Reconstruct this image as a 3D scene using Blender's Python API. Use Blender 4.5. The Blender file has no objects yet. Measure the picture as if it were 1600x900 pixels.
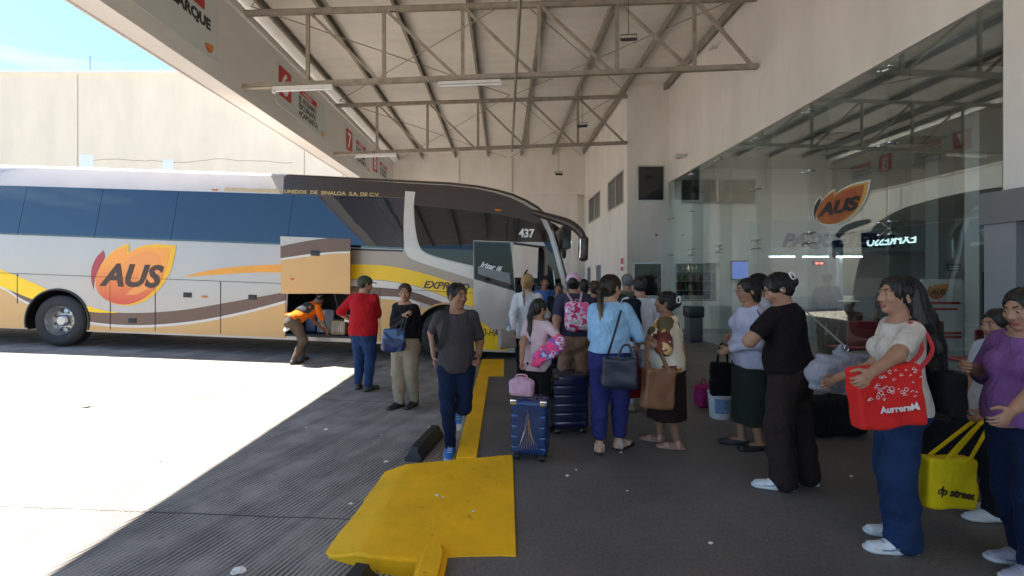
import bpy, bmesh, math, random
import numpy as np
from mathutils import Vector, Matrix, Quaternion
random.seed(7)
scene = bpy.context.scene
COL = scene.collection
H_CAM, FPX, CX, CY = 1.68, 720.0, 787.0, 430.0

# ------------------------------------------------------------------ camera, sky, sun, exposure
cam_data = bpy.data.cameras.new('camera')
cam_data.sensor_width = 36.0
cam_data.lens = FPX / 1600 * 36
cam_data.shift_x = (800 - CX) / 1600
cam_data.shift_y = (CY - 450) / 1600
cam_data.clip_start = 0.05
cam_data.clip_end = 3000
cam = bpy.data.objects.new('camera', cam_data)
cam.location = (0, 0, H_CAM)
cam.rotation_euler = (math.pi / 2, 0, 0)
COL.objects.link(cam)
scene.camera = cam

SUN = Vector((-0.592, 0.24, 1.0)).normalized()
world = bpy.data.worlds.new('World')
scene.world = world
world.use_nodes = True
wn = world.node_tree.nodes
sky = wn.new('ShaderNodeTexSky')
sky.sky_type = 'NISHITA'
sky.sun_disc = False
sky.sun_elevation = math.asin(SUN.z)
sky.sun_rotation = math.atan2(SUN.x, SUN.y)
sky.air_density = 1.0
sky.dust_density = 0.6
sky.ozone_density = 3.0
wn['Background'].inputs['Strength'].default_value = 0.07
# thin high cloud mixed into the sky
tc = wn.new('ShaderNodeTexCoord')
mp = wn.new('ShaderNodeMapping'); mp.inputs['Scale'].default_value = (1.1, 2.2, 6.5)
nz = wn.new('ShaderNodeTexNoise'); nz.inputs['Scale'].default_value = 1.3; nz.inputs['Detail'].default_value = 8; nz.inputs['Distortion'].default_value = .6
cr = wn.new('ShaderNodeValToRGB'); cr.color_ramp.elements[0].position = .55; cr.color_ramp.elements[1].position = .85
cr.color_ramp.elements[1].color = (.75, .75, .75, 1)
mx = wn.new('ShaderNodeMixRGB'); mx.inputs[2].default_value = (9.5, 9.8, 10.2, 1)
wl = world.node_tree.links
wl.new(tc.outputs['Generated'], mp.inputs[0]); wl.new(mp.outputs[0], nz.inputs[0]); wl.new(nz.outputs[0], cr.inputs[0])
wl.new(cr.outputs[0], mx.inputs[0]); wl.new(sky.outputs[0], mx.inputs[1]); tn = wn.new('ShaderNodeMixRGB'); tn.blend_type = 'MULTIPLY'; tn.inputs[0].default_value = 1; tn.inputs[2].default_value = (.70, .90, 1.0, 1)
wl.new(mx.outputs[0], tn.inputs[1]); wl.new(tn.outputs[0], wn['Background'].inputs[0])

sd = bpy.data.lights.new('sun', 'SUN')
sd.energy = 5.0; sd.angle = math.radians(.5); sd.color = (1, .91, .80)
so = bpy.data.objects.new('sun', sd)
so.rotation_euler = SUN.to_track_quat('Z', 'Y').to_euler()
so.location = (-20, 10, 40)
COL.objects.link(so)
vs = scene.view_settings
vs.view_transform = 'Standard'; vs.look = 'None'; vs.gamma = 1; vs.use_curve_mapping = False
vs.exposure = 2.3
cy = scene.cycles
cy.use_denoising = True
cy.max_bounces = 10; cy.diffuse_bounces = 6; cy.glossy_bounces = 5; cy.transmission_bounces = 6; cy.transparent_max_bounces = 14
cy.sample_clamp_indirect = 6.0
cy.caustics_reflective = False; cy.caustics_refractive = False

# ------------------------------------------------------------------ materials
MATS = {}
def lin(c):
    return tuple((x / 12.92 if x <= .04045 else ((x + .055) / 1.055) ** 2.4) for x in c)
def rgb(r, g, b):
    return lin((r / 255, g / 255, b / 255))
def mat(name, col, rough=.6, metal=0.0, var=.12, scale=6.0, bump=0.0, bscale=60.0, emit=None, estr=0, ior=None, coat=0, detail=6, stretch=None, sheen=0, spec=None):
    if name in MATS: return MATS[name]
    m = bpy.data.materials.new(name); m.use_nodes = True
    nt = m.node_tree; n = nt.nodes; l = nt.links
    b = n['Principled BSDF']
    b.inputs['Roughness'].default_value = rough
    b.inputs['Metallic'].default_value = metal
    if ior: b.inputs['IOR'].default_value = ior
    if coat:
        b.inputs['Coat Weight'].default_value = coat; b.inputs['Coat Roughness'].default_value = .05
    if sheen: b.inputs['Sheen Weight'].default_value = sheen
    if spec is not None: b.inputs['Specular IOR Level'].default_value = spec
    t = n.new('ShaderNodeTexCoord')
    mpg = n.new('ShaderNodeMapping')
    if stretch: mpg.inputs['Scale'].default_value = stretch
    l.new(t.outputs['Object'], mpg.inputs[0])
    if var:
        x = n.new('ShaderNodeTexNoise'); x.inputs['Scale'].default_value = scale; x.inputs['Detail'].default_value = detail; x.inputs['Roughness'].default_value = .62
        l.new(mpg.outputs[0], x.inputs[0])
        r = n.new('ShaderNodeValToRGB')
        r.color_ramp.elements[0].position = .3; r.color_ramp.elements[1].position = .72
        r.color_ramp.elements[0].color = (*[max(0, c * (1 - var)) for c in col], 1)
        r.color_ramp.elements[1].color = (*[min(1, c * (1 + var * .7)) for c in col], 1)
        l.new(x.outputs[0], r.inputs[0]); l.new(r.outputs[0], b.inputs['Base Color'])
        mr = n.new('ShaderNodeMapRange'); mr.inputs[3].default_value = max(0, rough - .08 * min(1, rough * 3)); mr.inputs[4].default_value = min(1, rough + .1 * min(1, rough * 3))
        l.new(x.outputs[0], mr.inputs[0]); l.new(mr.outputs[0], b.inputs['Roughness'])
    else:
        b.inputs['Base Color'].default_value = (*col, 1)
    if bump:
        x2 = n.new('ShaderNodeTexNoise'); x2.inputs['Scale'].default_value = bscale; x2.inputs['Detail'].default_value = 5
        l.new(mpg.outputs[0], x2.inputs[0])
        bp = n.new('ShaderNodeBump'); bp.inputs['Strength'].default_value = min(1, bump); bp.inputs['Distance'].default_value = .01
        l.new(x2.outputs[0], bp.inputs['Height']); l.new(bp.outputs[0], b.inputs['Normal'])
    if emit:
        b.inputs['Emission Color'].default_value = (*emit, 1); b.inputs['Emission Strength'].default_value = estr
    MATS[name] = m
    return m
def cloth(name, col, rough=.85, fold=.8, var=.13, scale=9):
    """fabric: fine weave plus soft folds"""
    if name in MATS: return MATS[name]
    m = mat(name, col, rough, var=var, scale=scale, sheen=.02, spec=.08)
    n = m.node_tree.nodes; l = m.node_tree.links; b = n['Principled BSDF']
    t = n.new('ShaderNodeTexCoord')
    mp1 = n.new('ShaderNodeMapping'); mp1.inputs['Scale'].default_value = (1.5, 1.5, .8); l.new(t.outputs['Object'], mp1.inputs[0])
    a = n.new('ShaderNodeTexNoise'); a.inputs['Scale'].default_value = 8; a.inputs['Detail'].default_value = 3; a.inputs['Distortion'].default_value = 1.6
    l.new(mp1.outputs[0], a.inputs[0])
    w = n.new('ShaderNodeTexNoise'); w.inputs['Scale'].default_value = 350; l.new(t.outputs['Object'], w.inputs[0])
    b1 = n.new('ShaderNodeBump'); b1.inputs['Strength'].default_value = fold; b1.inputs['Distance'].default_value = .03
    b2 = n.new('ShaderNodeBump'); b2.inputs['Strength'].default_value = .15; b2.inputs['Distance'].default_value = .002
    l.new(a.outputs[0], b1.inputs['Height']); l.new(w.outputs[0], b2.inputs['Height']); l.new(b1.outputs[0], b2.inputs['Normal']); l.new(b2.outputs[0], b.inputs['Normal'])
    return m
def ramp_mat(name, stops, rough=.8, scale=8, kind='noise', distort=0, stretch=(1, 1, 1), bump=.3):
    """patterned cloth: constant colour bands of a noise / voronoi"""
    if name in MATS: return MATS[name]
    m = bpy.data.materials.new(name); m.use_nodes = True
    n = m.node_tree.nodes; l = m.node_tree.links; b = n['Principled BSDF']; b.inputs['Roughness'].default_value = rough
    t = n.new('ShaderNodeTexCoord'); mpg = n.new('ShaderNodeMapping'); mpg.inputs['Scale'].default_value = stretch
    l.new(t.outputs['Object'], mpg.inputs[0])
    r = n.new('ShaderNodeValToRGB'); r.color_ramp.interpolation = 'CONSTANT'
    if kind == 'voronoi':
        d = n.new('ShaderNodeTexNoise'); d.inputs['Scale'].default_value = 9; d.inputs['Detail'].default_value = 3
        l.new(mpg.outputs[0], d.inputs[0])
        ad = n.new('ShaderNodeMixRGB'); ad.blend_type = 'ADD'; ad.inputs[0].default_value = distort
        l.new(mpg.outputs[0], ad.inputs[1]); l.new(d.outputs['Color'], ad.inputs[2])
        x = n.new('ShaderNodeTexVoronoi'); x.inputs['Scale'].default_value = scale
        l.new(ad.outputs[0], x.inputs[0])
        sp = n.new('ShaderNodeSeparateColor'); l.new(x.outputs['Color'], sp.inputs[0]); l.new(sp.outputs[0], r.inputs[0])
    else:
        x = n.new('ShaderNodeTexNoise'); x.inputs['Scale'].default_value = scale; x.inputs['Distortion'].default_value = distort
        l.new(mpg.outputs[0], x.inputs[0]); l.new(x.outputs[0], r.inputs[0])
    e = r.color_ramp.elements
    e[0].position = stops[0][0]; e[0].color = (*stops[0][1], 1); e[1].position = stops[1][0]; e[1].color = (*stops[1][1], 1)
    for p, c in stops[2:]:
        q = e.new(p); q.color = (*c, 1)
    l.new(r.outputs[0], b.inputs['Base Color'])
    a = n.new('ShaderNodeTexNoise'); a.inputs['Scale'].default_value = 10; a.inputs['Distortion'].default_value = 1.2; l.new(t.outputs['Object'], a.inputs[0])
    bp = n.new('ShaderNodeBump'); bp.inputs['Strength'].default_value = bump; bp.inputs['Distance'].default_value = .02
    l.new(a.outputs[0], bp.inputs['Height']); l.new(bp.outputs[0], b.inputs['Normal'])
    MATS[name] = m
    return m
def hair_mat(name, col, tip=None, zsplit=None):
    if name in MATS: return MATS[name]
    m = mat(name, col, .42, var=.35, scale=55, stretch=(1, 1, .05), bump=.6, bscale=160, spec=.4)
    if tip:
        n = m.node_tree.nodes; l = m.node_tree.links; b = n['Principled BSDF']
        src = b.inputs['Base Color'].links[0].from_socket
        t = n.new('ShaderNodeTexCoord'); s = n.new('ShaderNodeSeparateXYZ'); l.new(t.outputs['Object'], s.inputs[0])
        q = n.new('ShaderNodeMapRange'); q.inputs[1].default_value = zsplit[0]; q.inputs[2].default_value = zsplit[1]
        l.new(s.outputs[2], q.inputs[0])
        k = n.new('ShaderNodeMixRGB'); k.inputs[1].default_value = (*tip, 1); l.new(q.outputs[0], k.inputs[0]); l.new(src, k.inputs[2])
        l.new(k.outputs[0], b.inputs['Base Color'])
    return m
def glass_mat(name, tint, ior=1.5, rough=0.0):
    if name in MATS: return MATS[name]
    m = bpy.data.materials.new(name); m.use_nodes = True
    n = m.node_tree.nodes; l = m.node_tree.links
    n.remove(n['Principled BSDF'])
    o = n['Material Output']
    tr = n.new('ShaderNodeBsdfTransparent'); tr.inputs[0].default_value = (*tint, 1)
    gl = n.new('ShaderNodeBsdfGlossy'); gl.inputs['Roughness'].default_value = rough; gl.inputs[0].default_value = (.95, 1, .98, 1)
    fr = n.new('ShaderNodeFresnel'); fr.inputs[0].default_value = ior
    mxs = n.new('ShaderNodeMixShader')
    ge = n.new('ShaderNodeNewGeometry'); mi_ = n.new('ShaderNodeMapRange'); mi_.inputs[3].default_value = ior; mi_.inputs[4].default_value = 1 / ior
    l.new(ge.outputs['Backfacing'], mi_.inputs[0]); l.new(mi_.outputs[0], fr.inputs[0])
    l.new(fr.outputs[0], mxs.inputs[0]); l.new(tr.outputs[0], mxs.inputs[1]); l.new(gl.outputs[0], mxs.inputs[2]); l.new(mxs.outputs[0], o.inputs[0])
    MATS[name] = m
    return m

# ------------------------------------------------------------------ object helpers
def tag(o, label=None, cat=None, group=None, kind=None):
    if label: o['label'] = label
    if cat: o['category'] = cat
    if group: o['group'] = group
    if kind: o['kind'] = kind
    return o
def empty(name, loc, label=None, cat=None, group=None, rz=0):
    o = bpy.data.objects.new(name, None); COL.objects.link(o)
    o.location = loc; o.rotation_euler = (0, 0, rz); o.empty_display_size = .1
    return tag(o, label, cat, group)
def dup(o, loc=None, label=None):
    c = o.copy(); COL.objects.link(c)
    if loc is not None: c.location = loc
    if label: c['label'] = label
    for ch in [x for x in bpy.data.objects if x.parent == o]:
        k = dup(ch); k.parent = c
    return c
class MB:
    def __init__(s): s.v = []; s.f = []; s.m = []; s.sm = []
    def add(s, vs_, fs, mi=0, smooth=False):
        b = len(s.v); s.v += [tuple(p) for p in vs_]
        s.f += [tuple(b + i for i in f) for f in fs]; s.m += [mi] * len(fs); s.sm += [smooth] * len(fs)
    def box(s, x0, x1, y0, y1, z0, z1, mi=0, bev=0):
        if bev:
            bm = bmesh.new(); bmesh.ops.create_cube(bm, size=1)
            for v in bm.verts: v.co = Vector(((x0 + x1) / 2 + v.co.x * (x1 - x0), (y0 + y1) / 2 + v.co.y * (y1 - y0), (z0 + z1) / 2 + v.co.z * (z1 - z0)))
            bmesh.ops.bevel(bm, geom=bm.edges[:], offset=bev, segments=3, affect='EDGES', profile=.5)
            bm.verts.index_update()
            s.add([v.co for v in bm.verts], [[v.index for v in f.verts] for f in bm.faces], mi, True); bm.free(); return
        s.add([(x0, y0, z0), (x1, y0, z0), (x1, y1, z0), (x0, y1, z0), (x0, y0, z1), (x1, y0, z1), (x1, y1, z1), (x0, y1, z1)],
              [(0, 3, 2, 1), (4, 5, 6, 7), (0, 1, 5, 4), (1, 2, 6, 5), (2, 3, 7, 6), (3, 0, 4, 7)], mi)
    def bar(s, a, b, w, h, up=(0, 0, 1), mi=0):
        a = Vector(a); b = Vector(b); d = (b - a).normalized(); u = Vector(up)
        r = d.cross(u)
        if r.length < 1e-4: r = d.cross(Vector((1, 0, 0)))
        r.normalize(); u = r.cross(d).normalized(); r *= w / 2; u *= h / 2
        s.add([a - r - u, a + r - u, a + r + u, a - r + u, b - r - u, b + r - u, b + r + u, b - r + u],
              [(0, 1, 2, 3), (7, 6, 5, 4), (0, 4, 5, 1), (1, 5, 6, 2), (2, 6, 7, 3), (3, 7, 4, 0)], mi)
    def tube(s, pts, r, n=8, mi=0, caps=True):
        pts = [Vector(p) for p in pts]; rs = r if hasattr(r, '__len__') else [r] * len(pts)
        rings = []; pr = None
        for i, p in enumerate(pts):
            d = (pts[min(i + 1, len(pts) - 1)] - pts[max(i - 1, 0)]).normalized()
            if pr is None:
                pr = d.cross(Vector((0, 0, 1)))
                if pr.length < 1e-3: pr = d.cross(Vector((1, 0, 0)))
            pr = (pr - d * pr.dot(d)).normalized(); q = d.cross(pr)
            rings.append([p + (pr * math.cos(2 * math.pi * k / n) + q * math.sin(2 * math.pi * k / n)) * rs[i] for k in range(n)])
        vs_ = [v for rg in rings for v in rg]; fs = []
        for i in range(len(pts) - 1):
            for k in range(n):
                fs.append((i * n + k, i * n + (k + 1) % n, (i + 1) * n + (k + 1) % n, (i + 1) * n + k))
        if caps: fs += [tuple(range(n))[::-1], tuple((len(pts) - 1) * n + k for k in range(n))]
        s.add(vs_, fs, mi, True)
    def ribbon(s, pts, w, t, nrm, mi=0):
        """flat strap along pts; nrm(list or vec) = outward normal"""
        pts = [Vector(p) for p in pts]; vs_ = []
        for i, p in enumerate(pts):
            d = (pts[min(i + 1, len(pts) - 1)] - pts[max(i - 1, 0)]).normalized()
            nn = Vector(nrm[i] if isinstance(nrm, list) else nrm); nn = (nn - d * nn.dot(d)).normalized(); sd_ = d.cross(nn)
            vs_ += [p - sd_ * w / 2 - nn * t / 2, p + sd_ * w / 2 - nn * t / 2, p + sd_ * w / 2 + nn * t / 2, p - sd_ * w / 2 + nn * t / 2]
        fs = []
        for i in range(len(pts) - 1):
            for k in range(4): fs.append((i * 4 + k, i * 4 + (k + 1) % 4, i * 4 + 4 + (k + 1) % 4, i * 4 + 4 + k))
        e = len(pts) * 4 - 4; fs += [(3, 2, 1, 0), (e, e + 1, e + 2, e + 3)]
        s.add(vs_, fs, mi, True)
    def lathe(s, prof, n=32, axis='z', c=(0, 0, 0), mi=0, smooth=True, caps=True):
        """prof list of (r, h)"""
        vs_ = []
        for r, h in prof:
            for k in range(n):
                a = 2 * math.pi * k / n; x, y = r * math.cos(a), r * math.sin(a)
                p = (x, y, h) if axis == 'z' else ((x, h, y) if axis == 'y' else (h, x, y))
                vs_.append((p[0] + c[0], p[1] + c[1], p[2] + c[2]))
        fs = []
        for i in range(len(prof) - 1):
            for k in range(n): fs.append((i * n + k, i * n + (k + 1) % n, (i + 1) * n + (k + 1) % n, (i + 1) * n + k))
        if caps and prof[0][0] > 1e-6: fs.append(tuple(range(n))[::-1])
        if caps and prof[-1][0] > 1e-6: fs.append(tuple((len(prof) - 1) * n + k for k in range(n)))
        s.add(vs_, fs, mi, smooth)
    def prism(s, poly, fn, t0, t1, mi=0):
        """poly: 2-D points; fn(a, b, t) -> 3-D; extruded t0..t1"""
        n = len(poly); vs_ = [fn(a, b, t0) for a, b in poly] + [fn(a, b, t1) for a, b in poly]
        fs = [tuple(range(n)), tuple(range(2 * n - 1, n - 1, -1))] + [(i, (i + 1) % n + 0, (i + 1) % n + n, i + n) for i in range(n)]
        s.add(vs_, fs, mi)
    def build(s, name, mats, parent=None, fix=True):
        me = bpy.data.meshes.new(name); me.from_pydata(s.v, [], s.f)
        if not isinstance(mats, (list, tuple)): mats = [mats]
        for m in mats: me.materials.append(m)
        me.polygons.foreach_set('material_index', s.m); me.polygons.foreach_set('use_smooth', s.sm)
        if fix:
            bm = bmesh.new(); bm.from_mesh(me); bmesh.ops.recalc_face_normals(bm, faces=bm.faces); bm.to_mesh(me); bm.free()
        if any(s.sm):
            try: me.set_sharp_from_angle(angle=math.radians(38))
            except Exception: pass
        me.update()
        o = bpy.data.objects.new(name, me); COL.objects.link(o); o.parent = parent
        return o
def text_obj(name, body, size, m, parent, origin, xd, yd, ext=.004, bold=0.0, shear=0.0, align='LEFT', sx=1.0):
    cu = bpy.data.curves.new(name + '_c', 'FONT'); cu.body = body; cu.size = size; cu.extrude = ext; cu.offset = bold; cu.shear = shear; cu.align_x = align
    cu.resolution_u = 3
    t = bpy.data.objects.new(name + '_c', cu); COL.objects.link(t)
    me = bpy.data.meshes.new_from_object(t.evaluated_get(bpy.context.evaluated_depsgraph_get()))
    bpy.data.objects.remove(t); bpy.data.curves.remove(cu)
    me.name = name
    xd = Vector(xd).normalized(); yd = Vector(yd).normalized(); zd = xd.cross(yd); o0 = Vector(origin)
    for v in me.vertices: v.co = o0 + xd * v.co.x * sx + yd * v.co.y + zd * v.co.z
    me.materials.clear(); me.materials.append(m)
    o = bpy.data.objects.new(name, me); COL.objects.link(o); o.parent = parent
    return o
def ball(mb, c, r, n=10, mi=0, sc=(1, 1, 1)):
    prof = [(max(1e-7, math.sin(math.pi * i / n)), -math.cos(math.pi * i / n)) for i in range(n + 1)]
    vs_ = []; k0 = 14
    for a, h in prof:
        for k in range(k0):
            t = 2 * math.pi * k / k0
            vs_.append((c[0] + a * math.cos(t) * r * sc[0], c[1] + a * math.sin(t) * r * sc[1], c[2] + h * r * sc[2]))
    fs = [(i * k0 + k, i * k0 + (k + 1) % k0, (i + 1) * k0 + (k + 1) % k0, (i + 1) * k0 + k) for i in range(n) for k in range(k0)]
    mb.add(vs_, fs, mi, True)
def PX(px, py, D):
    return Vector(((px - CX) / FPX * D, D, H_CAM + (CY - py) / FPX * D))

def grad_mat(name, lo, hi, z0=0, z1=1):
    m = mat(name, hi, .45, var=0); n = m.node_tree.nodes; l = m.node_tree.links
    t = n.new('ShaderNodeTexCoord'); q = n.new('ShaderNodeSeparateXYZ'); l.new(t.outputs['Generated'], q.inputs[0])
    r = n.new('ShaderNodeValToRGB'); r.color_ramp.elements[0].position = z0; r.color_ramp.elements[1].position = z1
    r.color_ramp.elements[0].color = (*lo, 1); r.color_ramp.elements[1].color = (*hi, 1)
    l.new(q.outputs[2], r.inputs[0]); l.new(r.outputs[0], n['Principled BSDF'].inputs['Base Color'])
    return m
# the leaf emblem, in units of its own width (0..1, y up)
LEAF = [(1.0, .73), (.985, .62), (.955, .47), (.90, .33), (.80, .18), (.67, .07), (.50, .0), (.33, .0), (.19, .05), (.10, .13), (.06, .24), (.07, .37), (.13, .50), (.21, .60), (.31, .68), (.43, .735), (.44, .62), (.52, .68), (.63, .72), (.78, .74)]
CRES = [(.13, .64), (.15, .56), (.09, .44), (.04, .30), (.03, .17), (.0, .28), (.0, .42), (.05, .55)]
def _cr(pts, n=5):
    out = []; P = [pts[0]] + list(pts) + [pts[-1]]
    for i in range(1, len(P) - 2):
        p0, p1, p2, p3 = P[i - 1:i + 3]
        for k in range(n):
            t = k / n
            out.append(tuple(.5 * ((2 * p1[a]) + (-p0[a] + p2[a]) * t + (2 * p0[a] - 5 * p1[a] + 4 * p2[a] - p3[a]) * t * t + (-p0[a] + 3 * p1[a] - 3 * p2[a] + p3[a]) * t ** 3) for a in (0, 1)))
    out.append(tuple(pts[-1])); return out
LEAF = _cr(LEAF[:16], 3) + _cr(LEAF[16:] + LEAF[:1], 3)[:-1]
CRES = _cr(CRES[:5], 3) + _cr(CRES[4:] + CRES[:1], 3)[1:-1]
def leaf_scaled(k, dx=0, dy=0):
    cx, cy_ = .5, .35
    return [(cx + (a - cx) * k + dx, cy_ + (b - cy_) * k + dy) for a, b in LEAF]
INNER = [(.80, .60), (.83, .48), (.78, .34), (.68, .20), (.55, .13), (.42, .12), (.50, .20), (.56, .30), (.58, .42), (.52, .50), (.44, .46), (.38, .40), (.38, .48), (.46, .57), (.60, .64), (.72, .65)]
def emblem(parent, o, xd, yd, w, mats, n_out, txt=True, step=.003, name='emblem', rim=None, hs=1.0):
    """leaf emblem with the three letters; mats = crescent, rim, body, inner, letters"""
    o = Vector(o); xd = Vector(xd).normalized(); yd = Vector(yd).normalized(); nn = Vector(n_out)
    fn = lambda a, b, t: o + xd * (a * w) + yd * (b * w * hs) + nn * t
    mb = MB()
    if rim is not None:
        mb.prism([(.5 + (a - .5) * 1.06, .35 + (b - .35) * 1.08) for a, b in LEAF], fn, -.001, step * .6, 5)
        mb.prism([(a * 1.0 - .015 + (.03 if a > .08 else -.01), .38 + (b - .38) * 1.16) for a, b in CRES], fn, -.001, step * .6, 5)
    mb.prism(CRES, fn, 0, step * 1.05, 0)
    mb.prism(LEAF, fn, 0, step * 1.1, 1)
    mb.prism(leaf_scaled(.93, -.035, -.012), fn, 0, step * 2, 2)
    mb.prism(INNER, fn, 0, step * 2.8, 3)
    ms = list(mats[:4]) + [mats[4]] + ([rim] if rim is not None else [])
    e = mb.build(name, ms, parent)
    if txt:
        text_obj('lettering', 'AUS', w * .36 * hs, mats[4], e, fn(.13, .23, step * 3.4), xd, yd, step * .5, bold=w * .014, shear=.28, sx=1.02 / hs)
    return e
# ------------------------------------------------------------------ ground
def yard_z(x): return -.1 + .037 * (-.44 - x) if x > -40 else -.1 + .037 * 39.56
def ground_z(x): return 0.0 if x > -.44 else yard_z(x)

def concrete_mat(name, base, groove, stain=.3):
    m = bpy.data.materials.new(name); m.use_nodes = True
    n = m.node_tree.nodes; l = m.node_tree.links; b = n['Principled BSDF']; b.inputs['Roughness'].default_value = .88 if groove else .62
    t = n.new('ShaderNodeTexCoord')
    n1 = n.new('ShaderNodeTexNoise'); n1.inputs['Scale'].default_value = .7; n1.inputs['Detail'].default_value = 9; n1.inputs['Roughness'].default_value = .65
    n2 = n.new('ShaderNodeTexNoise'); n2.inputs['Scale'].default_value = 45; n2.inputs['Detail'].default_value = 6; n2.inputs['Roughness'].default_value = .75
    n3 = n.new('ShaderNodeTexNoise'); n3.inputs['Scale'].default_value = 3.2; n3.inputs['Detail'].default_value = 5
    for q in (n1, n2, n3): l.new(t.outputs['Object'], q.inputs[0])
    r1 = n.new('ShaderNodeValToRGB'); r1.color_ramp.elements[0].position = .33; r1.color_ramp.elements[1].position = .68
    r1.color_ramp.elements[0].color = (*[c * (1 - stain) for c in base], 1); r1.color_ramp.elements[1].color = (*[c * 1.12 for c in base], 1)
    l.new(n1.outputs[0], r1.inputs[0])
    r2 = n.new('ShaderNodeValToRGB'); r2.color_ramp.elements[0].position = .3; r2.color_ramp.elements[1].position = .72
    lo = .78 if groove else .55
    r2.color_ramp.elements[0].color = (lo, lo, lo, 1); r2.color_ramp.elements[1].color = (1.0, 1.0, 1.0, 1) if groove else (1.25, 1.25, 1.25, 1)
    l.new(n2.outputs[0], r2.inputs[0])
    m1 = n.new('ShaderNodeMixRGB'); m1.blend_type = 'MULTIPLY'; m1.inputs[0].default_value = 1
    l.new(r1.outputs[0], m1.inputs[1]); l.new(r2.outputs[0], m1.inputs[2])
    # dark gum spots and oil
    v = n.new('ShaderNodeTexVoronoi'); v.inputs['Scale'].default_value = 2.6; l.new(t.outputs['Object'], v.inputs[0])
    rv = n.new('ShaderNodeValToRGB'); rv.color_ramp.elements[0].position = .035; rv.color_ramp.elements[1].position = .07
    rv.color_ramp.elements[0].color = (.5, .5, .5, 1); rv.color_ramp.elements[1].color = (1, 1, 1, 1)
    l.new(v.outputs['Distance'], rv.inputs[0])
    m2 = n.new('ShaderNodeMixRGB'); m2.blend_type = 'MULTIPLY'; m2.inputs[0].default_value = .7
    l.new(m1.outputs[0], m2.inputs[1]); l.new(rv.outputs[0], m2.inputs[2])
    last = m2.outputs[0]; h = n2.outputs[0]; bs = .25
    if groove:
        mp_ = n.new('ShaderNodeMapping'); mp_.inputs['Rotation'].default_value = (0, 0, math.radians(17)); l.new(t.outputs['Object'], mp_.inputs[0])
        w = n.new('ShaderNodeTexWave'); w.wave_type = 'BANDS'; w.bands_direction = 'X'; w.inputs['Scale'].default_value = 9.2
        w.inputs['Distortion'].default_value = 2.4; w.inputs['Detail'].default_value = 3; w.inputs['Detail Scale'].default_value = .5
        l.new(mp_.outputs[0], w.inputs[0])
        # worn places have shallower grooves
        rw = n.new('ShaderNodeValToRGB'); rw.color_ramp.elements[0].position = .35; rw.color_ramp.elements[1].position = .6
        rw.color_ramp.elements[0].color = (.15, .15, .15, 1); l.new(n3.outputs[0], rw.inputs[0])
        r3 = n.new('ShaderNodeValToRGB'); r3.color_ramp.elements[0].position = .15; r3.color_ramp.elements[1].position = .6
        r3.color_ramp.elements[0].color = (.24, .24, .25, 1); l.new(w.outputs[0], r3.inputs[0])
        m3 = n.new('ShaderNodeMixRGB'); m3.blend_type = 'MULTIPLY'; l.new(rw.outputs[0], m3.inputs[0])
        l.new(last, m3.inputs[1]); l.new(r3.outputs[0], m3.inputs[2]); last = m3.outputs[0]
        # tyre and drag streaks along the tining
        ms_ = n.new('ShaderNodeMapping'); ms_.inputs['Scale'].default_value = (2.6, .22, 1); l.new(mp_.outputs[0], ms_.inputs[0])
        st = n.new('ShaderNodeTexNoise'); st.inputs['Scale'].default_value = 1.6; st.inputs['Detail'].default_value = 7; st.inputs['Roughness'].default_value = .7; l.new(ms_.outputs[0], st.inputs[0])
        rs = n.new('ShaderNodeValToRGB'); rs.color_ramp.elements[0].position = .36; rs.color_ramp.elements[1].position = .56; rs.color_ramp.elements[0].color = (.60, .60, .62, 1)
        l.new(st.outputs[0], rs.inputs[0])
        m5 = n.new('ShaderNodeMixRGB'); m5.blend_type = 'MULTIPLY'; m5.inputs[0].default_value = .9; l.new(last, m5.inputs[1]); l.new(rs.outputs[0], m5.inputs[2]); last = m5.outputs[0]
        # expansion joints
        s = n.new('ShaderNodeSeparateXYZ'); l.new(t.outputs['Object'], s.inputs[0])
        def joint(sock, per, off, wid):
            a = n.new('ShaderNodeMath'); a.operation = 'ADD'; a.inputs[1].default_value = off + 900 * per; l.new(sock, a.inputs[0])
            c = n.new('ShaderNodeMath'); c.operation = 'MODULO'; c.inputs[1].default_value = per; l.new(a.outputs[0], c.inputs[0])
            d = n.new('ShaderNodeMath'); d.operation = 'GREATER_THAN'; d.inputs[1].default_value = wid; l.new(c.outputs[0], d.inputs[0])
            return d.outputs[0]
        ny = n.new('ShaderNodeMath'); ny.operation = 'MULTIPLY_ADD'; ny.inputs[1].default_value = .03; l.new(n3.outputs[0], ny.inputs[0]); l.new(s.outputs[1], ny.inputs[2])
        j1 = joint(ny.outputs[0], 3.0, -3.35 + .03, .016); j2 = joint(s.outputs[0], 80, 40.0, .014)
        mm = n.new('ShaderNodeMath'); mm.operation = 'MINIMUM'; l.new(j1, mm.inputs[0]); l.new(j2, mm.inputs[1])
        mr = n.new('ShaderNodeMapRange'); mr.inputs[3].default_value = .3; l.new(mm.outputs[0], mr.inputs[0])
        m4 = n.new('ShaderNodeMixRGB'); m4.blend_type = 'MULTIPLY'; m4.inputs[0].default_value = 1
        l.new(last, m4.inputs[1]); l.new(mr.outputs[0], m4.inputs[2]); last = m4.outputs[0]
        h = w.outputs[0]; bs = .5
    l.new(last, b.inputs['Base Color'])
    bp = n.new('ShaderNodeBump'); bp.inputs['Strength'].default_value = bs; bp.inputs['Distance'].default_value = .006 if groove else .004
    l.new(h, bp.inputs['Height']); l.new(bp.outputs[0], b.inputs['Normal'])
    return m
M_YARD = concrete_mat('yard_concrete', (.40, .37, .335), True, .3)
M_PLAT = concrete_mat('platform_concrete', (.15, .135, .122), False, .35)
mb = MB()
mb.add([(-400, -300, yard_z(-60)), (-40, -300, yard_z(-40)), (-40, 400, yard_z(-40)), (-400, 400, yard_z(-60))], [(0, 1, 2, 3)])
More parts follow.
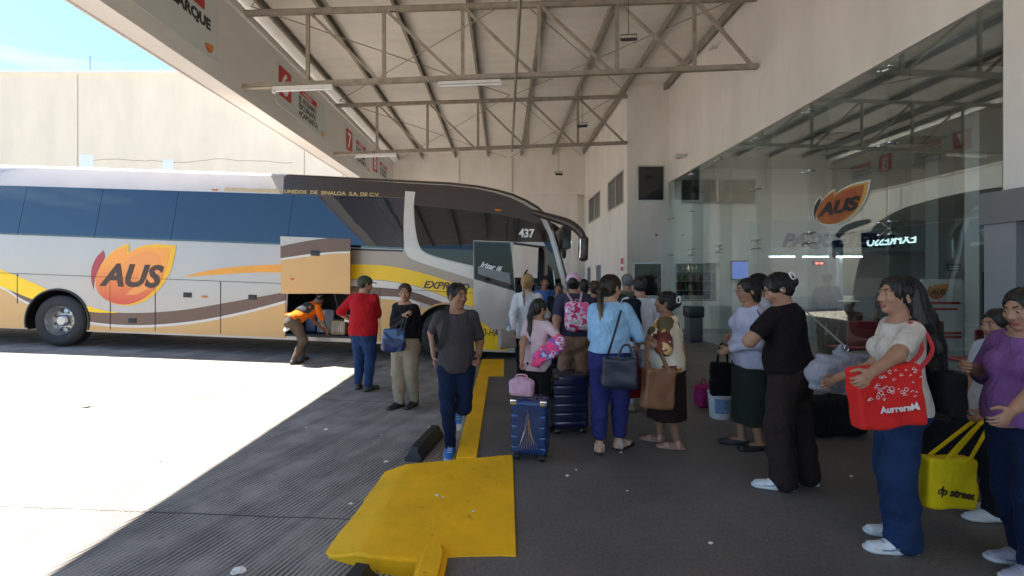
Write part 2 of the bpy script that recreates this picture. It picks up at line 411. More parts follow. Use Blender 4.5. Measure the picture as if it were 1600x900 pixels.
mb.add([(-40, -300, yard_z(-39.99)), (1.9, -300, yard_z(1.9)), (1.9, 400, yard_z(1.9)), (-40, 400, yard_z(-39.99))], [(0, 1, 2, 3)])
mb.add([(1.9, -300, yard_z(1.9)), (400, -300, yard_z(1.9)), (400, 400, yard_z(1.9)), (1.9, 400, yard_z(1.9))], [(0, 1, 2, 3)])
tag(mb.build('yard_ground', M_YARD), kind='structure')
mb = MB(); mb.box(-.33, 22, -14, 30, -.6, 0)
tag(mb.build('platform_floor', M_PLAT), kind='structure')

# ------------------------------------------------------------------ yellow kerbs
def paint_mat(name, col, worn):
    m = bpy.data.materials.new(name); m.use_nodes = True
    n = m.node_tree.nodes; l = m.node_tree.links; b = n['Principled BSDF']; b.inputs['Roughness'].default_value = .55; b.inputs['Specular IOR Level'].default_value = .2
    t = n.new('ShaderNodeTexCoord')
    a = n.new('ShaderNodeTexNoise'); a.inputs['Scale'].default_value = 2.2; a.inputs['Detail'].default_value = 8; a.inputs['Roughness'].default_value = .7
    c = n.new('ShaderNodeTexNoise'); c.inputs['Scale'].default_value = 14; c.inputs['Detail'].default_value = 9; c.inputs['Roughness'].default_value = .75
    l.new(t.outputs['Object'], a.inputs[0]); l.new(t.outputs['Object'], c.inputs[0])
    r = n.new('ShaderNodeValToRGB'); r.color_ramp.elements[0].position = .3; r.color_ramp.elements[1].position = .7
    r.color_ramp.elements[0].color = (*[x * .82 for x in col], 1); r.color_ramp.elements[1].color = (*[x * 1.06 for x in col], 1)
    l.new(a.outputs[0], r.inputs[0])
    q = n.new('ShaderNodeValToRGB'); q.color_ramp.elements[0].position = .31; q.color_ramp.elements[1].position = .375
    q.color_ramp.elements[0].color = (worn, worn, worn, 1); q.color_ramp.elements[1].color = (0, 0, 0, 1)
    l.new(c.outputs[0], q.inputs[0])
    k = n.new('ShaderNodeMixRGB'); k.inputs[2].default_value = (.10, .085, .06, 1)
    l.new(q.outputs[0], k.inputs[0]); l.new(r.outputs[0], k.inputs[1]); l.new(k.outputs[0], b.inputs['Base Color'])
    bp = n.new('ShaderNodeBump'); bp.inputs['Strength'].default_value = .35; bp.inputs['Distance'].default_value = .01
    l.new(c.outputs[0], bp.inputs['Height']); l.new(bp.outputs[0], b.inputs['Normal'])
    return m
M_YEL = paint_mat('kerb_yellow', (.92, .49, .012), .9)
def kerb_loop(top, zb, name, label, bev=.018, ramp=0):
    """a low kerb from its plan outline (x, y, z_top)"""
    bm = bmesh.new()
    tv = [bm.verts.new(p) for p in top]; f = bm.faces.new(tv)
    r = bmesh.ops.extrude_face_region(bm, geom=[f])
    for v in [g for g in r['geom'] if isinstance(g, bmesh.types.BMVert)]: v.co.z = zb
    bmesh.ops.recalc_face_normals(bm, faces=bm.faces)
    te = [e for e in bm.edges if all(v.co.z > zb + .01 for v in e.verts)]
    bmesh.ops.bevel(bm, geom=te, offset=bev, segments=3, affect='EDGES')
    if ramp:
        for xx in (-.85, -.95, -1.05): bmesh.ops.bisect_plane(bm, geom=bm.verts[:] + bm.edges[:] + bm.faces[:], plane_co=(xx, 0, 0), plane_no=(1, 0, 0))
        for v in bm.verts:
            if v.co.x < -.85 and v.co.z > -.2: v.co.z -= (-.85 - v.co.x) * ramp
    me = bpy.data.meshes.new(name); bm.to_mesh(me); bm.free(); me.materials.append(M_YEL)
    for p in me.polygons: p.use_smooth = True
    me.set_sharp_from_angle(angle=math.radians(50))
    o = bpy.data.objects.new(name, me); COL.objects.link(o)
    return tag(o, label, 'kerb')
rnd = random.Random(3)
isl = []
pts = [(.09, 2.73), (.10, 4.3), (-.22, 4.24), (-.46, 4.18), (-1.06, 4.05), (-1.10, 3.4), (-1.15, 2.9), (-.82, 2.75), (-.5, 2.70), (-.28, 2.72)]
for i, (x, y) in enumerate(pts):
    x2, y2 = pts[(i + 1) % len(pts)]
    L = math.hypot(x2 - x, y2 - y); k = max(1, int(L / .12))
    for j in range(k):
        t = j / k; jx = 0 if x > 0 and x2 > 0 else rnd.uniform(-.014, .014)
        xx = x + (x2 - x) * t + jx; yy = y + (y2 - y) * t + (rnd.uniform(-.012, .012) if jx else 0)
        zz = .012
        isl.append((xx, yy, zz))
kerb_loop(isl, -.3, 'kerb_island', 'wide yellow painted concrete slab in the foreground joining two kerb strips', ramp=.29)
kerb_loop([(-.44, 4.2, .016), (-.235, 4.2, .016), (-.23, 7.6, .016), (-.44, 7.6, .016)], -.3, 'kerb', 'long narrow yellow kerb strip running from the slab towards the bus')
kerb_loop([(-.44, 7.62, .008), (0.02, 7.62, .008), (.03, 9.2, .008), (-.44, 9.2, .008)], -.3, 'kerb_pad', 'small yellow pad at the far end of the kerb by the bus door')
kerb_loop([(-.50, -6, .05), (-.33, -6, .05), (-.33, 2.72, .05), (-.37, 2.84, .05), (-.42, 2.87, .05), (-.47, 2.84, .05), (-.50, 2.72, .05)], -.3, 'kerb', 'yellow kerb strip with rounded end cut by the bottom edge of the photo', .03)

# rubber wheel stops
M_RUB = mat('black_rubber', (.017, .017, .018), .55, var=.4, scale=9, bump=.3)
def wheel_stop(c, rz, label):
    mb = MB(); L, w, h = .37, .085, .13
    sec = [(-w, 0), (w, 0), (w * .95, .035), (w * .45, h), (-w * .45, h), (-w * .95, .035)]
    n = len(sec); vs_ = []
    for y, k in ((-L, .75), (-L + .05, 1), (L - .05, 1), (L, .75)):
        vs_ += [(a * (k if b > .04 else 1), y + (.0 if b < .04 else (-1 if y > 0 else 1) * .03 * (abs(y) == L)), b * k if b > .04 else b) for a, b in sec]
    fs = [(i * n + k, i * n + (k + 1) % n, (i + 1) * n + (k + 1) % n, (i + 1) * n + k) for i in range(3) for k in range(n)]
    fs += [tuple(range(n))[::-1], tuple(3 * n + k for k in range(n))]
    mb.add(vs_, fs)
    for y in (-.2, .2): mb.lathe([(.018, h), (.018, h + .006), (.009, h + .008)], 10, c=(0, y, 0))
    o = mb.build('wheel_stop', M_RUB); o.location = c; o.rotation_euler = (0, math.radians(2.1), rz)
    return tag(o, label, 'wheel stop', 'rubber wheel stops')
wheel_stop((-.80, 4.72, yard_z(-.8)), math.radians(-9), 'black rubber wheel stop on the grey yard behind the yellow slab')
wheel_stop((-.86, 2.30, yard_z(-.86)), math.radians(-10), 'black rubber wheel stop at the bottom edge in front of the yellow slab')

# litter
M_PAP = mat('paper', (.75, .75, .74), .8, var=.05)
for i, (px, py, s) in enumerate([(372, 893, .05), (603, 722, .03), (510, 672, .035), (548, 788, .02), (640, 632, .02), (670, 668, .022), (886, 744, .025), (970, 708, .02), (980, 768, .015),
                                 (136, 635, .05), (375, 627, .02), (573, 567, .02), (478, 668, .02), (596, 680, .015), (1330, 745, .02), (900, 735, .016), (683, 775, .022), (692, 778, .015), (1110, 850, .02), (740, 800, .015), (560, 600, .02), (250, 720, .02)]):
    z0 = ground_z((px - CX) / FPX * 4)
    D = FPX * (H_CAM - z0 + .0) / (py - CY)
    x = (px - CX) / FPX * D; z0 = .0 if x > -.33 else yard_z(x)
    if -1.1 < x < .1 and 2.7 < D < 4.25: z0 = .012
    D = FPX * (H_CAM - z0) / (py - CY); x = (px - CX) / FPX * D
    bm = bmesh.new(); bmesh.ops.create_icosphere(bm, subdivisions=2, radius=1)
    r = random.Random(i)
    for v in bm.verts: v.co = Vector((v.co.x * s * r.uniform(.5, 1.1), v.co.y * s * r.uniform(.4, .9), max(.002, v.co.z * s * r.uniform(.1, .5))))
    me = bpy.data.meshes.new('litter'); bm.to_mesh(me); bm.free(); me.materials.append(M_PAP)
    o = bpy.data.objects.new('litter', me); COL.objects.link(o); o.location = (x, D, z0 + .004); o.rotation_euler = (0, 0, r.uniform(0, 3))
    tag(o, 'small crumpled white paper scrap lying on the ground', 'litter', 'paper scraps on the ground')

# ------------------------------------------------------------------ far building (left) and end wall
M_CREAM = mat('cream_wall', (.90, .75, .555), .85, var=.09, scale=.8, bump=.2, bscale=12, detail=9, stretch=(1, 1, .35))
M_WPATCH = mat('white_patch', (.85, .86, .88), .8, var=.03)
M_SEAM = mat('wall_seam', (.45, .36, .28), .9)
M_WHITE = mat('white_wall', (.83, .79, .745), .8, var=.10, scale=1.3, bump=.15, bscale=25, detail=8, stretch=(1, 1, .3))
M_DGRAY = mat('dark_grey_metal', (.08, .082, .085), .5)
b = empty('warehouse', (-14, 24, 0), 'long plain cream warehouse wall rising behind the bus roof on the left', 'building')
mb = MB(); mb.box(-60, 12.5, 0, 8, 0, 12.2); w = mb.build('wall', M_CREAM, b)
mb = MB()
for x in (-8.2, -26, 5.6, 3.6):
    mb = MB(); mb.box(x, x + .04, -.012, .01, 0, 12.15); mb.build('seam', M_SEAM, b)
mb = MB()
# thin ragged crack across the render coat
rr = random.Random(5); x = -8.0; z = 7.6
pts = []
while x < 3.2: pts.append((x, -.01, z)); x += rr.uniform(.2, .5); z += rr.uniform(-.06, .055)
mb.tube(pts, .012, 4); mb.build('crack', M_SEAM, b)
mb = MB(); mb.box(-8.1, -7.35, -.02, .01, 6.4, 7.95); mb.build('patch', M_WPATCH, b)
mb = MB(); mb.box(-3.75, -3.2, -.02, .01, 6.2, 7.7); mb.build('patch', M_WPATCH, b)
mb = MB(); mb.box(-60, 12.6, -.12, 8, 12.2, 12.32); mb.build('coping', M_WPATCH, b)
mb = MB(); mb.tube([(-7.9, .4, 12.3), (-7.9, .4, 13.3)], .02, 6); mb.build('antenna', M_DGRAY, b)

# ------------------------------------------------------------------ terminal building
T = empty('terminal_building', (5.15, 14.4, 0), 'white bus terminal building with stepped upper block, small windows and a tall glass front', 'building')
def tb(name, boxes, m, parent=T, bev=0):
    mb = MB()
    for q in boxes: mb.box(q[0] - 5.15, q[1] - 5.15, q[2] - 14.4, q[3] - 14.4, q[4], q[5], bev=bev)
    return mb.build(name, m, parent)
M_DWIN = mat('dark_window_glass', (.012, .013, .015), .06, var=0, ior=1.6)
M_ALU = mat('aluminium', (.55, .55, .55), .35, .8, var=.1)
GX = 5.15
# wall above the glass, X = GX plane
tb('wall', [(GX, GX + .3, 4.75, 14.4, 4.58, 8.3)], M_WHITE)
tb('wall', [(GX, GX + .3, -14, 4.75, 2.5, 8.3)], M_WHITE)
tb('wall', [(GX, GX + .3, -14, 1.2, 0, 2.5)], M_WHITE)
# stepped block: side wall X=3.86 (with openings) and the face at D=14.4
def wall_x(X, y0, y1, z0, z1, holes, t=.25):
    """wall on plane X from y0..y1 with rectangular holes (ya, yb, za, zb)"""
    ys = sorted({y0, y1} | {h[0] for h in holes} | {h[1] for h in holes}); zs = sorted({z0, z1} | {h[2] for h in holes} | {h[3] for h in holes})
    out = []
    for a, b_ in zip(ys, ys[1:]):
        run = None
        for c, d in zip(zs, zs[1:]):
            inh = any(h[0] - 1e-6 <= a and b_ <= h[1] + 1e-6 and h[2] - 1e-6 <= c and d <= h[3] + 1e-6 for h in holes)
            if not inh: out.append((X, X + t, a, b_, c, d))
    return out
def wall_y(Y, x0, x1, z0, z1, holes, t=.25):
    return [(q[2], q[3], Y, Y + t, q[4], q[5]) for q in wall_x(0, x0, x1, z0, z1, holes, t)]
def weld(o):
    bm = bmesh.new(); bm.from_mesh(o.data); bmesh.ops.remove_doubles(bm, verts=bm.verts, dist=1e-4)
    seen = {}
    for f in bm.faces:
        k = tuple(round(c, 3) for c in f.calc_center_median()); seen.setdefault(k, []).append(f)
    dead = [f for fs in seen.values() if len(fs) > 1 for f in fs]
    bmesh.ops.delete(bm, geom=dead, context='FACES'); bmesh.ops.recalc_face_normals(bm, faces=bm.faces)
    bm.to_mesh(o.data); bm.free()
side_h = [(14.8, 17.05, 4.0, 5.1), (18.4, 20.9, 4.0, 5.1), (18.3, 19.3, .02, 2.1), (20.4, 21.2, 1.2, 2.05)]
weld(tb('wall', wall_x(3.86, 14.65, 22, 0, 8.3, side_h), M_WHITE))
face_h = [(4.16, 5.04, 3.98, 5.12), (4.04, 4.96, 1.0, 2.08), (5.5, 7.9, 3.9, 4.7), (5.35, 6.75, .86, 2.07)]
weld(tb('wall', wall_y(14.4, 3.86, 16, 0, 8.3, face_h), M_WHITE))
def window_y(x0, x1, z0, z1, Y=14.4, split=0, label=None, fw=.045):
    f = tb('window', [(x0, x1, Y - .02, Y + .06, z0, z0 + fw), (x0, x1, Y - .02, Y + .06, z1 - fw, z1), (x0, x0 + fw, Y - .02, Y + .06, z0 + fw, z1 - fw), (x1 - fw, x1, Y - .02, Y + .06, z0 + fw, z1 - fw)] +
           ([((x0 + x1) / 2 - fw / 2, (x0 + x1) / 2 + fw / 2, Y - .015, Y + .05, z0 + fw, z1 - fw)] if split else []), M_ALU)
    tb('pane', [(x0 + fw, x1 - fw, Y + .02, Y + .035, z0 + fw, z1 - fw)], M_DWIN, f)
def window_x(y0, y1, z0, z1, X=3.86, split=1, fw=.06):
    f = tb('window', [(X - .02, X + .06, y0, y1, z0, z0 + fw), (X - .02, X + .06, y0, y1, z1 - fw, z1), (X - .02, X + .06, y0, y0 + fw, z0 + fw, z1 - fw), (X - .02, X + .06, y1 - fw, y1, z0 + fw, z1 - fw)] +
           ([(X - .015, X + .05, (y0 + y1) / 2 - fw / 2, (y0 + y1) / 2 + fw / 2, z0 + fw, z1 - fw)] if split else []), M_ALU)
    tb('pane', [(X + .02, X + .035, y0 + fw, y1 - fw, z0 + fw, z1 - fw)], M_DWIN, f)
window_x(14.8, 17.05, 4.0, 5.1); window_x(18.4, 20.9, 4.0, 5.1); window_x(20.4, 21.2, 1.2, 2.05, split=0)
window_y(4.16, 5.04, 3.98, 5.12); window_y(4.04, 4.96, 1.0, 2.08); window_y(5.5, 7.9, 3.9, 4.7, split=1)
d = tb('door', [(3.9, 3.95, 18.32, 19.28, .03, 2.08)], mat('grey_door', (.16, .18, .2), .5))
tb('handle', [(3.86, 3.9, 18.4, 18.44, 1.0, 1.15)], M_ALU, d)
# end wall of the platform with a deep beam and a pilaster
E = empty('end_wall', (-1, 22, 0), 'white cross wall closing the far end of the covered platform', 'wall')
mb = MB(); mb.box(-4.9, 4.86, 0, .3, 0, 8.2); mb.build('wall', M_WHITE, E)
mb = MB(); mb.box(-4.9, 4.86, -.18, -.001, 5.5, 8.2); mb.build('beam', M_WHITE, E)
mb = MB(); mb.box(4.25, 4.5, -.22, -.002, 0, 5.498); mb.build('pilaster', M_WHITE, E)
mb = MB(); mb.tube([(1.4, -.24, 5.6), (1.4, -.24, 7.2)], .02, 6); mb.tube([(-1.1, -.22, 5.6), (-1.1, -.22, 7.2)], .015, 6); mb.build('conduit', mat('pale_pipe', (.5, .48, .45), .5), E)

# ------------------------------------------------------------------ glass front
M_GLASS = glass_mat('glass_front', (.87, .92, .91), 2.1)
M_CHROME = mat('chrome', (.75, .76, .78), .15, 1.0, var=.05)
cols = [4.76, 6.2, 7.8, 9.43, 11.05, 12.65, 14.38]
rows = [.02, 2.31, 3.44, 4.56]
gp = empty('glass_front', (GX, 9.5, 0), 'tall frameless glass screen with steel spider fittings along the waiting hall', 'glass wall')
def gb(name, boxes, m, parent=gp):
    mb = MB()
    for q in boxes: mb.box(q[0] - GX, q[1] - GX, q[2] - 9.5, q[3] - 9.5, q[4], q[5])
    return mb.build(name, m, parent)
for i in range(6):
    for j in (0, 1):
        z0, z1 = (rows[0], rows[1]) if j == 0 else (rows[1], rows[3])
        gb('pane', [(GX + .004, GX + .016, cols[i] + .006, cols[i + 1] - .006, z0 + .005, z1 - .005)], M_GLASS)
# glass stiffening fins inside
for y in cols[1:-1]:
    gb('fin', [(GX + .03, GX + .33, y - .006, y + .006, .02, 4.56)], M_GLASS)
def spider(y, z, full=True):
    mb = MB(); arms = [(-1, -1), (-1, 1), (1, -1), (1, 1)] if full else [(-1, 0), (1, 0)]
    for a, b_ in arms:
        p = (-.035, a * .085, b_ * .085 if full else .0)
        mb.tube([(.05, 0, 0), (.02, a * .04, p[2] * .45), (.0, p[1], p[2])], [.016, .013, .012], 8)
        mb.tube([(-.03, p[1], p[2]), (.03, p[1], p[2])], .01, 8)
        ball(mb, (-.035, p[1], p[2]), .024, 8)
    mb.tube([(.03, 0, 0), (.12, 0, 0)], .018, 8)
    o = mb.build('spider_fitting', M_CHROME, gp); o.location = (0.0, y - 9.5, z)
for y in cols[1:-1]:
    spider(y, rows[1]); spider(y, rows[2], False); spider(y, rows[3] - .1, False)
for z in rows[1:3]: spider(cols[-1] - .1, z, False)
# white frosted outline emblem on the glass
M_EM = [mat('emblem_crescent', (.03, .035, .04), .5, var=0), mat('emblem_gold', (.55, .33, .08), .5, var=0), mat('emblem_orange', (.42, .12, .03), .5, var=.2, scale=2), mat('emblem_deep', (.36, .08, .03), .5, var=0), mat('emblem_letters', (.03, .022, .02), .5, var=0)]
M_FROST = mat('frosted_white', (.62, .62, .6), .7, var=0)
yl = FPX * GX / (1358 - CX); yr = FPX * GX / (1272 - CX)
emblem(gp, (-.001, yr - 9.5, 2.48), (0, -1, 0), (0, 0, 1), yr - yl, M_EM, (-1, 0, 0), rim=M_FROST, hs=.62)

# entrance portal (grey) at the right edge
pt = empty('entrance_portal', (4.64, 3.4, 0), 'grey boxed entrance portal at the right edge beside the glass', 'doorway')
M_PGR = mat('portal_grey', (.17, .175, .18), .6, var=.08, scale=2); M_PGR2 = mat('portal_grey_light', (.24, .245, .25), .6, var=.08, scale=2)
mb = MB(); mb.box(0, .5, -2.4, 1.1, 2.17, 2.47); mb.build('lintel', M_PGR, pt)
mb = MB(); mb.box(.03, .5, .8, 1.08, 0, 2.17); mb.build('jamb', M_PGR2, pt)
mb = MB(); mb.box(.03, .5, -2.35, -2.05, 0, 2.17); mb.build('jamb', M_PGR2, pt)
mb = MB(); mb.box(.35, .38, -2.05, .8, .0, 2.17); mb.build('door', M_DWIN, pt)
# ------------------------------------------------------------------ waiting hall behind the glass
hall = empty('waiting_hall', (9, 9, 0), 'dim waiting hall interior with pale walls seen through the glass', 'room')
def hb(name, boxes, m, parent=hall):
    mb = MB()
    for q in boxes: mb.box(q[0] - 9, q[1] - 9, q[2] - 9, q[3] - 9, q[4], q[5])
    return mb.build(name, m, parent)
M_HW = mat('hall_wall', (.42, .44, .44), .7, var=.06); M_HC = mat('hall_ceiling', (.45, .46, .44), .8, var=.05); M_HF = mat('hall_floor', (.22, .22, .22), .25, var=.15, scale=3)
hb('floor', [(GX + .02, 16, -3.9, 14.4, .0, .006)], M_HF)
hb('ceiling', [(GX + .3, 16, -4, 14.4, 5.0, 5.2)], M_HC)
hb('wall', [(16, 16.2, -4, 14.4, 0, 5.2)], M_HW); hb('wall', [(GX + .3, 16, -4.2, -4, 0, 5.2)], M_HW)
M_VENT = mat('vent_dark', (.03, .035, .035), .6)
for x, y in ((7.8, 11.0), (10.2, 11.3), (12.1, 11.6), (7.8, 7), (10.2, 7)):
    hb('ceiling_vent', [(x - .45, x + .45, y - .3, y + .3, 4.985, 5.001)], M_VENT)
# ticket counter wall with lettering and windows
hb('partition', [(7.0, 12.6, 13.2, 13.35, 2.35, 3.25)], M_HW)
M_NAVY = mat('navy_letters', (.012, .03, .11), .4, var=0)
text_obj('lettering', 'PAQUETERIA', .52, M_NAVY, hall, (7.95 - 9, 13.18 - 9, 2.50), (1, 0, 0), (0, 0, 1), .015, bold=.022, shear=.35, sx=1.06)
hb('counter', [(7.6, 12.4, 12.6, 13.2, 0, 1.1)], mat('counter_white', (.5, .52, .55), .4))
for q in ((7.0, 7.18, 13.0, 13.19, 0, 2.35), (9.5, 9.6, 13.05, 13.19, 1.101, 2.35), (12.405, 12.6, 13.0, 13.19, 0, 2.35)): hb('post', [q], M_HW)
M_TUBE = mat('lit_tube', (.9, .95, 1), .5, var=0, emit=(.85, .95, 1), estr=1.3)
for i, x in enumerate((7.5, 8.45, 9.4)):
    o = empty('tube_light', (x + .35, 13.0, 2.2), f'lit white tube lamp over the parcel counter, {["leftmost","middle","rightmost"][i]} of three', 'lamp', 'tube lamps over the parcel counter')
    mb = MB(); mb.box(-.35, .35, -.03, .03, -.02, .02); mb.build('tube', M_TUBE, o)
    mb = MB(); mb.box(-.37, .37, -.04, .04, .021, .05); mb.build('housing', M_WPATCH, o)
for i, (x, y) in enumerate(((5.56, 6.5), (5.56, 9), (5.56, 11.8))):  # added fill lights with invented housings, out of view above the glass edge
    hb('fill_light_housing', [(x - .09, x + .09, y - .09, y + .09, 4.935, 4.995)], M_DGRAY)
    ld = bpy.data.lights.new('hall_fill_light', 'AREA'); ld.energy = 8; ld.size = .12; ld.color = (.9, .97, 1)  # brightens the hall; stands for no known lamp
    o = bpy.data.objects.new('hall_fill_light', ld); COL.objects.link(o); o.location = (x, y, 4.93)
sg = empty('display_sign', (8.95, 13.1, 2.02), 'small red lit number sign above the parcel counter', 'sign')
mb = MB(); mb.box(-.16, .16, -.03, .03, -.06, .06); mb.build('casing', M_DGRAY, sg)
mb = MB(); mb.box(-.1, -.02, -.036, -.031, -.02, .02); mb.box(.02, .1, -.036, -.031, -.02, .02); mb.build('digits', mat('red_led', (.5, .02, .02), .5, var=0, emit=(1, .05, .03), estr=4), sg)
sc_ = empty('screen', (7.05, 14.3, 1.55), 'blue lit screen on the hall wall beside the snack shelves', 'screen')
mb = MB(); mb.box(-.02, .62, -.05, 0, -.02, .58); mb.build('frame', M_DGRAY, sc_)
mb = MB(); mb.box(.02, .58, -.058, -.051, .02, .54); mb.build('display', mat('blue_display', (.02, .05, .2), .3, var=0, emit=(.06, .13, .45), estr=.28), sc_)
# snack shop window on the cross wall
sh = empty('shop_shelves', (6.05, 14.55, .86), 'dark shop window with shelves of bottles and snack bags behind the glass', 'shelves')
mb = MB(); mb.box(-1.2, 1.6, .9, .94, -.3, 1.5); mb.build('back_panel', M_DGRAY, sh)
mb = MB()
for z in (.02, .32, .62, .92): mb.box(-.68, .68, .2, .85, z, z + .02)
mb.build('shelf', M_ALU, sh)
rr = random.Random(11); pal = [(.3, .24, .12), (.15, .05, .03), (.35, .33, .28), (.05, .1, .05), (.25, .2, .08), (.06, .07, .12), (.2, .18, .15)]
pm = [mat('product_%d' % i, c, .35) for i, c in enumerate(pal)]
mb = MB()
for z in (.04, .34, .64, .94):
    x = -.66
    while x < .6:
        w_ = rr.uniform(.04, .09); h_ = rr.uniform(.12, .24); k = rr.randrange(7)
        if rr.random() < .5: mb.lathe([(w_ / 2, 0), (w_ / 2, h_ * .65), (w_ * .16, h_ * .85), (w_ * .16, h_)], 8, c=(x + w_ / 2, rr.uniform(.25, .4), z), mi=k)
        else: mb.box(x, x + w_, .25, .35, z, z + h_, k)
        x += w_ + rr.uniform(.005, .04)
tag(mb.build('goods', pm, sh), kind='stuff')
ld = bpy.data.lights.new('shop_lamp_light', 'AREA'); ld.energy = .5; ld.size = .3; ld.color = (1, .93, .8)
o = bpy.data.objects.new('shop_lamp_light', ld); COL.objects.link(o); o.location = (6.05, 14.85, 2.0)
# exit sign, dark door, roll up banner, bin, benches
ex = empty('exit_sign', (12.3, 12.6, 1.9), 'small green sign on the grey hall pillar', 'sign')
mb = MB(); mb.box(-.18, .18, -.02, .02, -.1, .1); mb.build('panel', mat('sign_green', (.02, .2, .12), .4, var=0), ex)
mb = MB(); mb.box(-.14, .14, -.026, -.021, .0, .03); mb.box(-.14, .14, -.026, -.021, -.06, -.03); mb.build('bars', M_WPATCH, ex)
hb('pillar', [(11.9, 12.35, 12.62, 13.0, 0, 5)], M_HW)
hb('pillar', [(9.6, 11.2, 9.3, 9.6, 0, 5)], M_HW)
dd = empty('hall_door', (10.0, 9.28, 0), 'dark doorway in the hall wall right of the roll up banner', 'door')
mb = MB(); mb.box(-.35, .25, -.01, .015, 0, 1.75); mb.build('leaf', mat('door_dark', (.02, .035, .045), .4), dd)
mb = MB(); mb.box(.12, .2, -.025, -.011, .85, .95); mb.build('handle', M_ALU, dd)
bn = empty('banner_stand', (8.75, 9.2, 0), 'white roll up banner with an orange emblem and red stripes inside the hall', 'banner')
mb = MB(); mb.box(-.42, .42, -.01, .01, .05, 1.6); mb.build('sheet', M_WPATCH, bn)
mb = MB(); mb.box(-.45, .45, -.08, .08, 0, .05); mb.build('foot', M_ALU, bn)
M_RED = mat('sign_red', (.55, .03, .03), .5, var=.05)
emblem(bn, (-.3, -.012, 1.2), (1, 0, 0), (0, 0, 1), .42, [mat('crimson', (.35, .02, .03), .5, var=0), mat('leaf_yellow', (.8, .45, .03), .5, var=0), grad_mat('leaf_orange', (.62, .09, .045), (.85, .33, .06), .05, .7), mat('leaf_light', (.8, .3, .08), .5, var=0), mat('letters_dark', (.06, .03, .02), .5, var=0)], (0, -1, 0), txt=True)
for z, w_ in ((1.1, .36), (.98, .3), (.5, .38), (.42, .38)):
    mb = MB(); mb.box(-w_, w_, -.014, -.011, z, z + .05); mb.build('stripe', M_RED, bn)
M_SEAT = mat('bench_red', (.30, .035, .045), .4)
def bench(x, y, label):
    t = empty('waiting_bench', (x, y, 0), label, 'bench', 'red waiting benches')
    for k in range(3):
        mb = MB(); mb.box(k * .55 - .8, k * .55 - .3, -.22, .22, .42, .46, bev=.015); mb.build('seat', M_SEAT, t)
        mb = MB(); mb.box(k * .55 - .8, k * .55 - .3, -.27, -.23, .5, .92, bev=.015); mb.build('backrest', M_SEAT, t)
    for sx in (-.7, .7):
        mb = MB(); mb.bar((sx, -.2, 0), (sx, .2, 0), .04, .03); mb.bar((sx, 0, .01), (sx, 0, .41), .04, .04, (0, 1, 0)); mb.build('leg', M_ALU, t)
    mb = MB(); mb.bar((-.8, 0, .4), (.85, 0, .4), .05, .04); mb.build('beam', M_ALU, t)
bench(6.5, 7.9, 'red bench row with the man in the straw hat'); bench(7.4, 6.7, 'red bench row nearer the glass behind the long haired woman')
M_BIN = mat('bin_grey', (.03, .035, .04), .4)
bi = empty('litter_bin', (4.82, 11.7, 0), 'dark grey litter bin with slanted lid standing by the glass', 'bin')
mb = MB(); mb.box(-.17, .17, -.17, .17, 0, .62, bev=.02); mb.build('body', mat('bin_body', (.09, .1, .1), .5), bi)
mb = MB(); mb.box(-.2, .2, -.2, .2, .625, .9, bev=.03); mb.build('lid', M_BIN, bi)
# small wall things
def wall_lamp(loc, rz, label):
    t = empty('wall_lamp', loc, label, 'lamp', 'wall lamps on the terminal', rz)
    mb = MB(); mb.tube([(0, 0, 0), (-.12, 0, .02)], .02, 8); mb.build('bracket', M_ALU, t)
    mb = MB(); ball(mb, (-.2, 0, -.02), .14, 10, sc=(1, .7, .55)); mb.build('shade', mat('lamp_shade', (.6, .6, .58), .3), t)
wall_lamp((GX, FPX * GX / (1072 - CX), H_CAM + (430 - 243) / 285 * GX), 0, 'oval white wall lamp just left of the top corner of the glass')
t = empty('wall_camera', (GX, FPX * GX / (1120 - CX), H_CAM + (430 - 75) / 333 * GX), 'small white security camera high on the white wall near the truss end', 'camera')
mb = MB(); mb.tube([(0, 0, 0), (-.12, 0, 0)], .015, 8); mb.build('bracket', M_ALU, t)
mb = MB(); mb.tube([(-.12, .12, .02), (-.14, -.12, -.03)], .04, 10); mb.build('body', mat('camera_white', (.55, .55, .53), .4), t)
t = empty('wall_camera', (4.76, 14.39, H_CAM + (430 - 367) / 50), 'tiny black camera on the white block between its two windows', 'camera')
mb = MB(); mb.tube([(0, 0, 0), (-.02, -.1, -.02)], .03, 8); mb.build('body', M_DGRAY, t)
t = empty('wall_notice', (3.85, 14.95, 1.75), 'small white notice with a red mark on the corner wall', 'sign')
mb = MB(); mb.box(-.01, .0, -.2, .2, 0, .55); mb.build('panel', M_WPATCH, t)
mb = MB(); mb.box(-.016, -.011, -.14, .14, .3, .48); mb.box(-.016, -.011, -.14, .14, .08, .2); mb.build('mark', M_RED, t)

# ------------------------------------------------------------------ canopy over the platform
AX = 5.26
cn = empty('platform_canopy', (0, 9.3, 0), 'steel truss canopy with pale sheet roof and deep white fascia over the platform', 'canopy')
M_FAS = mat('fascia_grey', (.80, .78, .75), .75, var=.09, scale=1.1, bump=.1, bscale=20, detail=8, stretch=(1, .25, 1))
M_ROOF = mat('roof_sheet', (.78, .74, .67), .7, var=.10, scale=.9, detail=8)
M_STEEL = mat('truss_steel', (.34, .30, .24), .6, var=.3, scale=5, bump=.1)
M_STEEL2 = mat('purlin_steel', (.30, .27, .22), .6, var=.25, scale=3)
Y0, Y1 = -7.0, 22.0
def cb(name, mb, m): 
    for i, p in enumerate(mb.v): mb.v[i] = (p[0], p[1] - 9.3, p[2])
    return mb.build(name, m, cn)
mb = MB(); mb.box(-AX - .40, -AX, Y0, Y1 + .3, 5.26, 7.1); mb.box(-AX - .44, -AX - .401, Y0, Y1 + .3, 5.24, 5.4); cb('fascia', mb, M_FAS)
mb = MB(); mb.box(-AX, -AX + .06, Y0, Y1, 6.88, 6.97); cb('fascia_ledge', mb, M_FAS)
